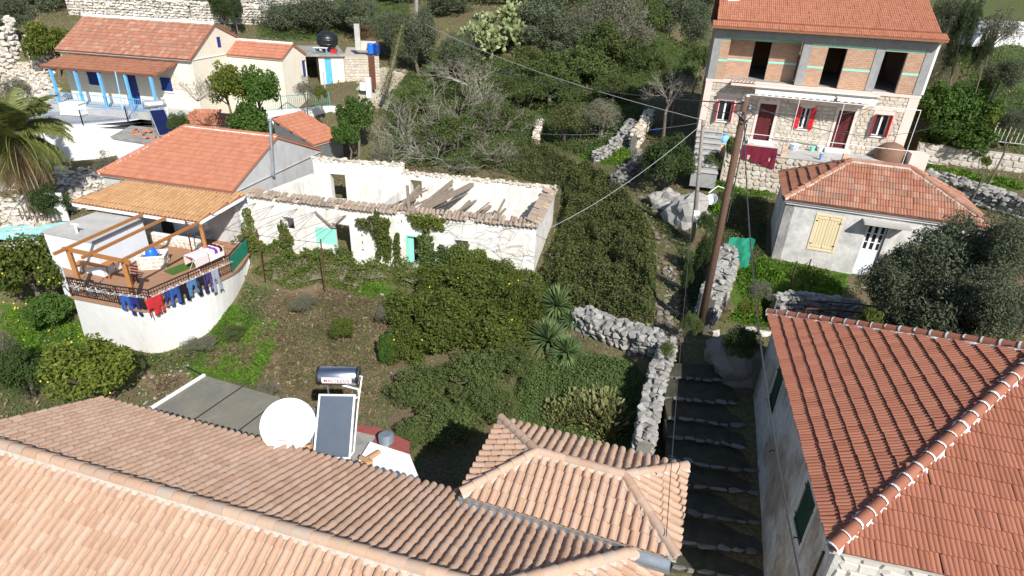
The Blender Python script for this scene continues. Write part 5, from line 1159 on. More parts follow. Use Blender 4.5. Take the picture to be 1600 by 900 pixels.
# stairs
ST = thing('stone_stairs', 'grey stone stairs climbing to the terrace beside the peach pillar', 'stairs', FW.pt(.3, 11, 3)); p0 = Vector((FW.pt(0, 0, 3.3).x, FW.pt(0, 0, 3.3).y, 0))
for k in range(8): mb = MB(); zz = 10.5+k*.24; mb.box(FW.pt(.0, 9.6, 4.0-k*.42), FW.u*1.4, -FW.n*.48, Z*(zz-9.65)); s_o = mb.build('step', M['concrete'], ST); mb = MB(); mb.box(FW.pt(-.03, zz-.048, 4.06-k*.42), FW.u*1.46, -FW.n*.475, Z*.05); mb.build('tread', M['pale_concrete'], s_o)  # risers darker than treads: step shading put into the colours
c = onplane(1131,224,Z*(zt_),Z); PB = thing('stair_pillar', 'peach plastered pillar at the foot of the stairs', 'pillar', c-Z*1.2); mb = MB(); mb.cbox(c-Z*1.3, .45, .45, 1.3); mb.build('shaft', M['peach_plaster'], PB); mb = MB(); mb.cbox(c, .52, .52, .06); mb.build('cap', M['pale_concrete'], PB)
BG = thing('blue_bag', 'light blue plastic bag standing on the stair pillar', 'bag', c+Z*.06); mb = MB(); mb.lathe(c+Z*.06, [(.18,0),(.26,.12),(.24,.30),(.12,.42),(.20,.52)], 9, sc=(1, .7)); mb.build('body', M['lightblue_plastic'], BG)
# plant table, pots, oven
c = onplane(1255,222,Vector((0, 0, zt_)),Z); PT = thing('plant_table', 'small white table with pots under the middle red shuttered window', 'table', c); mb = MB(); mb.cbox(c+Z*.62, 1.2, .45, .04); mb.build('table_top', M['white_paint'], PT)
for sx in (-.5, .5):
    for sy in (-.18, .18): mb = MB(); mb.cbox(c+Vector((sx, sy, 0)), .04, .04, .62); mb.build('leg', M['white_paint'], PT)
def pot(label, c, r, h, mat, plant=None):
    T = thing('plant_pot', label, 'pot', c); mb = MB(); mb.lathe(c, [(r*.7, 0), (r, h*.9), (r*1.08, h*.92), (r*1.08, h), (r*.9, h)], 12); mb.build('pot', M[mat], T); return T
pot('dark blue pot on the left of the white plant table', c+Vector((-.35, 0, .66)), .17, .26, 'cloth_indigo'); pot('turquoise pot on the right of the white plant table', c+Vector((.4, 0, .66)), .20, .28, 'teal_tarp'); pot('small red pot between blue and turquoise pots', c+Vector((.02, 0, .66)), .12, .2, 'red_plastic')
for lb, px, py, r, h, mt in (('wide pale blue tub on the terrace by the peach parapet pillar',1240,234,.28,.35,'pale_blue_wall'),('white round pot on the terrace between two doors',1280,236,.2,.3,'white_paint'),('mint green pot on the terrace near the right door',1268,236,.16,.28,'mint'),('purple bucket before the right maroon door',1306,224,.17,.3,'purple_plastic'),('lilac vase standing low in front of the terrace wall',1282,250,.12,.35,'rail_blue')): pot(lb, onplane(px, py, Vector((0, 0, zt_)), Z), r, h, mt)
c = onplane(1396,256,Vector((0, 0, zt_-.1)),Z); OV = thing('domed_oven', 'brown domed clay oven with pale plastered block beside the terrace', 'oven', c); mb = MB(); mb.lathe(c+Vector((0, .6, 0)), [(.8, -.5), (.8, .35), (.7, .7), (.45, .95), (.12, 1.06), (.01, 1.07)], 16); mb.build('dome', M['clay'], OV, True); mb = MB(); mb.cbox(c+Vector((1.0, -.25, -.6)), .9, .8, 1.35, -.2); mb.build('block', M['pink_plaster'], OV)
# ============================================================ blue and white house
b0, b1 = U(85,78,6.3), U(297,94,6.3); lu = unit(b0, b1); ln_ = Vector((-lu.y, lu.x, 0)); LB = (b1-b0).length
BH = thing('blue_house', 'cream house with red roof, blue porch posts and blue shutters above the white wall', 'house', (b0+b1)/2-Z*4)
rgA, rgB = b0+ln_*3.4+Z*2.1, b1+ln_*3.4+Z*2.1; nA, nB = b0+ln_*6.4+Z*.9, b1+ln_*6.4+Z*.9
mb = MB(); mb.poly([p-Z*.08 for p in (b0, b1, rgB, rgA)]); roof = mb.build('roof', M['pale_concrete'], BH); tiled_plane(roof, [b0, b1, rgB, rgA], 'tile_old', 'wave', .26, .36, 240, seed=81); tiled_plane(roof, [nB, nA, rgA, rgB], 'tile_old', 'wave', .26, .36, 0, seed=82)
ridge_tiles(roof, rgB+Z*.05, rgA+Z*.05, 'white_mortar', .11, .40, 'white_mortar', False, 'white_mortar'); zgB = 10.2
mb = MB(); bs = Wall(b0+lu*.15+ln_*.25, b1-lu*.1+ln_*.25, zgB-1.2, b0.z-.10, .35)
wa, db, wc = bs.rect4((137,111),(153,113),(140,132),(157,133)), bs.rect4((192,115),(213,117),(197,150),(217,152)), bs.rect4((250,112),(266,112),(252,138),(268,138)); db = (db[0], db[1], zgB+.02, db[3]); wc = (wc[0], wc[1], wa[2], wa[3]); bs.op += [wa, db, wc]; bs.build(mb)
be = Wall(bs.b, bs.b+ln_*5.9, zgB-1.2, b0.z-.1, .35); wq = be.rect4((338,57),(343,58),(340,73),(345,74)); be.build(mb, x0=.36); Wall(be.b, bs.a+ln_*5.9, zgB-1.2, b0.z-.1, .35).build(mb, x0=.36); Wall(bs.a+ln_*5.9, bs.a, zgB-1.2, b0.z-.1, .35).build(mb, x0=.36, x1=5.5)
for o in (0, -.3): mb.poly([be.pt(0, b0.z-.1, o), be.pt(5.9, b0.z-.1, o), be.pt(5.9, b0.z+.85, o), be.pt(3.15, b0.z+2.02, o)])
mb.poly([bs.pt(0, b0.z-.1, 0), bs.pt(0, b0.z-.1, -5.9), bs.pt(0, b0.z+.85, -5.9), bs.pt(0, b0.z+2.02, -3.15)]); mb.build('wall', M['cream_wall'], BH)
mb = MB(); be.box(mb, wq[0], wq[1], wq[2], wq[3], .002, .04); mb.build('gable_window', M['dark_blue'], BH)
for r in (wa, wc):
    wd = window(BH, bs, r, 'white_paint', .2, .05, 1); shutters(wd, bs, r, M['dark_blue'], .01); g = MB(); bs.box(g, r[0]-.1, r[1]+.1, r[2]-.1, r[2], .002, .08); g.build('sill', M['white_paint'], wd)
panel_door(BH, bs, db, M['dark_blue'], .08)
mb = MB(); be.box(mb, 0, 5.9, b0.z-.06, b0.z, .01, .05); mb.build('gable_trim', M['white_paint'], BH)
p0, p1, p2, p3 = U(62,104,7.25), U(240,118,7.25), U(280,97,6.55), U(106,84,6.55); mb = MB(); mb.poly([p-Z*.09 for p in (p0, p1, p2, p3)]); pr2 = mb.build('porch_roof', M['maroon'], BH); tiled_plane(pr2, [p0, p1, p2, p3], 'tile_brown', 'wave', .26, .36, 60, seed=83)
for k, (px, py) in enumerate(((78,108),(117,113),(154,115),(195,118),(235,121))):
    t_ = p0.lerp(p1, (k+.35)/5.0)+ln_*.15; t_ = onplane(px, py, p0+ln_*.15-Z*.0, ln_); mb = MB(); mb.cbox((t_.x, t_.y, zgB), .16, .16, p0.z-zgB-.1, -.17); mb.build('porch_post', M['blue_paint'], BH)
mb = MB(); a, b = bs.pt(-.2, zgB, 0), bs.pt(bs.L+.1, zgB, 0); slab(mb, [a+bs.n*1.9, b+bs.n*1.9, b, a], .9); mb.build('porch_floor', M['pale_concrete'], BH)
mb = MB(); mb.bar(onplane(180,112,p0+ln_*-.1,ln_), onplane(192,172,p0-ln_*1.4,ln_), .06, .06); mb.build('aerial_pole', M['blue_paint'], BH)
# annex
a0, a1 = U(346,85,6.4), U(440,93,6.4); au = unit(a0, a1); an = Vector((-au.y, au.x, 0)); AX = thing('white_annex', 'low white annex with orange-red roof joined to the blue house gable', 'annex', a0-Z*3); r0, r1_ = a0+an*1.7+Z*.9, a1+an*1.7+Z*.9; n0_, n1_ = a0+an*3.4, a1+an*3.4
mb = MB(); mb.poly([p-Z*.08 for p in (a0, a1, r1_, r0)]); roof = mb.build('roof', M['pale_concrete'], AX); tiled_plane(roof, [a0, a1, r1_, r0], 'tile_orange', 'wave', .26, .36, 90, seed=85); tiled_plane(roof, [n1_, n0_, r0, r1_], 'tile_orange', 'wave', .26, .36, 0, seed=86); ridge_tiles(roof, r1_+Z*.04, r0+Z*.04, 'white_mortar', .10, .38, 'white_mortar', False)
mb = MB(); cor = [a0+an*.1, a1+an*.1-au*.08, n1_-an*.1-au*.08, n0_-an*.1]; aw_ = [Wall(cor[i], cor[(i+1) % 4], 9.2, a0.z-.08, .3) for i in range(4)]; ae = aw_[1]; dq = ae.rect4((472,94),(478,94),(474,121),(480,121)); ae.op.append(dq)
for w in aw_: w.build(mb, x0=.0 if w is ae else .31, x1=w.L-(.31 if w is aw_[0] else 0))
for o in (0, -.25): mb.poly([ae.pt(0, a0.z-.08, o), ae.pt(ae.L, a0.z-.08, o), ae.pt(ae.L/2, a0.z+.85, o)])
mb.build('wall', M['cream_wall'], AX); panel_door(AX, ae, dq, M['dark_blue'], .1)
# store with blue door, roof terrace, water tank
s0_, s1_ = U(386,88,6.9), U(536,87,6.75); GW = Wall(U(497,88,6.85), U(536,88,6.85), 10.6, 13.15, .3); ST2 = thing('store_room', 'small cream store room with light blue door and flat concrete roof below the black water tank', 'store', GW.pt(1, 10.8, 0)); gdr = GW.rect4((507,88),(517,88),(509,128),(520,128)); gdr = (gdr[0], gdr[1], 10.6, 12.95); GW.op.append(gdr)
mb = MB(); GW.build(mb); Wall(GW.b, GW.b-GW.n*4, 10.6, 13.15, .3).build(mb, x0=.31); Wall(GW.a-GW.n*4, GW.a, 10.6, 13.15, .3).build(mb, x1=3.69); mb.build('wall', M['cream_wall'], ST2); panel_door(ST2, GW, gdr, M['door_blue'], .06)
mb = MB(); GW.box(mb, -2.6, GW.L+.15, 13.16, 13.34, -6, .25); mb.build('roof_slab', M['slab_grey'], ST2)
SWL = Wall(GW.b+GW.u*.02, U(592,90,6.9), 9.8, 13.1, .5); RW_ = thing('stone_retaining_wall', 'high squared stone retaining wall beside the blue store door', 'stone wall', SWL.pt(1, 10.5, 0)); mb = MB(); SWL.build(mb); SWL.box(mb, 0, SWL.L, 12.95, 13.12, -7, -.5); cw_ = mb.build('wall_core', M['mortar'], RW_); masonry('stone', SWL, cw_, M['stone_pale'], .26, 200, z0=10.3, z1=13.05, seed=40, proud=.04)
tc = U(513,80,6.62); WT = thing('water_tank', 'round black plastic water tank on the store roof', 'water tank', tc); mb = MB(); mb.lathe(tc, [(.25,.15),(.62,.28),(.86,.62),(.90,.95),(.84,1.25),(.55,1.50),(.22,1.58),(.22,1.66),(.02,1.67)], 24); mb.build('body', M['black_plastic'], WT, True); mb = MB()
for z_ in (.6, .95, 1.25): mb.lathe(tc+Z*z_, [(.885 if z_ == .6 else .915 if z_ < 1 else .86, -.03), (.90 if z_ == .6 else .93 if z_ < 1 else .875, 0), (.885 if z_ == .6 else .915 if z_ < 1 else .85, .03)], 24)
mb.build('rib', M['black_plastic'], WT); mb = MB()
for sx in (-.5, .5): mb.cbox(tc+Vector((sx, 0, -.02)), .15, 1.2, .22)
mb.build('cradle', M['white_paint'], WT)
tq = tc+Vector((-.3, -1.1, -.02)); SB = thing('white_bench', 'low white bench with a red crate beside the black water tank', 'bench', tq); mb = MB(); mb.cbox(tq+Z*.38, 1.2, .35, .05); mb.build('seat', M['white_paint'], SB)
for sx in (-.5, .5): mb = MB(); mb.cbox(tq+Vector((sx, 0, 0)), .05, .3, .38); mb.build('leg', M['lightblue_plastic'], SB)
tq = tc+Vector((.75, -.95, -.02)); mb = MB(); mb.cbox(tq, .45, .32, .26); mb.cbox(tq+Z*.27, .49, .36, .03); tag(mb.build('red_crate', M['red_plastic']), 'small red plastic crate in front of the black water tank', 'crate')
# gate frame and blue object beyond
gp = U(560,78,6.5); GT = thing('gate_frame', 'pale concrete gate post with rusty lattice gate by the olive trees', 'gate', gp); mb = MB(); mb.cbox(gp, .45, .35, 2.1, .2); mb.build('post', M['pale_concrete'], GT); mb = MB()
for k in range(7): mb.bar(gp+Vector((.3+k*.2, .1, .8)), gp+Vector((.3+k*.2, .1, 2.0)), .03)
for z_ in (.8, 1.4, 2.0): mb.bar(gp+Vector((.28, .1, z_)), gp+Vector((1.55, .1, z_)), .04)
mb.build('lattice', M['rust_iron'], GT); mb = MB(); mb.cbox(gp+Vector((.9, .12, 0)), 1.3, .3, .75, .05); mb.build('plinth', M['stone_pale'], GT)
bq = U(583,84,6.7); BD = thing('blue_drum', 'blue plastic drums tied together at the edge of the stone terrace', 'drum', bq)
for k in range(2): mb = MB(); mb.lathe(bq+Vector((k*.5-.2, k*.2, 0)), [(.25,0),(.28,.1),(.28,.75),(.22,.85),(.02,.86)], 14); mb.build('drum', M['dark_blue' if k else 'blue_plastic'], BD)
# ============================================================ terrace wall, railings
def railing(name, label, pts, h, mat, step=.14, keep=120, cat='railing', bar=.02):
    T = thing(name, label, cat, pts[0]); mb = MB()
    for a, b in zip(pts, pts[1:]): mb.bar(a+Z*h, b+Z*h, .045, .04); mb.bar(a+Z*.08, b+Z*.08, .035, .03)
    mb.build('rail', M[mat], T); b_ = MB(); b_.bar((0, 0, .09), (0, 0, h-.02), bar, bar); me = b_.mesh('bar', M[mat]); xf = []
    for a, b in zip(pts, pts[1:]):
        n_ = max(1, int((b-a).length/step)); xf += [(0, Matrix.Translation(a.lerp(b, k/n_))) for k in range(n_)]
    place_pieces('bar', [me], M[mat], xf, T, keep); mb = MB()
    for a, b in zip(pts, pts[1:]):
        n_ = max(1, round((b-a).length/2.2))
        for k in range(n_+1): mb = MB(); mb.bar(a.lerp(b, k/n_)-Z*.05, a.lerp(b, k/n_)+Z*(h+.05), .055); mb.build('post', M[mat], T)
    return T
dT = 10.3; tpx = [(-30,228),(20,212),(60,198),(130,195),(200,189),(228,184),(290,178)]; TT = [U(px, py, dT) for px, py in tpx]
TE = thing('white_terrace_wall', 'tall stained white retaining wall below the blue house terrace', 'retaining wall', TT[2]-Z*3.5); mb = MB()
for a, b in zip(TT, TT[1:]):
    o = Vector((a.x, a.y, 0)).normalized()*-.25; o2 = Vector((b.x, b.y, 0)).normalized()*-.25; mb.quad(Vector((a.x, a.y, 5.4))+o, Vector((b.x, b.y, 5.4))+o2, b, a); i_ = Vector((a.x, a.y, 0)).normalized()*.35; i2 = Vector((b.x, b.y, 0)).normalized()*.35; mb.quad(a, b, b+i2, a+i_)
mb.build('wall', M['white_plaster'], TE)
mb = MB(); slab(mb, [p-Z*.03 for p in TT[1:]]+[bs.pt(bs.L+.5, CAM_Z-dT-.03, 0), bs.pt(-3.5, CAM_Z-dT-.03, -.5)], .25); mb.build('paving', M['slab_grey'], TE)
railing('terrace_railing', 'long pale blue railing on top of the white terrace wall', TT[1:6], .95, 'rail_blue', .13, 160)
q_ = [bs.pt(.0, zgB, 1.8), bs.pt(bs.L-1.6, zgB, 1.8)]; railing('porch_railing', 'sky blue railing between the porch posts of the blue house', q_, .85, 'blue_paint', .15, 80)
mb = MB(); c = U(118,178,10.28); T = thing('water_box', 'white plastered cistern box standing on the blue house terrace', 'cistern', c); mb.hexa([c+Vector(v) for v in ((-.75,-.5,0),(.75,-.5,0),(.75,.5,0),(-.75,.5,0),(-.65,-.42,.75),(.65,-.42,.75),(.65,.42,.75),(-.65,.42,.75))]); mb.build('body', M['white_clean'], T); mb = MB(); mb.cbox(c+Z*.751, 1.4, .9, .06); mb.build('lid', M['white_paint'], T)
mb = MB(); mb.bar(U(130,176,10.2), U(168,170,10.1), .10, .10); tag(mb.build('blue_beam', M['blue_paint']), 'blue painted beam lying on the terrace next to the white cistern box', 'beam')
dR = 9.9; RR_ = [U(345,190,dR+.2), U(375,178,dR), U(440,172,dR), U(515,166,dR), U(560,172,dR)]; TE2 = thing('white_garden_wall', 'bright white garden wall below the teal railing', 'garden wall', RR_[2]-Z*2); mb = MB()
for a, b in zip(RR_, RR_[1:]): mb.hexa([Vector((a.x, a.y, 7.2)), Vector((b.x, b.y, 7.2)), Vector((b.x, b.y+.3, 7.2)), Vector((a.x, a.y+.3, 7.2)), a, b, b+Vector((0, .3, 0)), a+Vector((0, .3, 0))])
mb.build('wall', M['white_clean'], TE2); railing('garden_railing', 'teal blue railing on the white garden wall', [p+Vector((0, .1, 0)) for p in RR_[1:4]], 1.0, 'teal_paint', .15, 120)
for px, py, h in ((466,148,1.9),(509,150,1.9)): c = U(px, py, 9.5); mb = MB(); mb.tube([c, c+Z*h], .05, 6); tag(mb.build('blue_post', M['rail_blue']), 'slim blue post of the vine frame by the teal railing', 'post', 'slim blue posts by the teal railing')
c = U(577,147,9.3); GP = thing('gate_pillar', 'white gate pillar with small white meter box at the lane end', 'pillar', c); mb = MB(); mb.cbox(c-Z*.3, .4, .4, 1.6); mb.build('shaft', M['white_clean'], GP); mb = MB(); mb.cbox(c+Vector((-.45, -.1, .3)), .4, .3, .6); mb.build('meter_box', M['white_paint'], GP)
mb = MB(); mb.box(c+Vector((.0, .4, .3)), Vector((.5, .1, 0)), Vector((-.02, .06, 0)), Z*2.6); tag(mb.build('rusty_sheet', M['rust_iron']), 'upright rusty metal sheet behind the white gate pillar', 'sheet')
# white tent/shed at the far right and house edge at the left
c = atrho(1612,52,62); TN = thing('white_polytunnel', 'white domed tunnel shed with dark blue side at the far field', 'shed', c-Z*2); mb = MB(); pv = None
for i in range(13):
    a = math.pi*i/12; q = (c+Vector((3*math.cos(a)*-1, 1.5, 1.9*math.sin(a)-1.2)), c+Vector((3*math.cos(a)*-1+1, 9, 1.9*math.sin(a)-1.2)))
    if pv: mb.quad(pv[0], q[0], q[1], pv[1])
    pv = q
mb.poly([c+Vector((-3*math.cos(math.pi*i/12), 1.5, 1.9*math.sin(math.pi*i/12)-1.2)) for i in range(13)]); mb.build('cover', M['white_paint'], TN, False)
# ============================================================ steps between the houses
SP = [(1115,905,15.25),(1112,862,15.0),(1108,815,14.75),(1104,770,14.5),(1100,733,14.25),(1098,695,14.0),(1096,665,13.8),(1092,632,13.6),(1085,598,13.4),(1078,570,13.2)]
pth = tag(link('stepped_path', MB().mesh('stepped_path', M['slab_grey'])), kind='structure')
stps = [U(*p) for p in SP]
for i, (a, b) in enumerate(zip(stps, stps[1:])):
    d_ = unit(a, b); n_ = Vector((d_.y, -d_.x, 0)); w0 = 1.25; z1 = b.z+.05; rg = random.Random(i); mb = MB()
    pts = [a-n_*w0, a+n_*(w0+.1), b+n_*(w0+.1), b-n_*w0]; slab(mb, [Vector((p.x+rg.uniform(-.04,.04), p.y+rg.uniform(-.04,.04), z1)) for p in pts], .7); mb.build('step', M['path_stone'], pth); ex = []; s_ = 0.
    while s_ < 2*w0:
        w_ = rg.uniform(.25, .6); p = a-n_*(w0-s_-w_/2)-d_*.02; ex.append((rg.randrange(7), Matrix.Translation((p.x, p.y, z1-.03+rg.uniform(-.03, .02))) @ Matrix.Rotation(math.atan2(n_.y, n_.x)+rg.gauss(0, .12), 4, 'Z') @ Matrix.Diagonal((w_*1.05, rg.uniform(.14, .28), .13, 1)))); s_ += w_
    place_pieces('edge_stone', STONES['stone_dark'], M['stone_dark'], ex, pth, 40)
up_pts = [(1068,545,13.1),(1058,515,12.9),(1054,490,12.75),(1050,465,12.6),(1048,440,12.45),(1046,415,12.3),(1040,392,12.15),(1030,368,12.0),(1014,345,11.75),(998,325,11.55),(984,308,11.35),(965,290,11.2),(945,272,11.0)]
rg = random.Random(12); xf = []
for a, b in zip([U(*p) for p in up_pts], [U(*p) for p in up_pts[1:]]):
    d_ = unit(a, b); n_ = Vector((d_.y, -d_.x, 0)); L = (b-a).length
    for k in range(3):
        for j in range(4):
            p = a.lerp(b, (k+.5)/3)+n_*(-.62+j*.42+rg.uniform(-.08, .08)); p.z = H(p.x, p.y)+rg.uniform(-.06, .01); xf.append((rg.randrange(7), Matrix.Translation(p) @ Matrix.Rotation(rg.uniform(0, 6), 4, 'Z') @ Matrix.Diagonal((rg.uniform(.25, .65), rg.uniform(.2, .45), .2, 1))))
place_pieces('paving_stone', stone_meshes('stone', M['stone_path'], 7, 31), M['stone_path'], xf, pth, 250)
# ============================================================ dry-stone walls
def gl(pxs): return [G(*p) for p in pxs]
a_ = [U(1002,722,14.6), U(1008,680,14.4), U(1016,640,14.2), U(1026,605,14.0), U(1037,572,13.8), U(1033,556,13.7)]
dry_wall('dry_stone_wall', a_, .95, .62, 'stone_grey', .26, 'grey dry-stone wall running along the steps beside the overgrown plot', keep=300, seed=1)
a_ = [U(1030,557,13.8), U(990,545,13.9), U(945,530,14.05), U(903,512,14.2)]
dry_wall('dry_stone_wall', a_, 1.0, .95, 'stone_grey', .34, 'thick grey dry-stone wall from the steps to the yucca plants', keep=260, seed=2)
a_ = [U(1098,505,12.5), U(1118,470,12.3), U(1130,440,12.1), U(1128,425,12.0)]
dry_wall('dry_stone_wall', a_, 1.3, .75, 'stone_grey', .30, 'sunlit dry-stone wall behind the leaning wooden pole', keep=240, seed=3)
dry_wall('dry_stone_wall', [U(1205,487,12.2), U(1255,486,12.1), U(1290,492,12.0), U(1330,500,12.0)], .8, .5, 'stone_grey', .28, 'low broken stone wall in the grass behind the red hipped roof', keep=150, seed=4)
dry_wall('dry_stone_wall', gl([(925,255),(955,240),(975,225),(985,212)]), [.5,.7,1.0,1.1], .6, 'stone_grey', .30, 'rubble wall of loose grey stones by the yellow flowers', keep=140, seed=5)
dry_wall('dry_stone_wall', gl([(988,235),(1003,215),(1013,197)]), 1.1, .55, 'stone_pale', .34, 'pale rendered stone wall end standing among yellow flowers', keep=100, seed=6)
dry_wall('dry_stone_wall', gl([(1440,288),(1500,308),(1560,326),(1605,340)]), .8, .9, 'stone_grey', .32, 'heap of dark grey stones along the flowering grass behind the cottage', keep=220, seed=7)
SR2 = Wall(U(1436,226,8.35), U(1640,248,8.2), 9.8, 11.75, .4); MW = thing('mortared_stone_wall', 'pale mortared garden wall of big irregular stones behind the flowering grass', 'stone wall', SR2.pt(2, 10.5, 0)); mb = MB(); SR2.build(mb); cw_ = mb.build('wall_core', M['mortar'], MW); masonry('stone', SR2, cw_, M['stone_white'], .34, 200, z0=9.9, z1=11.73, seed=70, proud=.035)
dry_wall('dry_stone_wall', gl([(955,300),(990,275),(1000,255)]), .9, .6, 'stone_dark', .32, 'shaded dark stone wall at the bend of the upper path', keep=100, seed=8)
for k, (pts, h, sz, lb) in enumerate((([(110,22),(200,26),(300,34),(420,38)], 1.6, .34, 'long pale terrace wall behind the blue house'), ([(380,22),(440,14),(520,10)], 1.3, .34, 'pale field wall beyond the cypress behind the blue house'), ([(-10,120),(20,100),(28,72)], 2.2, .45, 'broken pale stone ruin wall left of the blue house'), ([(52,112),(70,100),(92,98)], 2.4, .4, 'stone corner wall beside the lemon tree left of the blue house'))):
    dry_wall('dry_stone_wall', gl(pts), h, .7, 'stone_white', sz, lb, keep=60, seed=20+k)
dry_wall('dry_stone_wall', [G(835,235), G(838,222), G(842,205)], .9, .4, 'stone_pale', .3, 'short stone wall stub beside the white blossoming bush', keep=60, seed=30)
# boulders by the path
def boulder(label, c, s, mat='stone_dark', seed=0):
    bm = bmesh.new(); bmesh.ops.create_icosphere(bm, subdivisions=3, radius=1)
    for v in bm.verts:
        n = mnoise.fractal(v.co*1.2+Vector((seed*7, 0, 0)), 1, 2, 4); cr = mnoise.voronoi(v.co*1.6+Vector((seed, 0, 0)))[0]; v.co *= (.85+.35*n+.25*(cr[1]-cr[0])); v.co = Vector((v.co.x*s[0], v.co.y*s[1], v.co.z*s[2]))
    me = bpy.data.meshes.new('boulder'); bm.to_mesh(me); bm.free(); me.materials.append(M[mat]); o = link('boulder', me); o.location = c; return tag(o, label, 'boulder')
boulder('big cracked grey rock beside the upper path', G(1078,345)+Z*.2, (1.35,1.0,1.5), 'stone_grey', 1); boulder('rock outcrop in the shade of the round bush', G(1040,318)+Z*.1, (1.0,.8,.9), 'stone_grey', 2)
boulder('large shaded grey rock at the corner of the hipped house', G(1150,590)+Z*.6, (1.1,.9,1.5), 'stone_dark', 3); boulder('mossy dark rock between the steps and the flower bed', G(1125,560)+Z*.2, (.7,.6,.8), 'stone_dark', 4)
rg = random.Random(5)
for k, (px, py) in enumerate(((1118,524),(1172,520),(1192,524),(1199,523),(1215,505))):
    o = link('white_rock', STONES['stone_white'][k % 7]); o.location = G(px, py)+Z*.12; s = rg.uniform(.25, .45); o.scale = (s*1.3, s, s); tag(o, 'white rock at the edge of the shaded bed behind the hipped house', 'rock', 'white rocks behind the hipped house')
# rubble heap at the left
xf = []
for k in range(900):
    px, py = rg.choice(((rg.uniform(85,205), rg.uniform(262,330)), (rg.uniform(0,90), rg.uniform(305,390)), (rg.uniform(0,85), rg.uniform(100,170))))
    g_ = G(px, py); s = rg.uniform(.12, .42); xf.append((rg.randrange(7), Matrix.Translation(g_+Z*s*.25) @ Matrix.Rotation(rg.uniform(0, 6), 4, 'Z') @ Matrix.Rotation(rg.gauss(0, .4), 4, 'X') @ Matrix.Diagonal((s*1.3, s, s*.8, 1))))
tag(merged('rubble', STONES['stone_white'], M['stone_white'], xf), 'loose white rubble strewn below the terrace wall', 'rubble', kind='stuff')
xf = []
for k in range(260):
    px, py = rg.choice(((rg.uniform(400,620), rg.uniform(440,520)), (rg.uniform(210,300), rg.uniform(570,640)), (rg.uniform(590,660), rg.uniform(120,170)), (rg.uniform(1040,1070), rg.uniform(380,520)), (rg.uniform(430,620), rg.uniform(460,620))))
    g_ = G(px, py); s = rg.uniform(.05, .17); xf.append((rg.randrange(7), Matrix.Translation(g_+Z*s*.15) @ Matrix.Rotation(rg.uniform(0, 6), 4, 'Z') @ Matrix.Diagonal((s*1.3, s, s*.7, 1))))
tag(merged('scattered_stones', STONES['stone_grey'], M['stone_grey'], xf), 'small stones scattered over the plot', 'stones', kind='stuff')
# ============================================================ poles and wires
pb = U(1095,507,12.35); pt_ = atrho(1167,150,22.4); pd = (pt_-pb)
PO = thing('wooden_pole', 'tall brown wooden power pole leaning beside the steps', 'power pole', pb); mb = MB(); mb.tube([pb-Z*.4, pb.lerp(pt_, .5), pt_], [.155, .135, .115], 10); mb.build('shaft', M['pole_wood'], PO, True)
mb = MB()
for k in range(4): c = pt_-pd*(.01+.028*k)+Vector((.13 if k % 2 else -.15, -.12, 0)); mb.lathe(c, [(.03,-.08),(.06,-.05),(.045,0),(.06,.05),(.02,.09)], 8)
mb.build('insulator', M['galvanised'], PO); mb = MB(); mb.tube([pt_-pd*.03+Vector((.1,-.1,0)), pt_-pd*.05+Vector((.28,-.2,-.1)), pt_-pd*.08+Vector((.05,-.25,-.1)), pt_-pd*.06+Vector((-.3,-.15,0)), pt_-pd*.1+Vector((.15,-.12,0)), pt_-pd*.3+Vector((.16,-.1,0)), pt_-pd*.5+Vector((.16,-.1,0))], .022, 5); mb.build('cable_loop', M['wire'], PO)
mb = MB(); mb.lathe(pt_, [(.12, 0), (.10, .05), (.02, .08)], 10); mb.build('cap', M['galvanised'], PO)
qb = U(1084,372,11.6); qt = atrho(1099,188,math.hypot(qb.x, qb.y)); P2 = thing('slim_pole', 'slim grey wooden telephone pole by the upper path', 'pole', qb); mb = MB(); mb.tube([qb-Z*.3, qt], [.11, .085], 8); mb.build('shaft', M['pole_grey'], P2, True)
mb = MB(); mb.cbox(qb+Vector((-.15, -.12, .95)), .30, .2, .55); mb.build('meter_box', M['white_paint'], P2)
fb = G(651,112); ft = atrho(651,-60,math.hypot(fb.x, fb.y)); P3 = thing('far_pole', 'tall grey wooden pole among the olive trees by the lane', 'pole', fb); mb = MB(); mb.tube([fb-Z*.3, ft], [.17, .13], 8); mb.build('shaft', M['pole_grey'], P3, True); fb2 = fb+Vector((-.35, .1, 0)); mb = MB(); mb.tube([fb2, fb2.lerp(ft, .72)], .08, 6); mb.build('stay_post', M['pole_grey'], P3)
gpx = [(598,148),(612,108),(622,65),(628,40)]; rr = [49.5, 50.5, 52, 53]; mb = MB(); mb.tube([atrho(px, py, r) for (px, py), r in zip(gpx, rr)], [.16,.14,.12,.10], 7); IV = thing('ivy_stay', 'leaning stay post wrapped in moss green ivy near the lane', 'post', atrho(598,148,49.5)); mb.build('stay', M['bark'], IV); IVY_AX = [atrho(px, py, r) for (px, py), r in zip(gpx, rr)]
def wire(label, a, b, sag, r=.012, mat='wire'):
    mb = MB(); mb.tube(catenary(a, b, sag), r, 5); tag(mb.build('overhead_wire', M[mat]), label, 'wire')
wire('pale overhead wire from the far pole down to the slim pole', atrho(650,30,60), qt, .6, .016, 'pale_wire'); wire('dark overhead cable from the olive wood to the wooden pole', atrho(600,40,58), pt_-pd*.03, 1.2, .022)
wire('pale service wire from the slim pole to the ruin', qt-Z*.15, sW.pt(sW.L, 8.7, .0), .5, .012, 'pale_wire'); wire('thin wire crossing from the slim pole toward the blossoming bush', qt-Z*.1, U(835,208,9.7), .3, .010, 'pale_wire')
e1_ = Vector((5.2, 7.2, 11.2)); wire('thin overhead line running from the slim pole over the steps to the hipped wing', qt-Z*.2, wp(hw-.3, -hd+.2, .35), .8, .010); wire('thick black cable running from the wooden pole over the steps', pt_-pd*.05, Vector((4.6, 4.0, 11.0)), 1.2, .020)
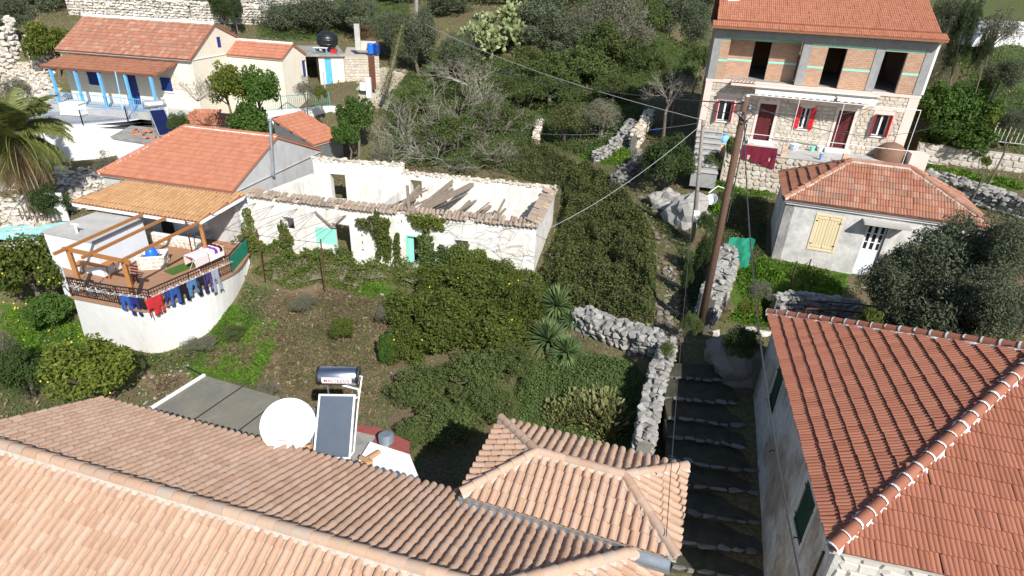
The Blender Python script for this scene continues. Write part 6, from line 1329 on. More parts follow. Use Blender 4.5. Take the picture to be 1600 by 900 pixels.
wire('black cable from the wooden pole to the red shuttered house', pt_-pd*.04, FW.pt(9.5, zS1-.5, .3), .5, .014); wire('second cable from the wooden pole toward the oven', pt_-pd*.02, tr_+Z*(zt_+2.5), .8, .012); wire('black cable from the wooden pole to the left corner of the red shuttered house', pt_-pd*.05, FW.pt(.1, zS1-1.5, .1), .25, .016)
# ============================================================ small things
bicycle('white bicycle lying in the rubble below the palm', G(28,305)+Z*.05, .15, 'white_paint', -.75)
c = G(32,372); TP = thing('teal_tarpaulin', 'faded teal tarpaulin thrown over junk beside the yellow fruited tree', 'tarpaulin', c); mb = MB(); rg = random.Random(8); n_ = 12; gr = {}
for i in range(n_+1):
    for j in range(n_+1):
        x, y = (i/n_-.5)*4.2, (j/n_-.5)*1.9; p = c+Vector((x*.9+y*.3, y*.9+x*.35, 0)); gr[i, j] = p+Z*(.35+.35*mnoise.noise(Vector((x*.9, y*1.4, 2)))+.12*rg.uniform(-1, 1)+.12*math.sin(j*2.4))
for i in range(n_):
    for j in range(n_): mb.quad(gr[i, j], gr[i+1, j], gr[i+1, j+1], gr[i, j+1])
o = mb.build('sheet', M['teal_tarp'], TP); o.modifiers.new('thickness', 'SOLIDIFY').thickness = .02
c = G(62,352); SF = thing('slat_fence', 'short weathered grey picket fence beside the tarpaulin', 'fence', c)
for k in range(9): mb = MB(); p = c+Vector((-.9+k*.24, .04*k, 0)); mb.bar(p-Z*.2, p+Z*(1.0+.1*math.sin(k*2)), .09, .03); mb.build('slat', M['old_timber'], SF)
mb = MB(); mb.bar(c+Vector((-1, .04, .7)), c+Vector((1.2, .4, .7)), .05, .05); mb.build('rail', M['old_timber'], SF)
c = G(95,346); mb = MB(); mb.box(c+Vector((-.4, 0, -.3)), Vector((.85, .1, 0)), Vector((-.02, .1, 0)), Z*2.0); tag(mb.build('white_board', M['white_clean']), 'tall white board standing on edge behind the flat store', 'board')
c = G(1118,318); HB = thing('basket_tub', 'pale blue basin tipped beside bright green reeds by the slim pole', 'basin', c); mb = MB(); mb.lathe(c+Vector((-.3,-.2,.2)), [(.2,0),(.34,.2),(.36,.2),(.22,-.02)], 14, (-.5,-.5,.7)); mb.build('bowl', M['pale_blue_wall'], HB); mb = MB(); mb.tube([c+Vector((-.5,0,.6)), c+Vector((0,.2,.95)), c+Vector((.6,.1,.8)), c+Vector((.75,0,.3))], .03, 6); mb.build('hoop', M['white_paint'], HB)
c = U(1026,205,9.4); o = boulder('crumpled bright blue plastic sheet on the stone wall near the bare tree', c, (.42,.36,.22), 'blue_plastic', 9); o.name = 'blue_sheet'; o['category'] = 'plastic sheet'
c = G(1145,425); mb = MB(); gr = {}
for i in range(7):
    for j in range(6): gr[i, j] = c+Vector((-.5+i*.2, .1+.06*math.sin(i*2+j), j*.36-.1+.05*math.sin(i*3)))
for i in range(6):
    for j in range(5): mb.quad(gr[i, j], gr[i+1, j], gr[i+1, j+1], gr[i, j+1])
o = mb.build('green_netting', M['green_plastic']); tag(o, 'torn teal green netting hanging beside the leaning wooden pole', 'netting'); o.modifiers.new('thickness', 'SOLIDIFY').thickness = .01
c = G(1141,448); mb = MB(); mb.bar(c-Z*.2, c+Vector((.15, 0, 1.2)), .07, .05); tag(mb.build('timber_stake', M['timber']), 'short orange timber stake beside the teal green netting', 'stake')
for px, py in ((1232,455),(1253,452)): c = G(px, py); mb = MB(); mb.tube([c-Z*.2, c+Z*1.5], .03, 6); tag(mb.build('rusty_stake', M['rust_iron']), 'thin rusty stake in the green grass before the cottage', 'stake', 'rusty stakes before the cottage')
c0 = [U(1260,482,11.2), U(1345,488,11.1), U(1440,500,11.0), U(1530,520,11.0)]; RF = thing('rusty_pipe_frame', 'rusty horizontal pipe frame between the hipped roof and the olive tree', 'frame', c0[0]-Z*1.5); mb = MB(); mb.tube(c0, .035, 6); mb.tube([p-Z*.5+Vector((0, -.2, 0)) for p in c0], .028, 6); mb.tube([p+Vector((0, .6, .05)) for p in c0], .028, 6); mb.build('pipe', M['rust_iron'], RF)
for p in c0: mb = MB(); mb.tube([p, p-Z*1.7], .03, 6); mb.build('post', M['rust_iron'], RF)
RI = railing('white_fence', 'white metal garden fence on the pale stone wall', [U(1547,222,7.9)+Z*.0, U(1640,232,7.75)], 1.15, 'white_paint', .22, 60, 'fence')
# ============================================================ leaves
NR = np.random.RandomState(11)
def rot_frames(n, outward=None, bias=.0, rs=NR):
    d = rs.normal(size=(n, 3)); d /= np.linalg.norm(d, axis=1)[:,None]
    if outward is not None: d = d+outward*bias; d /= np.linalg.norm(d, axis=1)[:,None]
    a = rs.normal(size=(n, 3)); a -= d*(a*d).sum(1)[:,None]; a /= np.linalg.norm(a, axis=1)[:,None]
    return d, a, np.cross(d, a)                      # normal, length axis, width axis
def leaf_geo(c, size, aspect, outward=None, bias=.6, rs=NR, axis=None):
    n = len(c); d, a, b = rot_frames(n, outward, bias, rs)
    if axis is not None:
        a = axis/np.linalg.norm(axis, axis=1)[:,None]; b = np.cross(d, a); b /= np.linalg.norm(b, axis=1)[:,None]+1e-9
    s = (size*rs.uniform(.6, 1.35, n))[:,None]; L = a*s*.5; W = b*s*aspect*.5; f = d*s*.08
    v = np.stack([c-L, c+W+f, c+L, c-W+f], 1).reshape(-1, 3); fc_ = np.arange(n*4).reshape(-1, 4); return v, fc_
def crown_mesh(name, mat, n, leaf, aspect=.5, clumps=45, spread=.20, seed=0, flat=1.0, bias=.5, twigs=0, inner=.25):
    rs = np.random.RandomState(seed); d = rs.normal(size=(clumps, 3)); d /= np.linalg.norm(d, axis=1)[:,None]; d[:,2] = np.where(d[:,2] < -.35, -d[:,2]*.5, d[:,2])
    r = np.clip(rs.uniform(inner, 1, clumps)**.45, 0, 1)*rs.uniform(.72, 1.0, clumps); cc = d*r[:,None]*(1-spread*.6); cr = spread*rs.uniform(.6, 1.5, clumps)
    k = rs.choice(clumps, n, p=cr**2/(cr**2).sum()); o = rs.normal(size=(n, 3)); o /= np.linalg.norm(o, axis=1)[:,None]; c = cc[k]+o*(cr[k]*rs.uniform(.25, 1, n)**.5)[:,None]
    c[:,2] *= flat; out = c/(np.linalg.norm(c, axis=1)[:,None]+1e-6)*.6+o*.6+np.array([0, 0, .5]); v, f = leaf_geo(c, leaf, aspect, out, bias, rs); return np_mesh(name, v, f, M[mat])
def twig_mesh(name, mat, seed, n0=9, depth=4, r0=.03, spread=.55, up=.4, leafmat=None, nleaf=0, leaf=.05):
    rg = random.Random(seed); mb = MB(); tips = []
    def grow(p, d, L, r, k):
        m = p+d*L*.5+Vector((rg.gauss(0, .05), rg.gauss(0, .05), rg.gauss(0, .05)))*L; e = m+(d+Vector((rg.gauss(0, .2), rg.gauss(0, .2), rg.gauss(0, .2)))).normalized()*L*.5
        mb.tube([p, m, e], [r, r*.8, r*.6], 3, cap=False); tips.append(e)
        if k == 0: return
        for i in range(3 if k > 1 else 4):
            dd = (d+Vector((rg.gauss(0, spread), rg.gauss(0, spread), rg.gauss(up*.3, spread)))).normalized(); grow(m.lerp(e, rg.uniform(.0, 1)), dd, L*rg.uniform(.55, .85), r*.55, k-1)
    for i in range(n0):
        a = rg.uniform(0, 6.28); d = Vector((math.cos(a)*rg.uniform(.4, 1), math.sin(a)*rg.uniform(.4, 1), rg.uniform(.25, 1))).normalized(); grow(Vector((0, 0, -.6)), d, .62, r0, depth)
    mats = [M[mat]]
    if nleaf:
        rs = np.random.RandomState(seed); tp_ = np.array([tuple(t) for t in tips]); c = tp_[rs.randint(len(tp_), size=nleaf)]+rs.normal(size=(nleaf, 3))*.05; v, f = leaf_geo(c, leaf, .6, None, 0, rs); mb.add(v.tolist(), f.tolist(), 1); mats.append(M[leafmat])
    return mb.mesh(name, mats)
CROWN = {}
def crowns(key, mat, n, leaf, aspect, k=2, **kw): CROWN[key] = [crown_mesh('crown', mat, n, leaf, aspect, seed=hash_(key)+i, **kw) for i in range(k)]
def hash_(s): return sum(ord(c)*(i+3) for i, c in enumerate(s)) % 9973
crowns('citrus', 'leaf_citrus', 9000, .085, .5, 3, clumps=60, spread=.20)
crowns('bright', 'leaf_bright', 8000, .095, .6, 2, clumps=55, spread=.20)
crowns('lime', 'leaf_lime', 6500, .10, .55, 2, clumps=45, spread=.22)
crowns('olive', 'leaf_olive', 10000, .085, .28, 3, clumps=60, spread=.22, inner=.3)
crowns('bigolive', 'leaf_olive', 26000, .062, .34, 2, clumps=90, spread=.20, inner=.3)
crowns('maquis', 'leaf_maquis', 9000, .070, .45, 3, clumps=70, spread=.18)
crowns('dark', 'leaf_dark', 9000, .075, .5, 2, clumps=55, spread=.20)
crowns('grey', 'leaf_greyish', 7000, .070, .3, 2, clumps=60, spread=.20)
crowns('ivy', 'leaf_ivy', 6000, .110, .8, 2, clumps=45, spread=.24)
crowns('cypress', 'leaf_cypress', 12000, .075, .25, 2, clumps=140, spread=.14, bias=.1)
CROWN['fig'] = [twig_mesh('crown', 'dry_twig', 50+i, 9, 4, .020, .5, .5, 'leaf_maquis', 1100, .06) for i in range(2)]
CROWN['bare'] = [twig_mesh('crown', 'dry_twig', 60+i, 10, 4, .018, .55, .4, 'leaf_greyish', 700, .05) for i in range(2)]
CROWN['almond'] = [crown_mesh('crown', 'leaf_bramble', 6000, .065, .5, 50, .22, 91)]
_tr = {}
def plant(name, kind, label, cx, cy, rx, ry, rho, cat='tree', group=None, trunk=True, seed=None, fruit=None, low=True):
    """Crown centred where the photograph shows it, rho metres away, with a trunk standing on the ground below."""
    if not rho: g_ = G(cx, cy+ry*.92); rho = math.hypot(g_.x, g_.y)
    c = atrho(cx, cy, rho); dist = (c-Vector((0, 0, CAM_Z))).dot(Vector(ROT @ np.array([0, 0, 1.]))); R = rx*dist/FPX; Rz = ry*dist/FPX*1.08; gz = H(c.x, c.y)
    if low and kind not in ('bare', 'fig') and c.z-Rz > gz+.05:
        top = c.z+Rz; Rz = max(Rz, min((top-gz)*.55, R*1.25)); c.z = top-Rz
    rg = random.Random(int(cx*13+cy*7)); T = thing(name, label, cat, (c.x, c.y, gz), 0, group); ms = CROWN[kind]
    o = link('crown', ms[rg.randrange(len(ms))]); o.parent = T; o.location = (0, 0, max(c.z-gz, Rz*.35)); o.scale = (R, R, Rz); o.rotation_euler = (0, 0, rg.uniform(0, 6.28))
    if trunk:
        mb = MB(); h = max(c.z-gz, .4); r = max(.035, min(.22, R*.07)); p = [Vector((0, 0, -.25)), Vector((rg.gauss(0, .08)*h, rg.gauss(0, .08)*h, h*.5)), Vector((rg.gauss(0, .06)*h, rg.gauss(0, .06)*h, h*.95))]; mb.tube(p, [r, r*.8, r*.5], 7)
        for k in range(4): a = rg.uniform(0, 6.28); mb.tube([p[1].lerp(p[2], rg.uniform(.1, .8)), p[2]+Vector((math.cos(a)*R*.5, math.sin(a)*R*.5, Rz*rg.uniform(0, .5)))], [r*.5, r*.2], 5, cap=False)
        t_ = link('trunk', mb.mesh('trunk', M['bark'])); t_.parent = T
    if fruit:
        b = MB(); b.lathe((0, 0, 0), [(.01,-.05),(.035,-.03),(.045,0),(.035,.03),(.01,.05)], 7); me = b.mesh('fruit', M['lemon'], True)
        for k in range(fruit):
            d_ = Vector((rg.gauss(0, 1), rg.gauss(-.6, 1), rg.gauss(.3, .8))).normalized(); f = link('fruit', me); f.parent = T; f.location = (d_.x*R*.84, d_.y*R*.84, o.location.z+d_.z*Rz*.8); f.scale = [.85]*3
    return T
# ------------------------------------------------------------ wood on the hillside
LB = {'olive': ('olive_tree', 'silvery olive tree in the wood on the hillside'), 'maquis': ('wild_tree', 'dense dark green wild tree in the wood on the hillside'), 'grey': ('bare_shrub_tree', 'greyish leafless thicket tree in the wood on the hillside')}
def wood(kind, cx, cy, rx, ry, rho): nm, lb = LB[kind]; plant(nm, kind, lb, cx, cy, rx, ry, rho, 'tree', 'trees of the hillside wood')
for a in (('olive',60,18,55,38,74),('olive',130,8,50,24,78),('olive',15,55,45,40,70),('olive',30,20,50,40,82),('olive',440,38,48,34,68),('olive',495,28,52,40,68),('olive',556,26,46,40,66),('olive',606,48,36,38,60),('olive',655,58,46,46,59),('olive',700,18,45,32,70),('olive',610,8,50,30,78),('olive',720,78,36,36,57),
          ('olive',850,50,62,48,60),('maquis',905,110,66,46,54),('maquis',880,20,62,40,68),('grey',962,45,46,50,60),('maquis',1005,30,52,46,64),('olive',1050,18,50,40,68),('maquis',950,98,58,46,56),('grey',985,70,46,48,57),('maquis',832,112,58,38,54),('olive',1085,45,36,46,62),('maquis',862,146,64,30,51),('maquis',1010,105,40,34,55),
          ('maquis',790,12,60,30,74),('maquis',845,4,50,28,76),('olive',930,4,60,30,76),('maquis',1000,-2,60,30,80),('olive',1080,2,50,30,78),('olive',740,0,50,26,80),('olive',540,-6,60,24,84),('olive',460,0,55,24,86),('olive',650,-5,60,24,86),('maquis',800,140,45,30,52),('maquis',960,140,40,26,50),('grey',920,60,44,40,60),('maquis',1090,90,28,30,52),('olive',890,75,50,40,58)): wood(*a)
plant('lemon_tree', 'lime', 'yellow-green lemon tree beside the stone corner wall left of the blue house', 75, 62, 38, 34, 62)
plant('dark_shrub', 'dark', 'dark evergreen tree right behind the blue house ridge', 346, 14, 26, 34, 66); plant('ivy_column', 'cypress', 'narrow dark column tree behind the blue house gable', 368, 22, 15, 40, 64)
plant('dark_shrub', 'grey', 'dark brown shrub beside the palm crown', 22, 135, 26, 20, 50, 'shrub'); plant('green_shrub', 'bright', 'small green shrub at the left end of the terrace railing', 52, 157, 18, 8, 48, 'shrub', trunk=False)
plant('laurel_bush', 'lime', 'pale yellow-green tree on the terrace beside the vine stems', 360, 134, 40, 40, 44); plant('laurel_bush', 'bright', 'bright green round tree overhanging the white garden wall', 406, 142, 36, 44, 43.5); plant('laurel_bush', 'bright', 'low round bush at the foot of the white garden wall', 385, 168, 42, 20, 43, 'shrub', trunk=False)
plant('grey_bush', 'grey', 'grey-green bush below the annex door', 478, 138, 20, 20, 48, 'shrub'); plant('rust_bush', 'lime', 'yellowish bush between teal railing and store room', 500, 143, 13, 12, 47.5, 'shrub')
plant('leafy_shrub', 'bright', 'glossy green shrub climbing over the end of the white garden wall', 555, 180, 34, 36, 44, 'shrub'); plant('leafy_shrub', 'bright', 'lower glossy green shrub beside the grey corrugated shed', 540, 208, 26, 26, 42.5, 'shrub')
plant('dark_shrub', 'dark', 'dark shrub behind the solar water heater', 278, 183, 22, 14, 42.5, 'shrub', trunk=False); plant('dark_shrub', 'dark', 'dark leafy bush in the rubble below the palm', 75, 310, 36, 22, 42, 'shrub'); plant('dry_shrub', 'grey', 'half-dry shrub growing out of the white terrace wall', 165, 250, 24, 18, 41, 'shrub')
plant('bare_vine', 'bare', 'bare grapevine stems against the cream wall of the blue house', 305, 140, 30, 28, 44.5, 'vine', trunk=False)
# fig thicket
for k, (cx, cy, rx, ry, rho, lb) in enumerate(((640,195,58,62,45.5,'spreading bare fig tree nearest the white garden wall'),(715,165,76,66,46.5,'wide grey fig tree with scattered green leaves behind the ruin'),(790,195,56,56,46,'grey fig tree beside the dark thicket'),(690,235,70,42,42,'low tangle of fig branches just behind the ruin wall'),(760,240,56,30,41,'low fig branches above the ruin corner'),(612,235,40,40,42,'small bare fig next to the glossy shrub'),(740,115,70,30,52,'fig branches in front of the prickly pear'))):
    plant('fig_tree', 'fig', lb, cx, cy, rx, ry, rho); 
for cx, cy, rx, ry, rho in ((700,205,60,34,44),(770,185,50,34,46.5),(650,150,40,24,49),(790,140,50,26,50),(730,255,40,16,41)): plant('undergrowth_bush', 'maquis', 'low green bush under the grey fig branches', cx, cy, rx, ry, rho, 'shrub', 'bushes under the fig trees', trunk=False)
plant('blossom_bush', 'almond', 'brown-green almond bush with white blossom by the stone wall stub', 885, 190, 46, 32, 43, 'shrub'); plant('blossom_bush', 'grey', 'greyish almond bush with white blossom next to yellow flowers', 940, 185, 42, 36, 43, 'shrub')
plant('round_bush', 'dark', 'dense dark green round bush beside the slim pole', 1045, 255, 50, 44, 0, 'shrub'); plant('garden_tree', 'bare', 'small tree with pale forked trunk and thin leaves in the house shadow', 1050, 135, 40, 34, 41); plant('garden_tree', 'maquis', 'leafy crown of green tree at the shaded corner of the red shuttered house', 1062, 128, 34, 26, 43, low=False)
plant('creeper', 'ivy', 'green creeper between the stairs and the maroon cloth', 1145, 232, 12, 26, 31.5, 'creeper', trunk=False); plant('creeper', 'maquis', 'dark green creeper under the stairs by the slim pole', 1115, 250, 18, 18, 32, 'creeper', trunk=False)
# right side
plant('cypress_tree', 'cypress', 'tall dark cypress beside the red shuttered house', 1503, 62, 24, 74, 48); plant('cypress_tree', 'cypress', 'shorter dark cypress leaning against the tall one', 1532, 88, 16, 48, 47)
plant('olive_tree', 'olive', 'olive tree behind the cypresses', 1478, 30, 34, 46, 58); plant('olive_tree', 'grey', 'thin bare tree in front of the white tunnel', 1565, 40, 34, 30, 56); plant('grey_shrub', 'olive', 'grey-green shrub below the thin bare tree', 1568, 115, 32, 30, 48, 'shrub'); plant('grey_shrub', 'olive', 'pale grey bush behind the white metal fence', 1588, 185, 24, 22, 42, 'shrub')
for k, (cx, cy, rx, ry, rho, lb) in enumerate(((1462,172,46,50,46.5,'bright green bush against the house corner'),(1510,168,54,48,48,'big bright green bush on the stone wall'),(1500,204,60,22,46.2,'bright green hedge lip over the pale stone wall'),(1556,188,34,28,48,'yellow-green bush behind the metal fence'))): plant('green_bush', 'bright' if k < 3 else 'lime', lb, cx, cy, rx, ry, rho, 'shrub')
plant('small_shrub', 'lime', 'small yellow-green shrub in front of the pale stone wall', 1540, 254, 9, 12, 35, 'shrub')
for k, (cx, cy, rx, ry, rho, lb) in enumerate(((1405,432,62,56,24.0,'olive branches hanging over the cottage door'),(1490,395,92,62,25.0,'wide olive crown hiding the east end of the cottage'),(1575,400,62,72,24.6,'olive crown at the edge of the stone heap'),(1470,462,110,46,22.6,'low front skirt of the big olive tree'),(1560,470,70,56,22.6,'dense olive crown above the rusty pipe frame'))): plant('olive_tree', 'bigolive', lb, cx, cy, rx, ry, rho)
plant('garden_creeper', 'ivy', 'small leafy creeper on the rusty pipe frame', 1365, 492, 20, 14, 20.5, 'creeper', trunk=False); plant('yellow_bush', 'lime', 'yellow-leaved weeds between the sunlit wall and hipped roof', 1172, 480, 20, 20, 21.5, 'weeds', trunk=False); plant('dry_bush', 'grey', 'dry brown bush in the green grass before the cottage', 1190, 452, 22, 18, 23, 'shrub', trunk=False)
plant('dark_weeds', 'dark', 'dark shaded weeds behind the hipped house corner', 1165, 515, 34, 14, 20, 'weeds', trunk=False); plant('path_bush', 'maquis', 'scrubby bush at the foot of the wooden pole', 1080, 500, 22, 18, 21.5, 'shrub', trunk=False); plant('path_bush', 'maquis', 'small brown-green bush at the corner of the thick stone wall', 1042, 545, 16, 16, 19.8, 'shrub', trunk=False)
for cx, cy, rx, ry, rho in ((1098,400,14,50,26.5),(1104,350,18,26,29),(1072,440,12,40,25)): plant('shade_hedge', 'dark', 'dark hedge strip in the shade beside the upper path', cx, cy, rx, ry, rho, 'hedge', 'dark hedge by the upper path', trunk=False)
# left side
plant('citrus_tree', 'citrus', 'lemon tree with yellow fruit left of the white store', 48, 425, 70, 72, 0, fruit=30); plant('citrus_tree', 'bright', 'sunlit green foliage under the lemon tree by the balcony wall', 78, 485, 44, 34, 0, trunk=False)
plant('citrus_tree', 'lime', 'rounded yellow-green citrus tree in front of the balcony wall', 135, 582, 74, 60, 0, fruit=5); plant('dark_shrub', 'dark', 'dark shaded bush left of the rounded citrus tree', 38, 585, 44, 52, 0, 'shrub'); plant('dark_shrub', 'grey', 'dry dark bush at the left end of the pale tiled roof', 10, 560, 24, 60, 0, 'shrub')
plant('citrus_tree', 'maquis', 'green shoulder bush right of the rounded citrus tree', 200, 575, 26, 30, 0, 'shrub', trunk=False)
# overgrown plot
for cx, cy, rx, ry, rho in ((655,498,58,48,24.4),(735,470,78,50,25.4),(805,498,54,50,24),(700,538,74,52,23),(778,552,62,44,22.4),(640,555,42,42,22.6),(765,436,64,30,26.4),(690,440,54,24,26.6)): plant('wild_citrus', 'citrus', 'overgrown citrus tree crowding the plot in front of the ruin', cx, cy, rx, ry, rho, 'tree', 'overgrown citrus trees of the plot', fruit=2)
for cx, cy, rx, ry, rho in ((655,648,56,46,19.6),(735,638,66,48,20),(805,628,44,38,20.6),(700,694,66,36,18),(640,702,36,28,17.6),(770,668,50,36,18.6)): plant('wild_shrub', 'maquis', 'dark wild shrub growing behind the pale tiled eave', cx, cy, rx, ry, rho, 'shrub', 'wild shrubs behind the pale tiled eave')
plant('nettle_patch', 'bright', 'bright green nettles along the edge of the bare plot', 608, 585, 18, 46, 22.2, 'weeds', trunk=False); plant('small_tree', 'citrus', 'young citrus tree standing alone on the bare plot', 535, 515, 22, 24, 0, 'tree'); plant('dry_shrub', 'grey', 'dry brown shrub on the bare plot beside the laundry wall', 475, 475, 26, 16, 0, 'shrub', trunk=False); plant('dry_shrub', 'grey', 'dead grey brush pile at the edge of the citrus trees', 597, 492, 14, 20, 24.6, 'shrub', trunk=False)
plant('agave_clump', 'grey', 'grey-green artichoke clump below the balcony wall', 312, 538, 30, 14, 0, 'plant', trunk=False); plant('agave_clump', 'grey', 'bluish artichoke leaves beside the felt roof', 415, 600, 18, 9, 21.8, 'plant', trunk=False); plant('dry_shrub', 'maquis', 'low brown shrub on the grass right of the laundry', 365, 520, 22, 12, 0, 'shrub', trunk=False)
# vines on the ruins
def wall_vine(label, cx, cy, rx, ry, wall, kind, n, seed, size=.11):
    rs = np.random.RandomState(seed); s0, z0 = wall.at(cx, cy); s1, _ = wall.at(cx+rx, cy); _, z1 = wall.at(cx, cy-ry); R, Rz = abs(s1-s0), abs(z1-z0); P = []
    while len(P) < n:
        x, z = rs.uniform(-1.25, 1.25), rs.uniform(-1.3, 1.15); d_ = x*x+z*z; k = mnoise.fractal(Vector((x*1.7+seed, z*1.7, seed)), .9, 2, 4)
        if d_ < .75+.9*k and z0+z*Rz < wall.z1+.25: P.append(tuple(wall.pt(s0+x*R, z0+z*Rz, .04+abs(rs.normal())*.13*(1.2-min(1, d_))+.10*max(0, k))))
    v, f = leaf_geo(np.array(P), size, .8, np.tile(np.array(wall.n+Z*.5)[None], (n, 1)), .8, rs); tag(link('climbing_vine', np_mesh('climbing_vine', v, f, M[kind])), label, 'vine')
for k, (cx, cy, rx, ry, kd, n, lb) in enumerate(((448,380,13,34,'leaf_ivy',1300,'green vine column beside the small ruin window'),(408,392,40,26,'leaf_ivy',2600,'green vine spreading below the ruined cottage wall'),(498,404,30,20,'leaf_weed',1300,'vine leaves below the empty doorway'),(392,358,12,32,'leaf_lime',900,'vine climbing the end of the ruined cottage wall'),(540,408,20,24,'leaf_ivy',900,'vine leaves beside the corner of the ruined cottage'))): wall_vine(lb, cx, cy, rx, ry, sL, kd, n, 40+k)
for k, (cx, cy, rx, ry, kd, n, lb) in enumerate(((598,368,17,44,'leaf_ivy',2400,'ivy curtain left of the mint green door'),(580,350,24,14,'leaf_bramble',900,'ivy tuft on the ruin wall head'),(668,346,28,16,'leaf_lime',1500,'ivy cushion over the mint green door'),(665,390,14,38,'leaf_maquis',1500,'ivy column right of the mint green door'),(622,388,6,30,'leaf_ivy',500,'thin ivy strip on the mint door frame'),(725,404,36,26,'leaf_ivy',2400,'ivy mound under the small ruin window'),(692,406,26,24,'leaf_dark',1500,'dark ivy bush between mint door and small window'),(768,418,34,16,'leaf_ivy',1300,'ivy at the foot of the ruin front'))): wall_vine(lb, cx, cy, rx, ry, sW, kd, n, 60+k)
mb = MB(); rg = random.Random(21)
for k in range(46):
    s0 = rg.uniform(3.2, 9.2); z0 = rg.uniform(7.2, 8.9); p = sW.pt(s0, z0, .06); pts = [p]; d_ = rg.uniform(-.6, .6)
    for j in range(5): d_ += rg.gauss(0, .5); p = p+sW.u*math.cos(d_)*.34+Z*math.sin(d_)*.28+sW.n*rg.gauss(0, .04); o_ = (p-sW.a).dot(sW.n); p = p+sW.n*max(0, .05-o_); p.z = min(max(p.z, 6.6), 8.9); pts.append(p)
    mb.tube(pts, .007, 3, cap=False)
tag(mb.build('dry_vine', M['dry_twig']), 'tangle of dry vine stems on the white ruin front', 'vine', kind='stuff')
v, f = [], []
rs = np.random.RandomState(5); C_ = []
for a, b in zip(IVY_AX, IVY_AX[1:]):
    t_ = rs.rand(700); C_.append(np.array(a)+(np.array(b)-np.array(a))*t_[:,None]+rs.normal(size=(700, 3))*.14)
v, f = leaf_geo(np.concatenate(C_), .10, .7, None, 0, rs); link('ivy_leaves', np_mesh('ivy_leaves', v, f, M['leaf_ivy']), IV)
# ------------------------------------------------------------ prickly pear
c = atrho(765,50,60); PP = thing('prickly_pear', 'large pale green prickly pear cactus at the edge of the wood', 'cactus', (c.x, c.y, H(c.x, c.y))); b = MB(); n = 9; ring = [(math.cos(2*math.pi*k/n)*.5, 0, .62+math.sin(2*math.pi*k/n)*.62) for k in range(n)]
b.add([(0, -.09, .62)]+[(0, .09, .62)]+ring, [(0, 2+k, 2+(k+1) % n) for k in range(n)]+[(1, 2+(k+1) % n, 2+k) for k in range(n)]); pad = b.mesh('pad', M['cactus_pad']); xf = []; rg = random.Random(17)
def pads(p, d, s, k):
    q = Vector((0, 0, 1)).rotation_difference(d).to_matrix().to_4x4() @ Matrix.Rotation(rg.uniform(0, 6.28), 4, 'Z'); xf.append((0, Matrix.Translation(p) @ q @ Matrix.Diagonal((s*.8, s, s, 1))))
    if k:
        for i in range(rg.choice((2, 2, 3))): dd = (d+Vector((rg.gauss(0, .5), rg.gauss(0, .5), rg.gauss(.15, .4)))).normalized(); pads(p+d*s*1.15, dd, s*rg.uniform(.82, .98), k-1)
R_ = 3.9
for k in range(34):
    a = rg.uniform(0, 6.28); r = R_*math.sqrt(rg.random()); x, y = c.x+math.cos(a)*r, c.y+math.sin(a)*r*.6; pads(Vector((x, y, H(x, y)+rg.uniform(0, .8))), Vector((rg.gauss(0, .25), rg.gauss(-.1, .25), 1)).normalized(), .52, 4)
place_pieces('pad', [pad], M['cactus_pad'], xf, PP, 300)
# ------------------------------------------------------------ yucca
def rosette(mat, n, L, w, seed, droop=.5):
    rg = random.Random(seed); mb = MB()
    for k in range(n):
        a = rg.uniform(0, 6.28); e = rg.uniform(-.35, 1.45); d_ = Vector((math.cos(a)*math.cos(e), math.sin(a)*math.cos(e), math.sin(e))); s = d_.cross(Z).normalized()*w/2; l = L*rg.uniform(.75, 1.05); p = [Vector((0, 0, 0)), d_*l*.5, d_*l-Z*droop*.18*l*math.cos(e)]
        mb.add([p[0]-s*.6, p[0]+s*.6, p[1]+s, p[1]-s, p[2]], [(0, 1, 2, 3), (3, 2, 4)])
    return mb.mesh('rosette', M[mat])
ros = [rosette('yucca_leaf', 230, 1.1, .085, 70+i) for i in range(2)]
for k, (px, py, rho, s, lb) in enumerate(((834,487,24.6,1.0,'spiky yucca nearest the citrus trees'),(871,487,24.4,1.05,'spiky yucca between citrus trees and stone wall end'),(857,538,22.2,1.10,'large spiky yucca in front of the other yuccas'),(886,556,21.4,.9,'smaller spiky yucca above the green weeds'),(893,512,23.2,.6,'young yucca tuft at the end of the thick stone wall'))):
    c = atrho(px, py, rho); gz = H(c.x, c.y); Y_ = thing('yucca_plant', lb, 'yucca', (c.x, c.y, gz)); o = link('rosette', ros[k % 2]); o.parent = Y_; o.location = (0, 0, max(c.z-gz, .25)); o.scale = [s]*3; o.rotation_euler = (0, 0, k); mb = MB(); mb.tube([(0, 0, -.2), (0, 0, max(c.z-gz, .25))], .09, 7); t_ = link('trunk', mb.mesh('trunk', M['bark'])); t_.parent = Y_
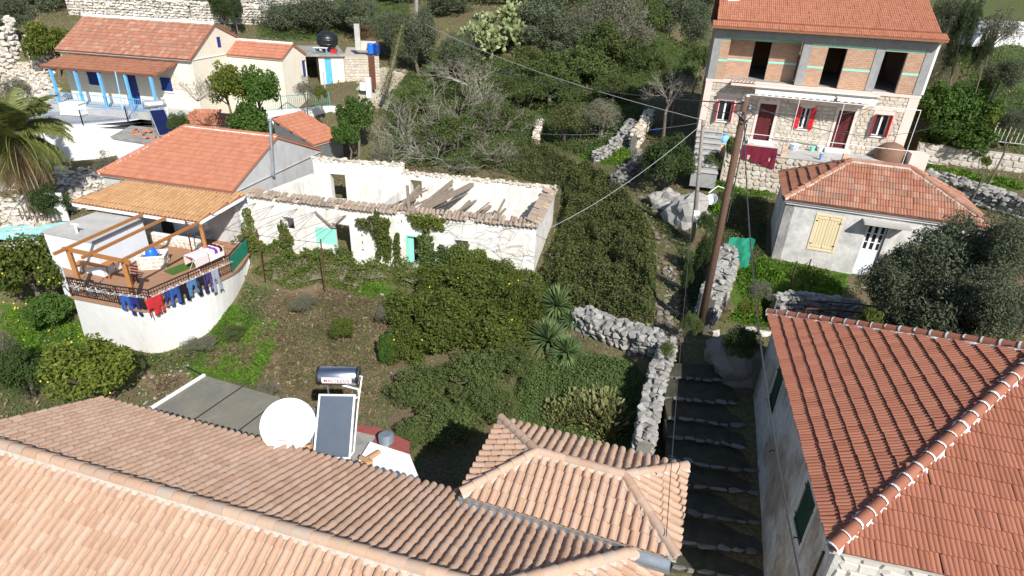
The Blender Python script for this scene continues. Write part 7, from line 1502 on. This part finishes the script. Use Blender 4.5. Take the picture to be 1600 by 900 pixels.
# ------------------------------------------------------------ palm
pc = atrho(18,205,43.5); gz = H(pc.x, pc.y); PA = thing('palm_tree', 'stout palm with drooping green fronds and a skirt of dead leaves', 'palm', (pc.x, pc.y, gz)); h = pc.z-gz; mb = MB(); mb.tube([(0, 0, -.3), (.1, 0, h*.5), (0, 0, h)], [.55, .48, .42], 12); t_ = link('trunk', mb.mesh('trunk', M['bark'])); t_.parent = PA; rg = random.Random(33)
def frond(e, L, mat, seed, droop):
    rg = random.Random(seed); mb = MB(); pts = []; p = Vector((0, 0, 0)); a = e
    for k in range(9): pts.append(p.copy()); p = p+Vector((math.cos(a), 0, math.sin(a)))*L/8; a -= droop*(.05+.030*k)
    mb.tube(pts, [.03]+[.02]*7+[.008], 4, cap=False)
    for k in range(44):
        t_ = .12+.88*k/44; i = min(int(t_*8), 7); q = pts[i].lerp(pts[i+1], t_*8-i); d_ = (pts[i+1]-pts[i]).normalized()
        for sgn in (-1, 1):
            s = Vector((0, sgn, 0)); l = .62*math.sin(math.pi*min(.95, .15+t_*.8))+.12; tip = q+(d_*.55+s*.75-Z*.28*droop+Vector((rg.gauss(0, .06), 0, rg.gauss(0, .08)))).normalized()*l; w = Vector((0, 0, .03))+d_*.03; mb.add([q-w, q+w, tip], [(0, 1, 2)])
    return mb.mesh('frond', M[mat])
gf = [frond(1.0, 2.6, 'palm_leaf', 1, 1.0), frond(.4, 2.7, 'palm_leaf', 2, 1.3), frond(-.2, 2.6, 'palm_leaf', 3, 1.3)]; df = [frond(-.7, 2.3, 'palm_dead', 4, .9), frond(-1.1, 2.2, 'palm_dead', 5, .5)]
for k in range(120):
    dead = k >= 64; me = rg.choice(df) if dead else gf[0 if k < 18 else 1 if k < 42 else 2]; o = link('dead_frond' if dead else 'frond', me); o.parent = PA; o.location = (0, 0, h-(rg.uniform(.2, 1.2) if dead else rg.uniform(0, .3))); o.rotation_euler = (rg.gauss(0, .12), rg.gauss(0, .12), rg.uniform(0, 6.28)); o.scale = [rg.uniform(1.0, 1.35)]*3
# ============================================================ ground cover
def cover(name, label, cat, polys, mat, dens, size, aspect=.55, h=.5, lump=1.0, core='leaf_dark', seed=0, blades=False, bias=.8, hh=0, cell=.45, edge=.5):
    """Leaves over a lumpy canopy following the ground; one object because nobody could count it."""
    rs = np.random.RandomState(seed+100); V, F_, MI, k0 = [], [], [], 0
    for poly in polys:
        pg = poly if isinstance(poly[0][0], float) and max(abs(poly[0][0]), abs(poly[0][1])) < 60 and isinstance(poly, tuple) else gpoly(poly)
        P = np.array(pg); lo, hi = P.min(0), P.max(0); n = int(np.prod(hi-lo)*dens); q = lo+rs.rand(n, 2)*(hi-lo); q = q[inpoly(q, pg)]
        if not len(q): continue
        nz_ = np.array([mnoise.fractal(Vector((x*.55*lump, y*.55*lump, seed*3.1)), .9, 2, 4) for x, y in q]); dm = np.full(len(q), 9.)
        for i in range(len(pg)):
            a, b = P[i], P[(i+1) % len(pg)]; ab = b-a; t_ = np.clip(((q-a)@ab)/(ab@ab+1e-9), 0, 1); dm = np.minimum(dm, np.linalg.norm(q-(a+t_[:,None]*ab), axis=1))
        hgt = h*np.clip(.75+nz_*.9, .08, 2.2)*np.clip(dm/edge, .15, 1); z = HV(q)
        if blades:
            c = np.column_stack([q, z]); up_ = np.column_stack([rs.normal(size=(len(q), 2))*.45, np.ones(len(q))]); up_ /= np.linalg.norm(up_, axis=1)[:,None]; l = (hgt*rs.uniform(.5, 1.3, len(q)))[:,None]; sd_ = np.cross(up_, rs.normal(size=(len(q), 3))); sd_ /= np.linalg.norm(sd_, axis=1)[:,None]
            v = np.stack([c-sd_*size, c+sd_*size, c+up_*l+np.column_stack([rs.normal(size=(len(q), 2))*.06, np.zeros(len(q))]), c+up_*l*.98], 1).reshape(-1, 3)
        else:
            c = np.column_stack([q, z+hgt*rs.uniform(.25, 1, len(q))**.6+.02]); v, _ = leaf_geo(c, size, aspect, np.tile([[0, -.2, 1.]], (len(q), 1)), bias, rs)
        V.append(v); F_.append(np.arange(len(q)*4).reshape(-1, 4)+k0); MI.append(np.zeros(len(q), int)); k0 += len(q)*4
        if not blades and h > .35:                    # woody mass under the leaves
            xs, ys = np.arange(lo[0], hi[0], cell), np.arange(lo[1], hi[1], cell); X, Y = np.meshgrid(xs, ys); g = np.column_stack([X.ravel(), Y.ravel()]); ins = inpoly(g, pg).reshape(X.shape)
            nn = np.array([mnoise.fractal(Vector((x*.55*lump, y*.55*lump, seed*3.1)), .9, 2, 4) for x, y in g]); zz = HV(g)+np.where(ins.ravel(), h*np.clip(.75+nn*.9, .08, 2.2)*.36, -.4); vid = np.arange(len(g)).reshape(X.shape); fq = np.stack([vid[:-1,:-1], vid[:-1,1:], vid[1:,1:], vid[1:,:-1]], -1)[ins[:-1,:-1] & ins[1:,1:]].reshape(-1, 4)
            V.append(np.column_stack([g, zz])); F_.append(fq+k0); MI.append(np.ones(len(fq), int)); k0 += len(g)
    o = link(name, np_mesh(name, np.concatenate(V), np.concatenate(F_), [M[mat], M[core]], np.concatenate(MI))); return tag(o, label, cat, kind='stuff')
BR = [[(880,250),(925,265),(965,290),(1000,330),(1022,365),(1026,420),(1022,505),(985,512),(900,488),(850,462),(838,440),(868,370),(880,300)], [(745,262),(800,230),(860,235),(905,262),(885,300),(872,290),(800,276)]]
cover('bramble_thicket', 'dense olive-green bramble thicket on the slope right of the ruin', 'brambles', BR, 'leaf_bramble', 560, .115, .6, 1.0, 1.7, seed=1, bias=.45)
cover('scrub', 'green scrub between the ruin front and the citrus trees', 'scrub', [[(392,428),(430,402),(520,400),(560,418),(620,410),(700,412),(840,430),(905,492),(850,474),(760,452),(700,446),(640,452),(590,440),(545,458),(500,444),(455,456),(425,440)]], 'leaf_ivy', 700, .115, .65, .75, 2.4, seed=2, bias=.4, core='bark')
cover('weed_patch', 'broad-leaved green weeds inside the stone-walled plot', 'weeds', [[(820,565),(900,545),(985,565),(1010,590),(1000,700),(930,720),(830,690),(790,640)]], 'leaf_weed', 520, .085, .75, .36, 1.5, seed=3)
cover('hill_scrub', 'wild undergrowth of the hillside behind the houses', 'undergrowth', [[(590,175),(640,110),(700,95),(800,110),(880,150),(960,150),(1010,165),(985,215),(930,250),(880,240),(830,225),(760,255),(700,265),(610,255)], [(640,100),(700,60),(800,90),(1000,70),(1090,30),(1095,130),(1000,160),(880,150),(760,115)], [(400,60),(560,50),(640,30),(640,5),(400,8)], [(1480,230),(1600,240),(1600,150),(1500,120),(1460,180)], [(1500,120),(1600,150),(1600,50),(1530,40),(1480,80)]], 'leaf_maquis', 190, .12, .55, .55, .9, seed=4, cell=.7)
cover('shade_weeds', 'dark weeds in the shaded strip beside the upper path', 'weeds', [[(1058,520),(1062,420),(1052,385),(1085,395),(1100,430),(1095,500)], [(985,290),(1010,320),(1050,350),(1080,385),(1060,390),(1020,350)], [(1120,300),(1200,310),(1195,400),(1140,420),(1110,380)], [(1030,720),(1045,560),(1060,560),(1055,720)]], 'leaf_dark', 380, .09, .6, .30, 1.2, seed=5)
cover('meadow_grass', 'lush green grass on the terraces', 'grass', [GREEN[0], GREEN[1], GREEN[2], GREEN[3], GREEN[4], GREEN[5], GREEN[6], [(1200,520),(1120,500),(1160,470),(1220,490)]], 'blade_green', 700, .018, h=.20, lump=1.6, blades=True, seed=6)
cover('plot_litter', 'dry leaf litter and dead grass on the bare plot', 'dry grass', [BROWN[0], BROWN[1], [(270,560),(420,600),(520,640),(640,600),(620,460),(420,450)]], 'blade_brown', 330, .016, h=.14, lump=1.2, blades=True, seed=7)
cover('straw_grass', 'pale straw-coloured grass patch on the bare plot', 'dry grass', [[(460,575),(500,545),(540,550),(520,590),(480,600)]], 'blade_dry', 900, .014, h=.22, lump=1.2, blades=True, seed=8)
cover('plot_weeds', 'sparse green weeds on the bare plot', 'weeds', [[(430,470),(620,470),(600,640),(440,600)], [(280,590),(400,600),(430,620),(330,590)], [(0,600),(120,600),(240,640),(160,640),(0,660)]], 'leaf_weed', 210, .075, .6, .16, 2.0, seed=9)
cover('balcony_weeds', 'tall weeds at the foot of the balcony wall', 'weeds', [[(40,470),(110,470),(135,530),(200,548),(260,555),(320,532),(365,480),(385,440),(430,455),(410,500),(330,560),(250,590),(180,560),(60,540)]], 'leaf_bright', 330, .085, .6, .26, 1.6, seed=10)
cover('tall_grass', 'tall arching reed grass between the weeds and the tiled wing', 'tall grass', [[(845,640),(900,620),(960,625),(985,660),(965,700),(900,680),(850,672)]], 'blade_reed', 1500, .008, h=.80, lump=1.6, blades=True, seed=11)
cover('tall_grass', 'green reed tuft beside the pale blue basin', 'tall grass', [[(1108,322),(1132,322),(1134,338),(1106,338)]], 'blade_green', 900, .016, h=.6, lump=1, blades=True, seed=12)
cover('oxalis_flowers', 'yellow wood-sorrel flowers in the green grass', 'flowers', [GREEN[0], GREEN[4], GREEN[5], [(180,530),(300,560),(250,590),(180,560)], [(850,160),(990,185),(960,230),(860,220)]], 'flower_yellow', 9, .06, .9, .26, 1.2, seed=13)
cover('almond_blossom', 'white blossom scattered over the almond bushes', 'blossom', [[(870,225),(960,225),(970,205),(880,200)]], 'blossom', 60, .07, .9, 1.6, 1.5, core='leaf_bramble', seed=14, cell=5)

cover('bramble_shoots', 'brighter green shoots among the brambles right of the ruin', 'brambles', [BR[0], [(840,440),(900,400),(930,470),(900,490),(850,465)]], 'leaf_ivy', 90, .12, .6, 1.12, 1.7, seed=1, cell=9, bias=.5)
cover('field_grass', 'rough grass over the open ground between the houses', 'grass', [((-46., 14.), (-20., 10.), (8., 22.), (24., 12.), (46., 10.), (46., 80.), (-46., 80.))], 'leaf_weed', 16, .07, .5, .16, 1.1, seed=15)
cover('field_straw', 'dry straw tufts over the open ground between the houses', 'dry grass', [((-46., 14.), (-20., 10.), (8., 22.), (24., 12.), (46., 10.), (46., 80.), (-46., 80.))], 'blade_dry', 20, .007, h=.18, lump=1.1, blades=True, seed=16)
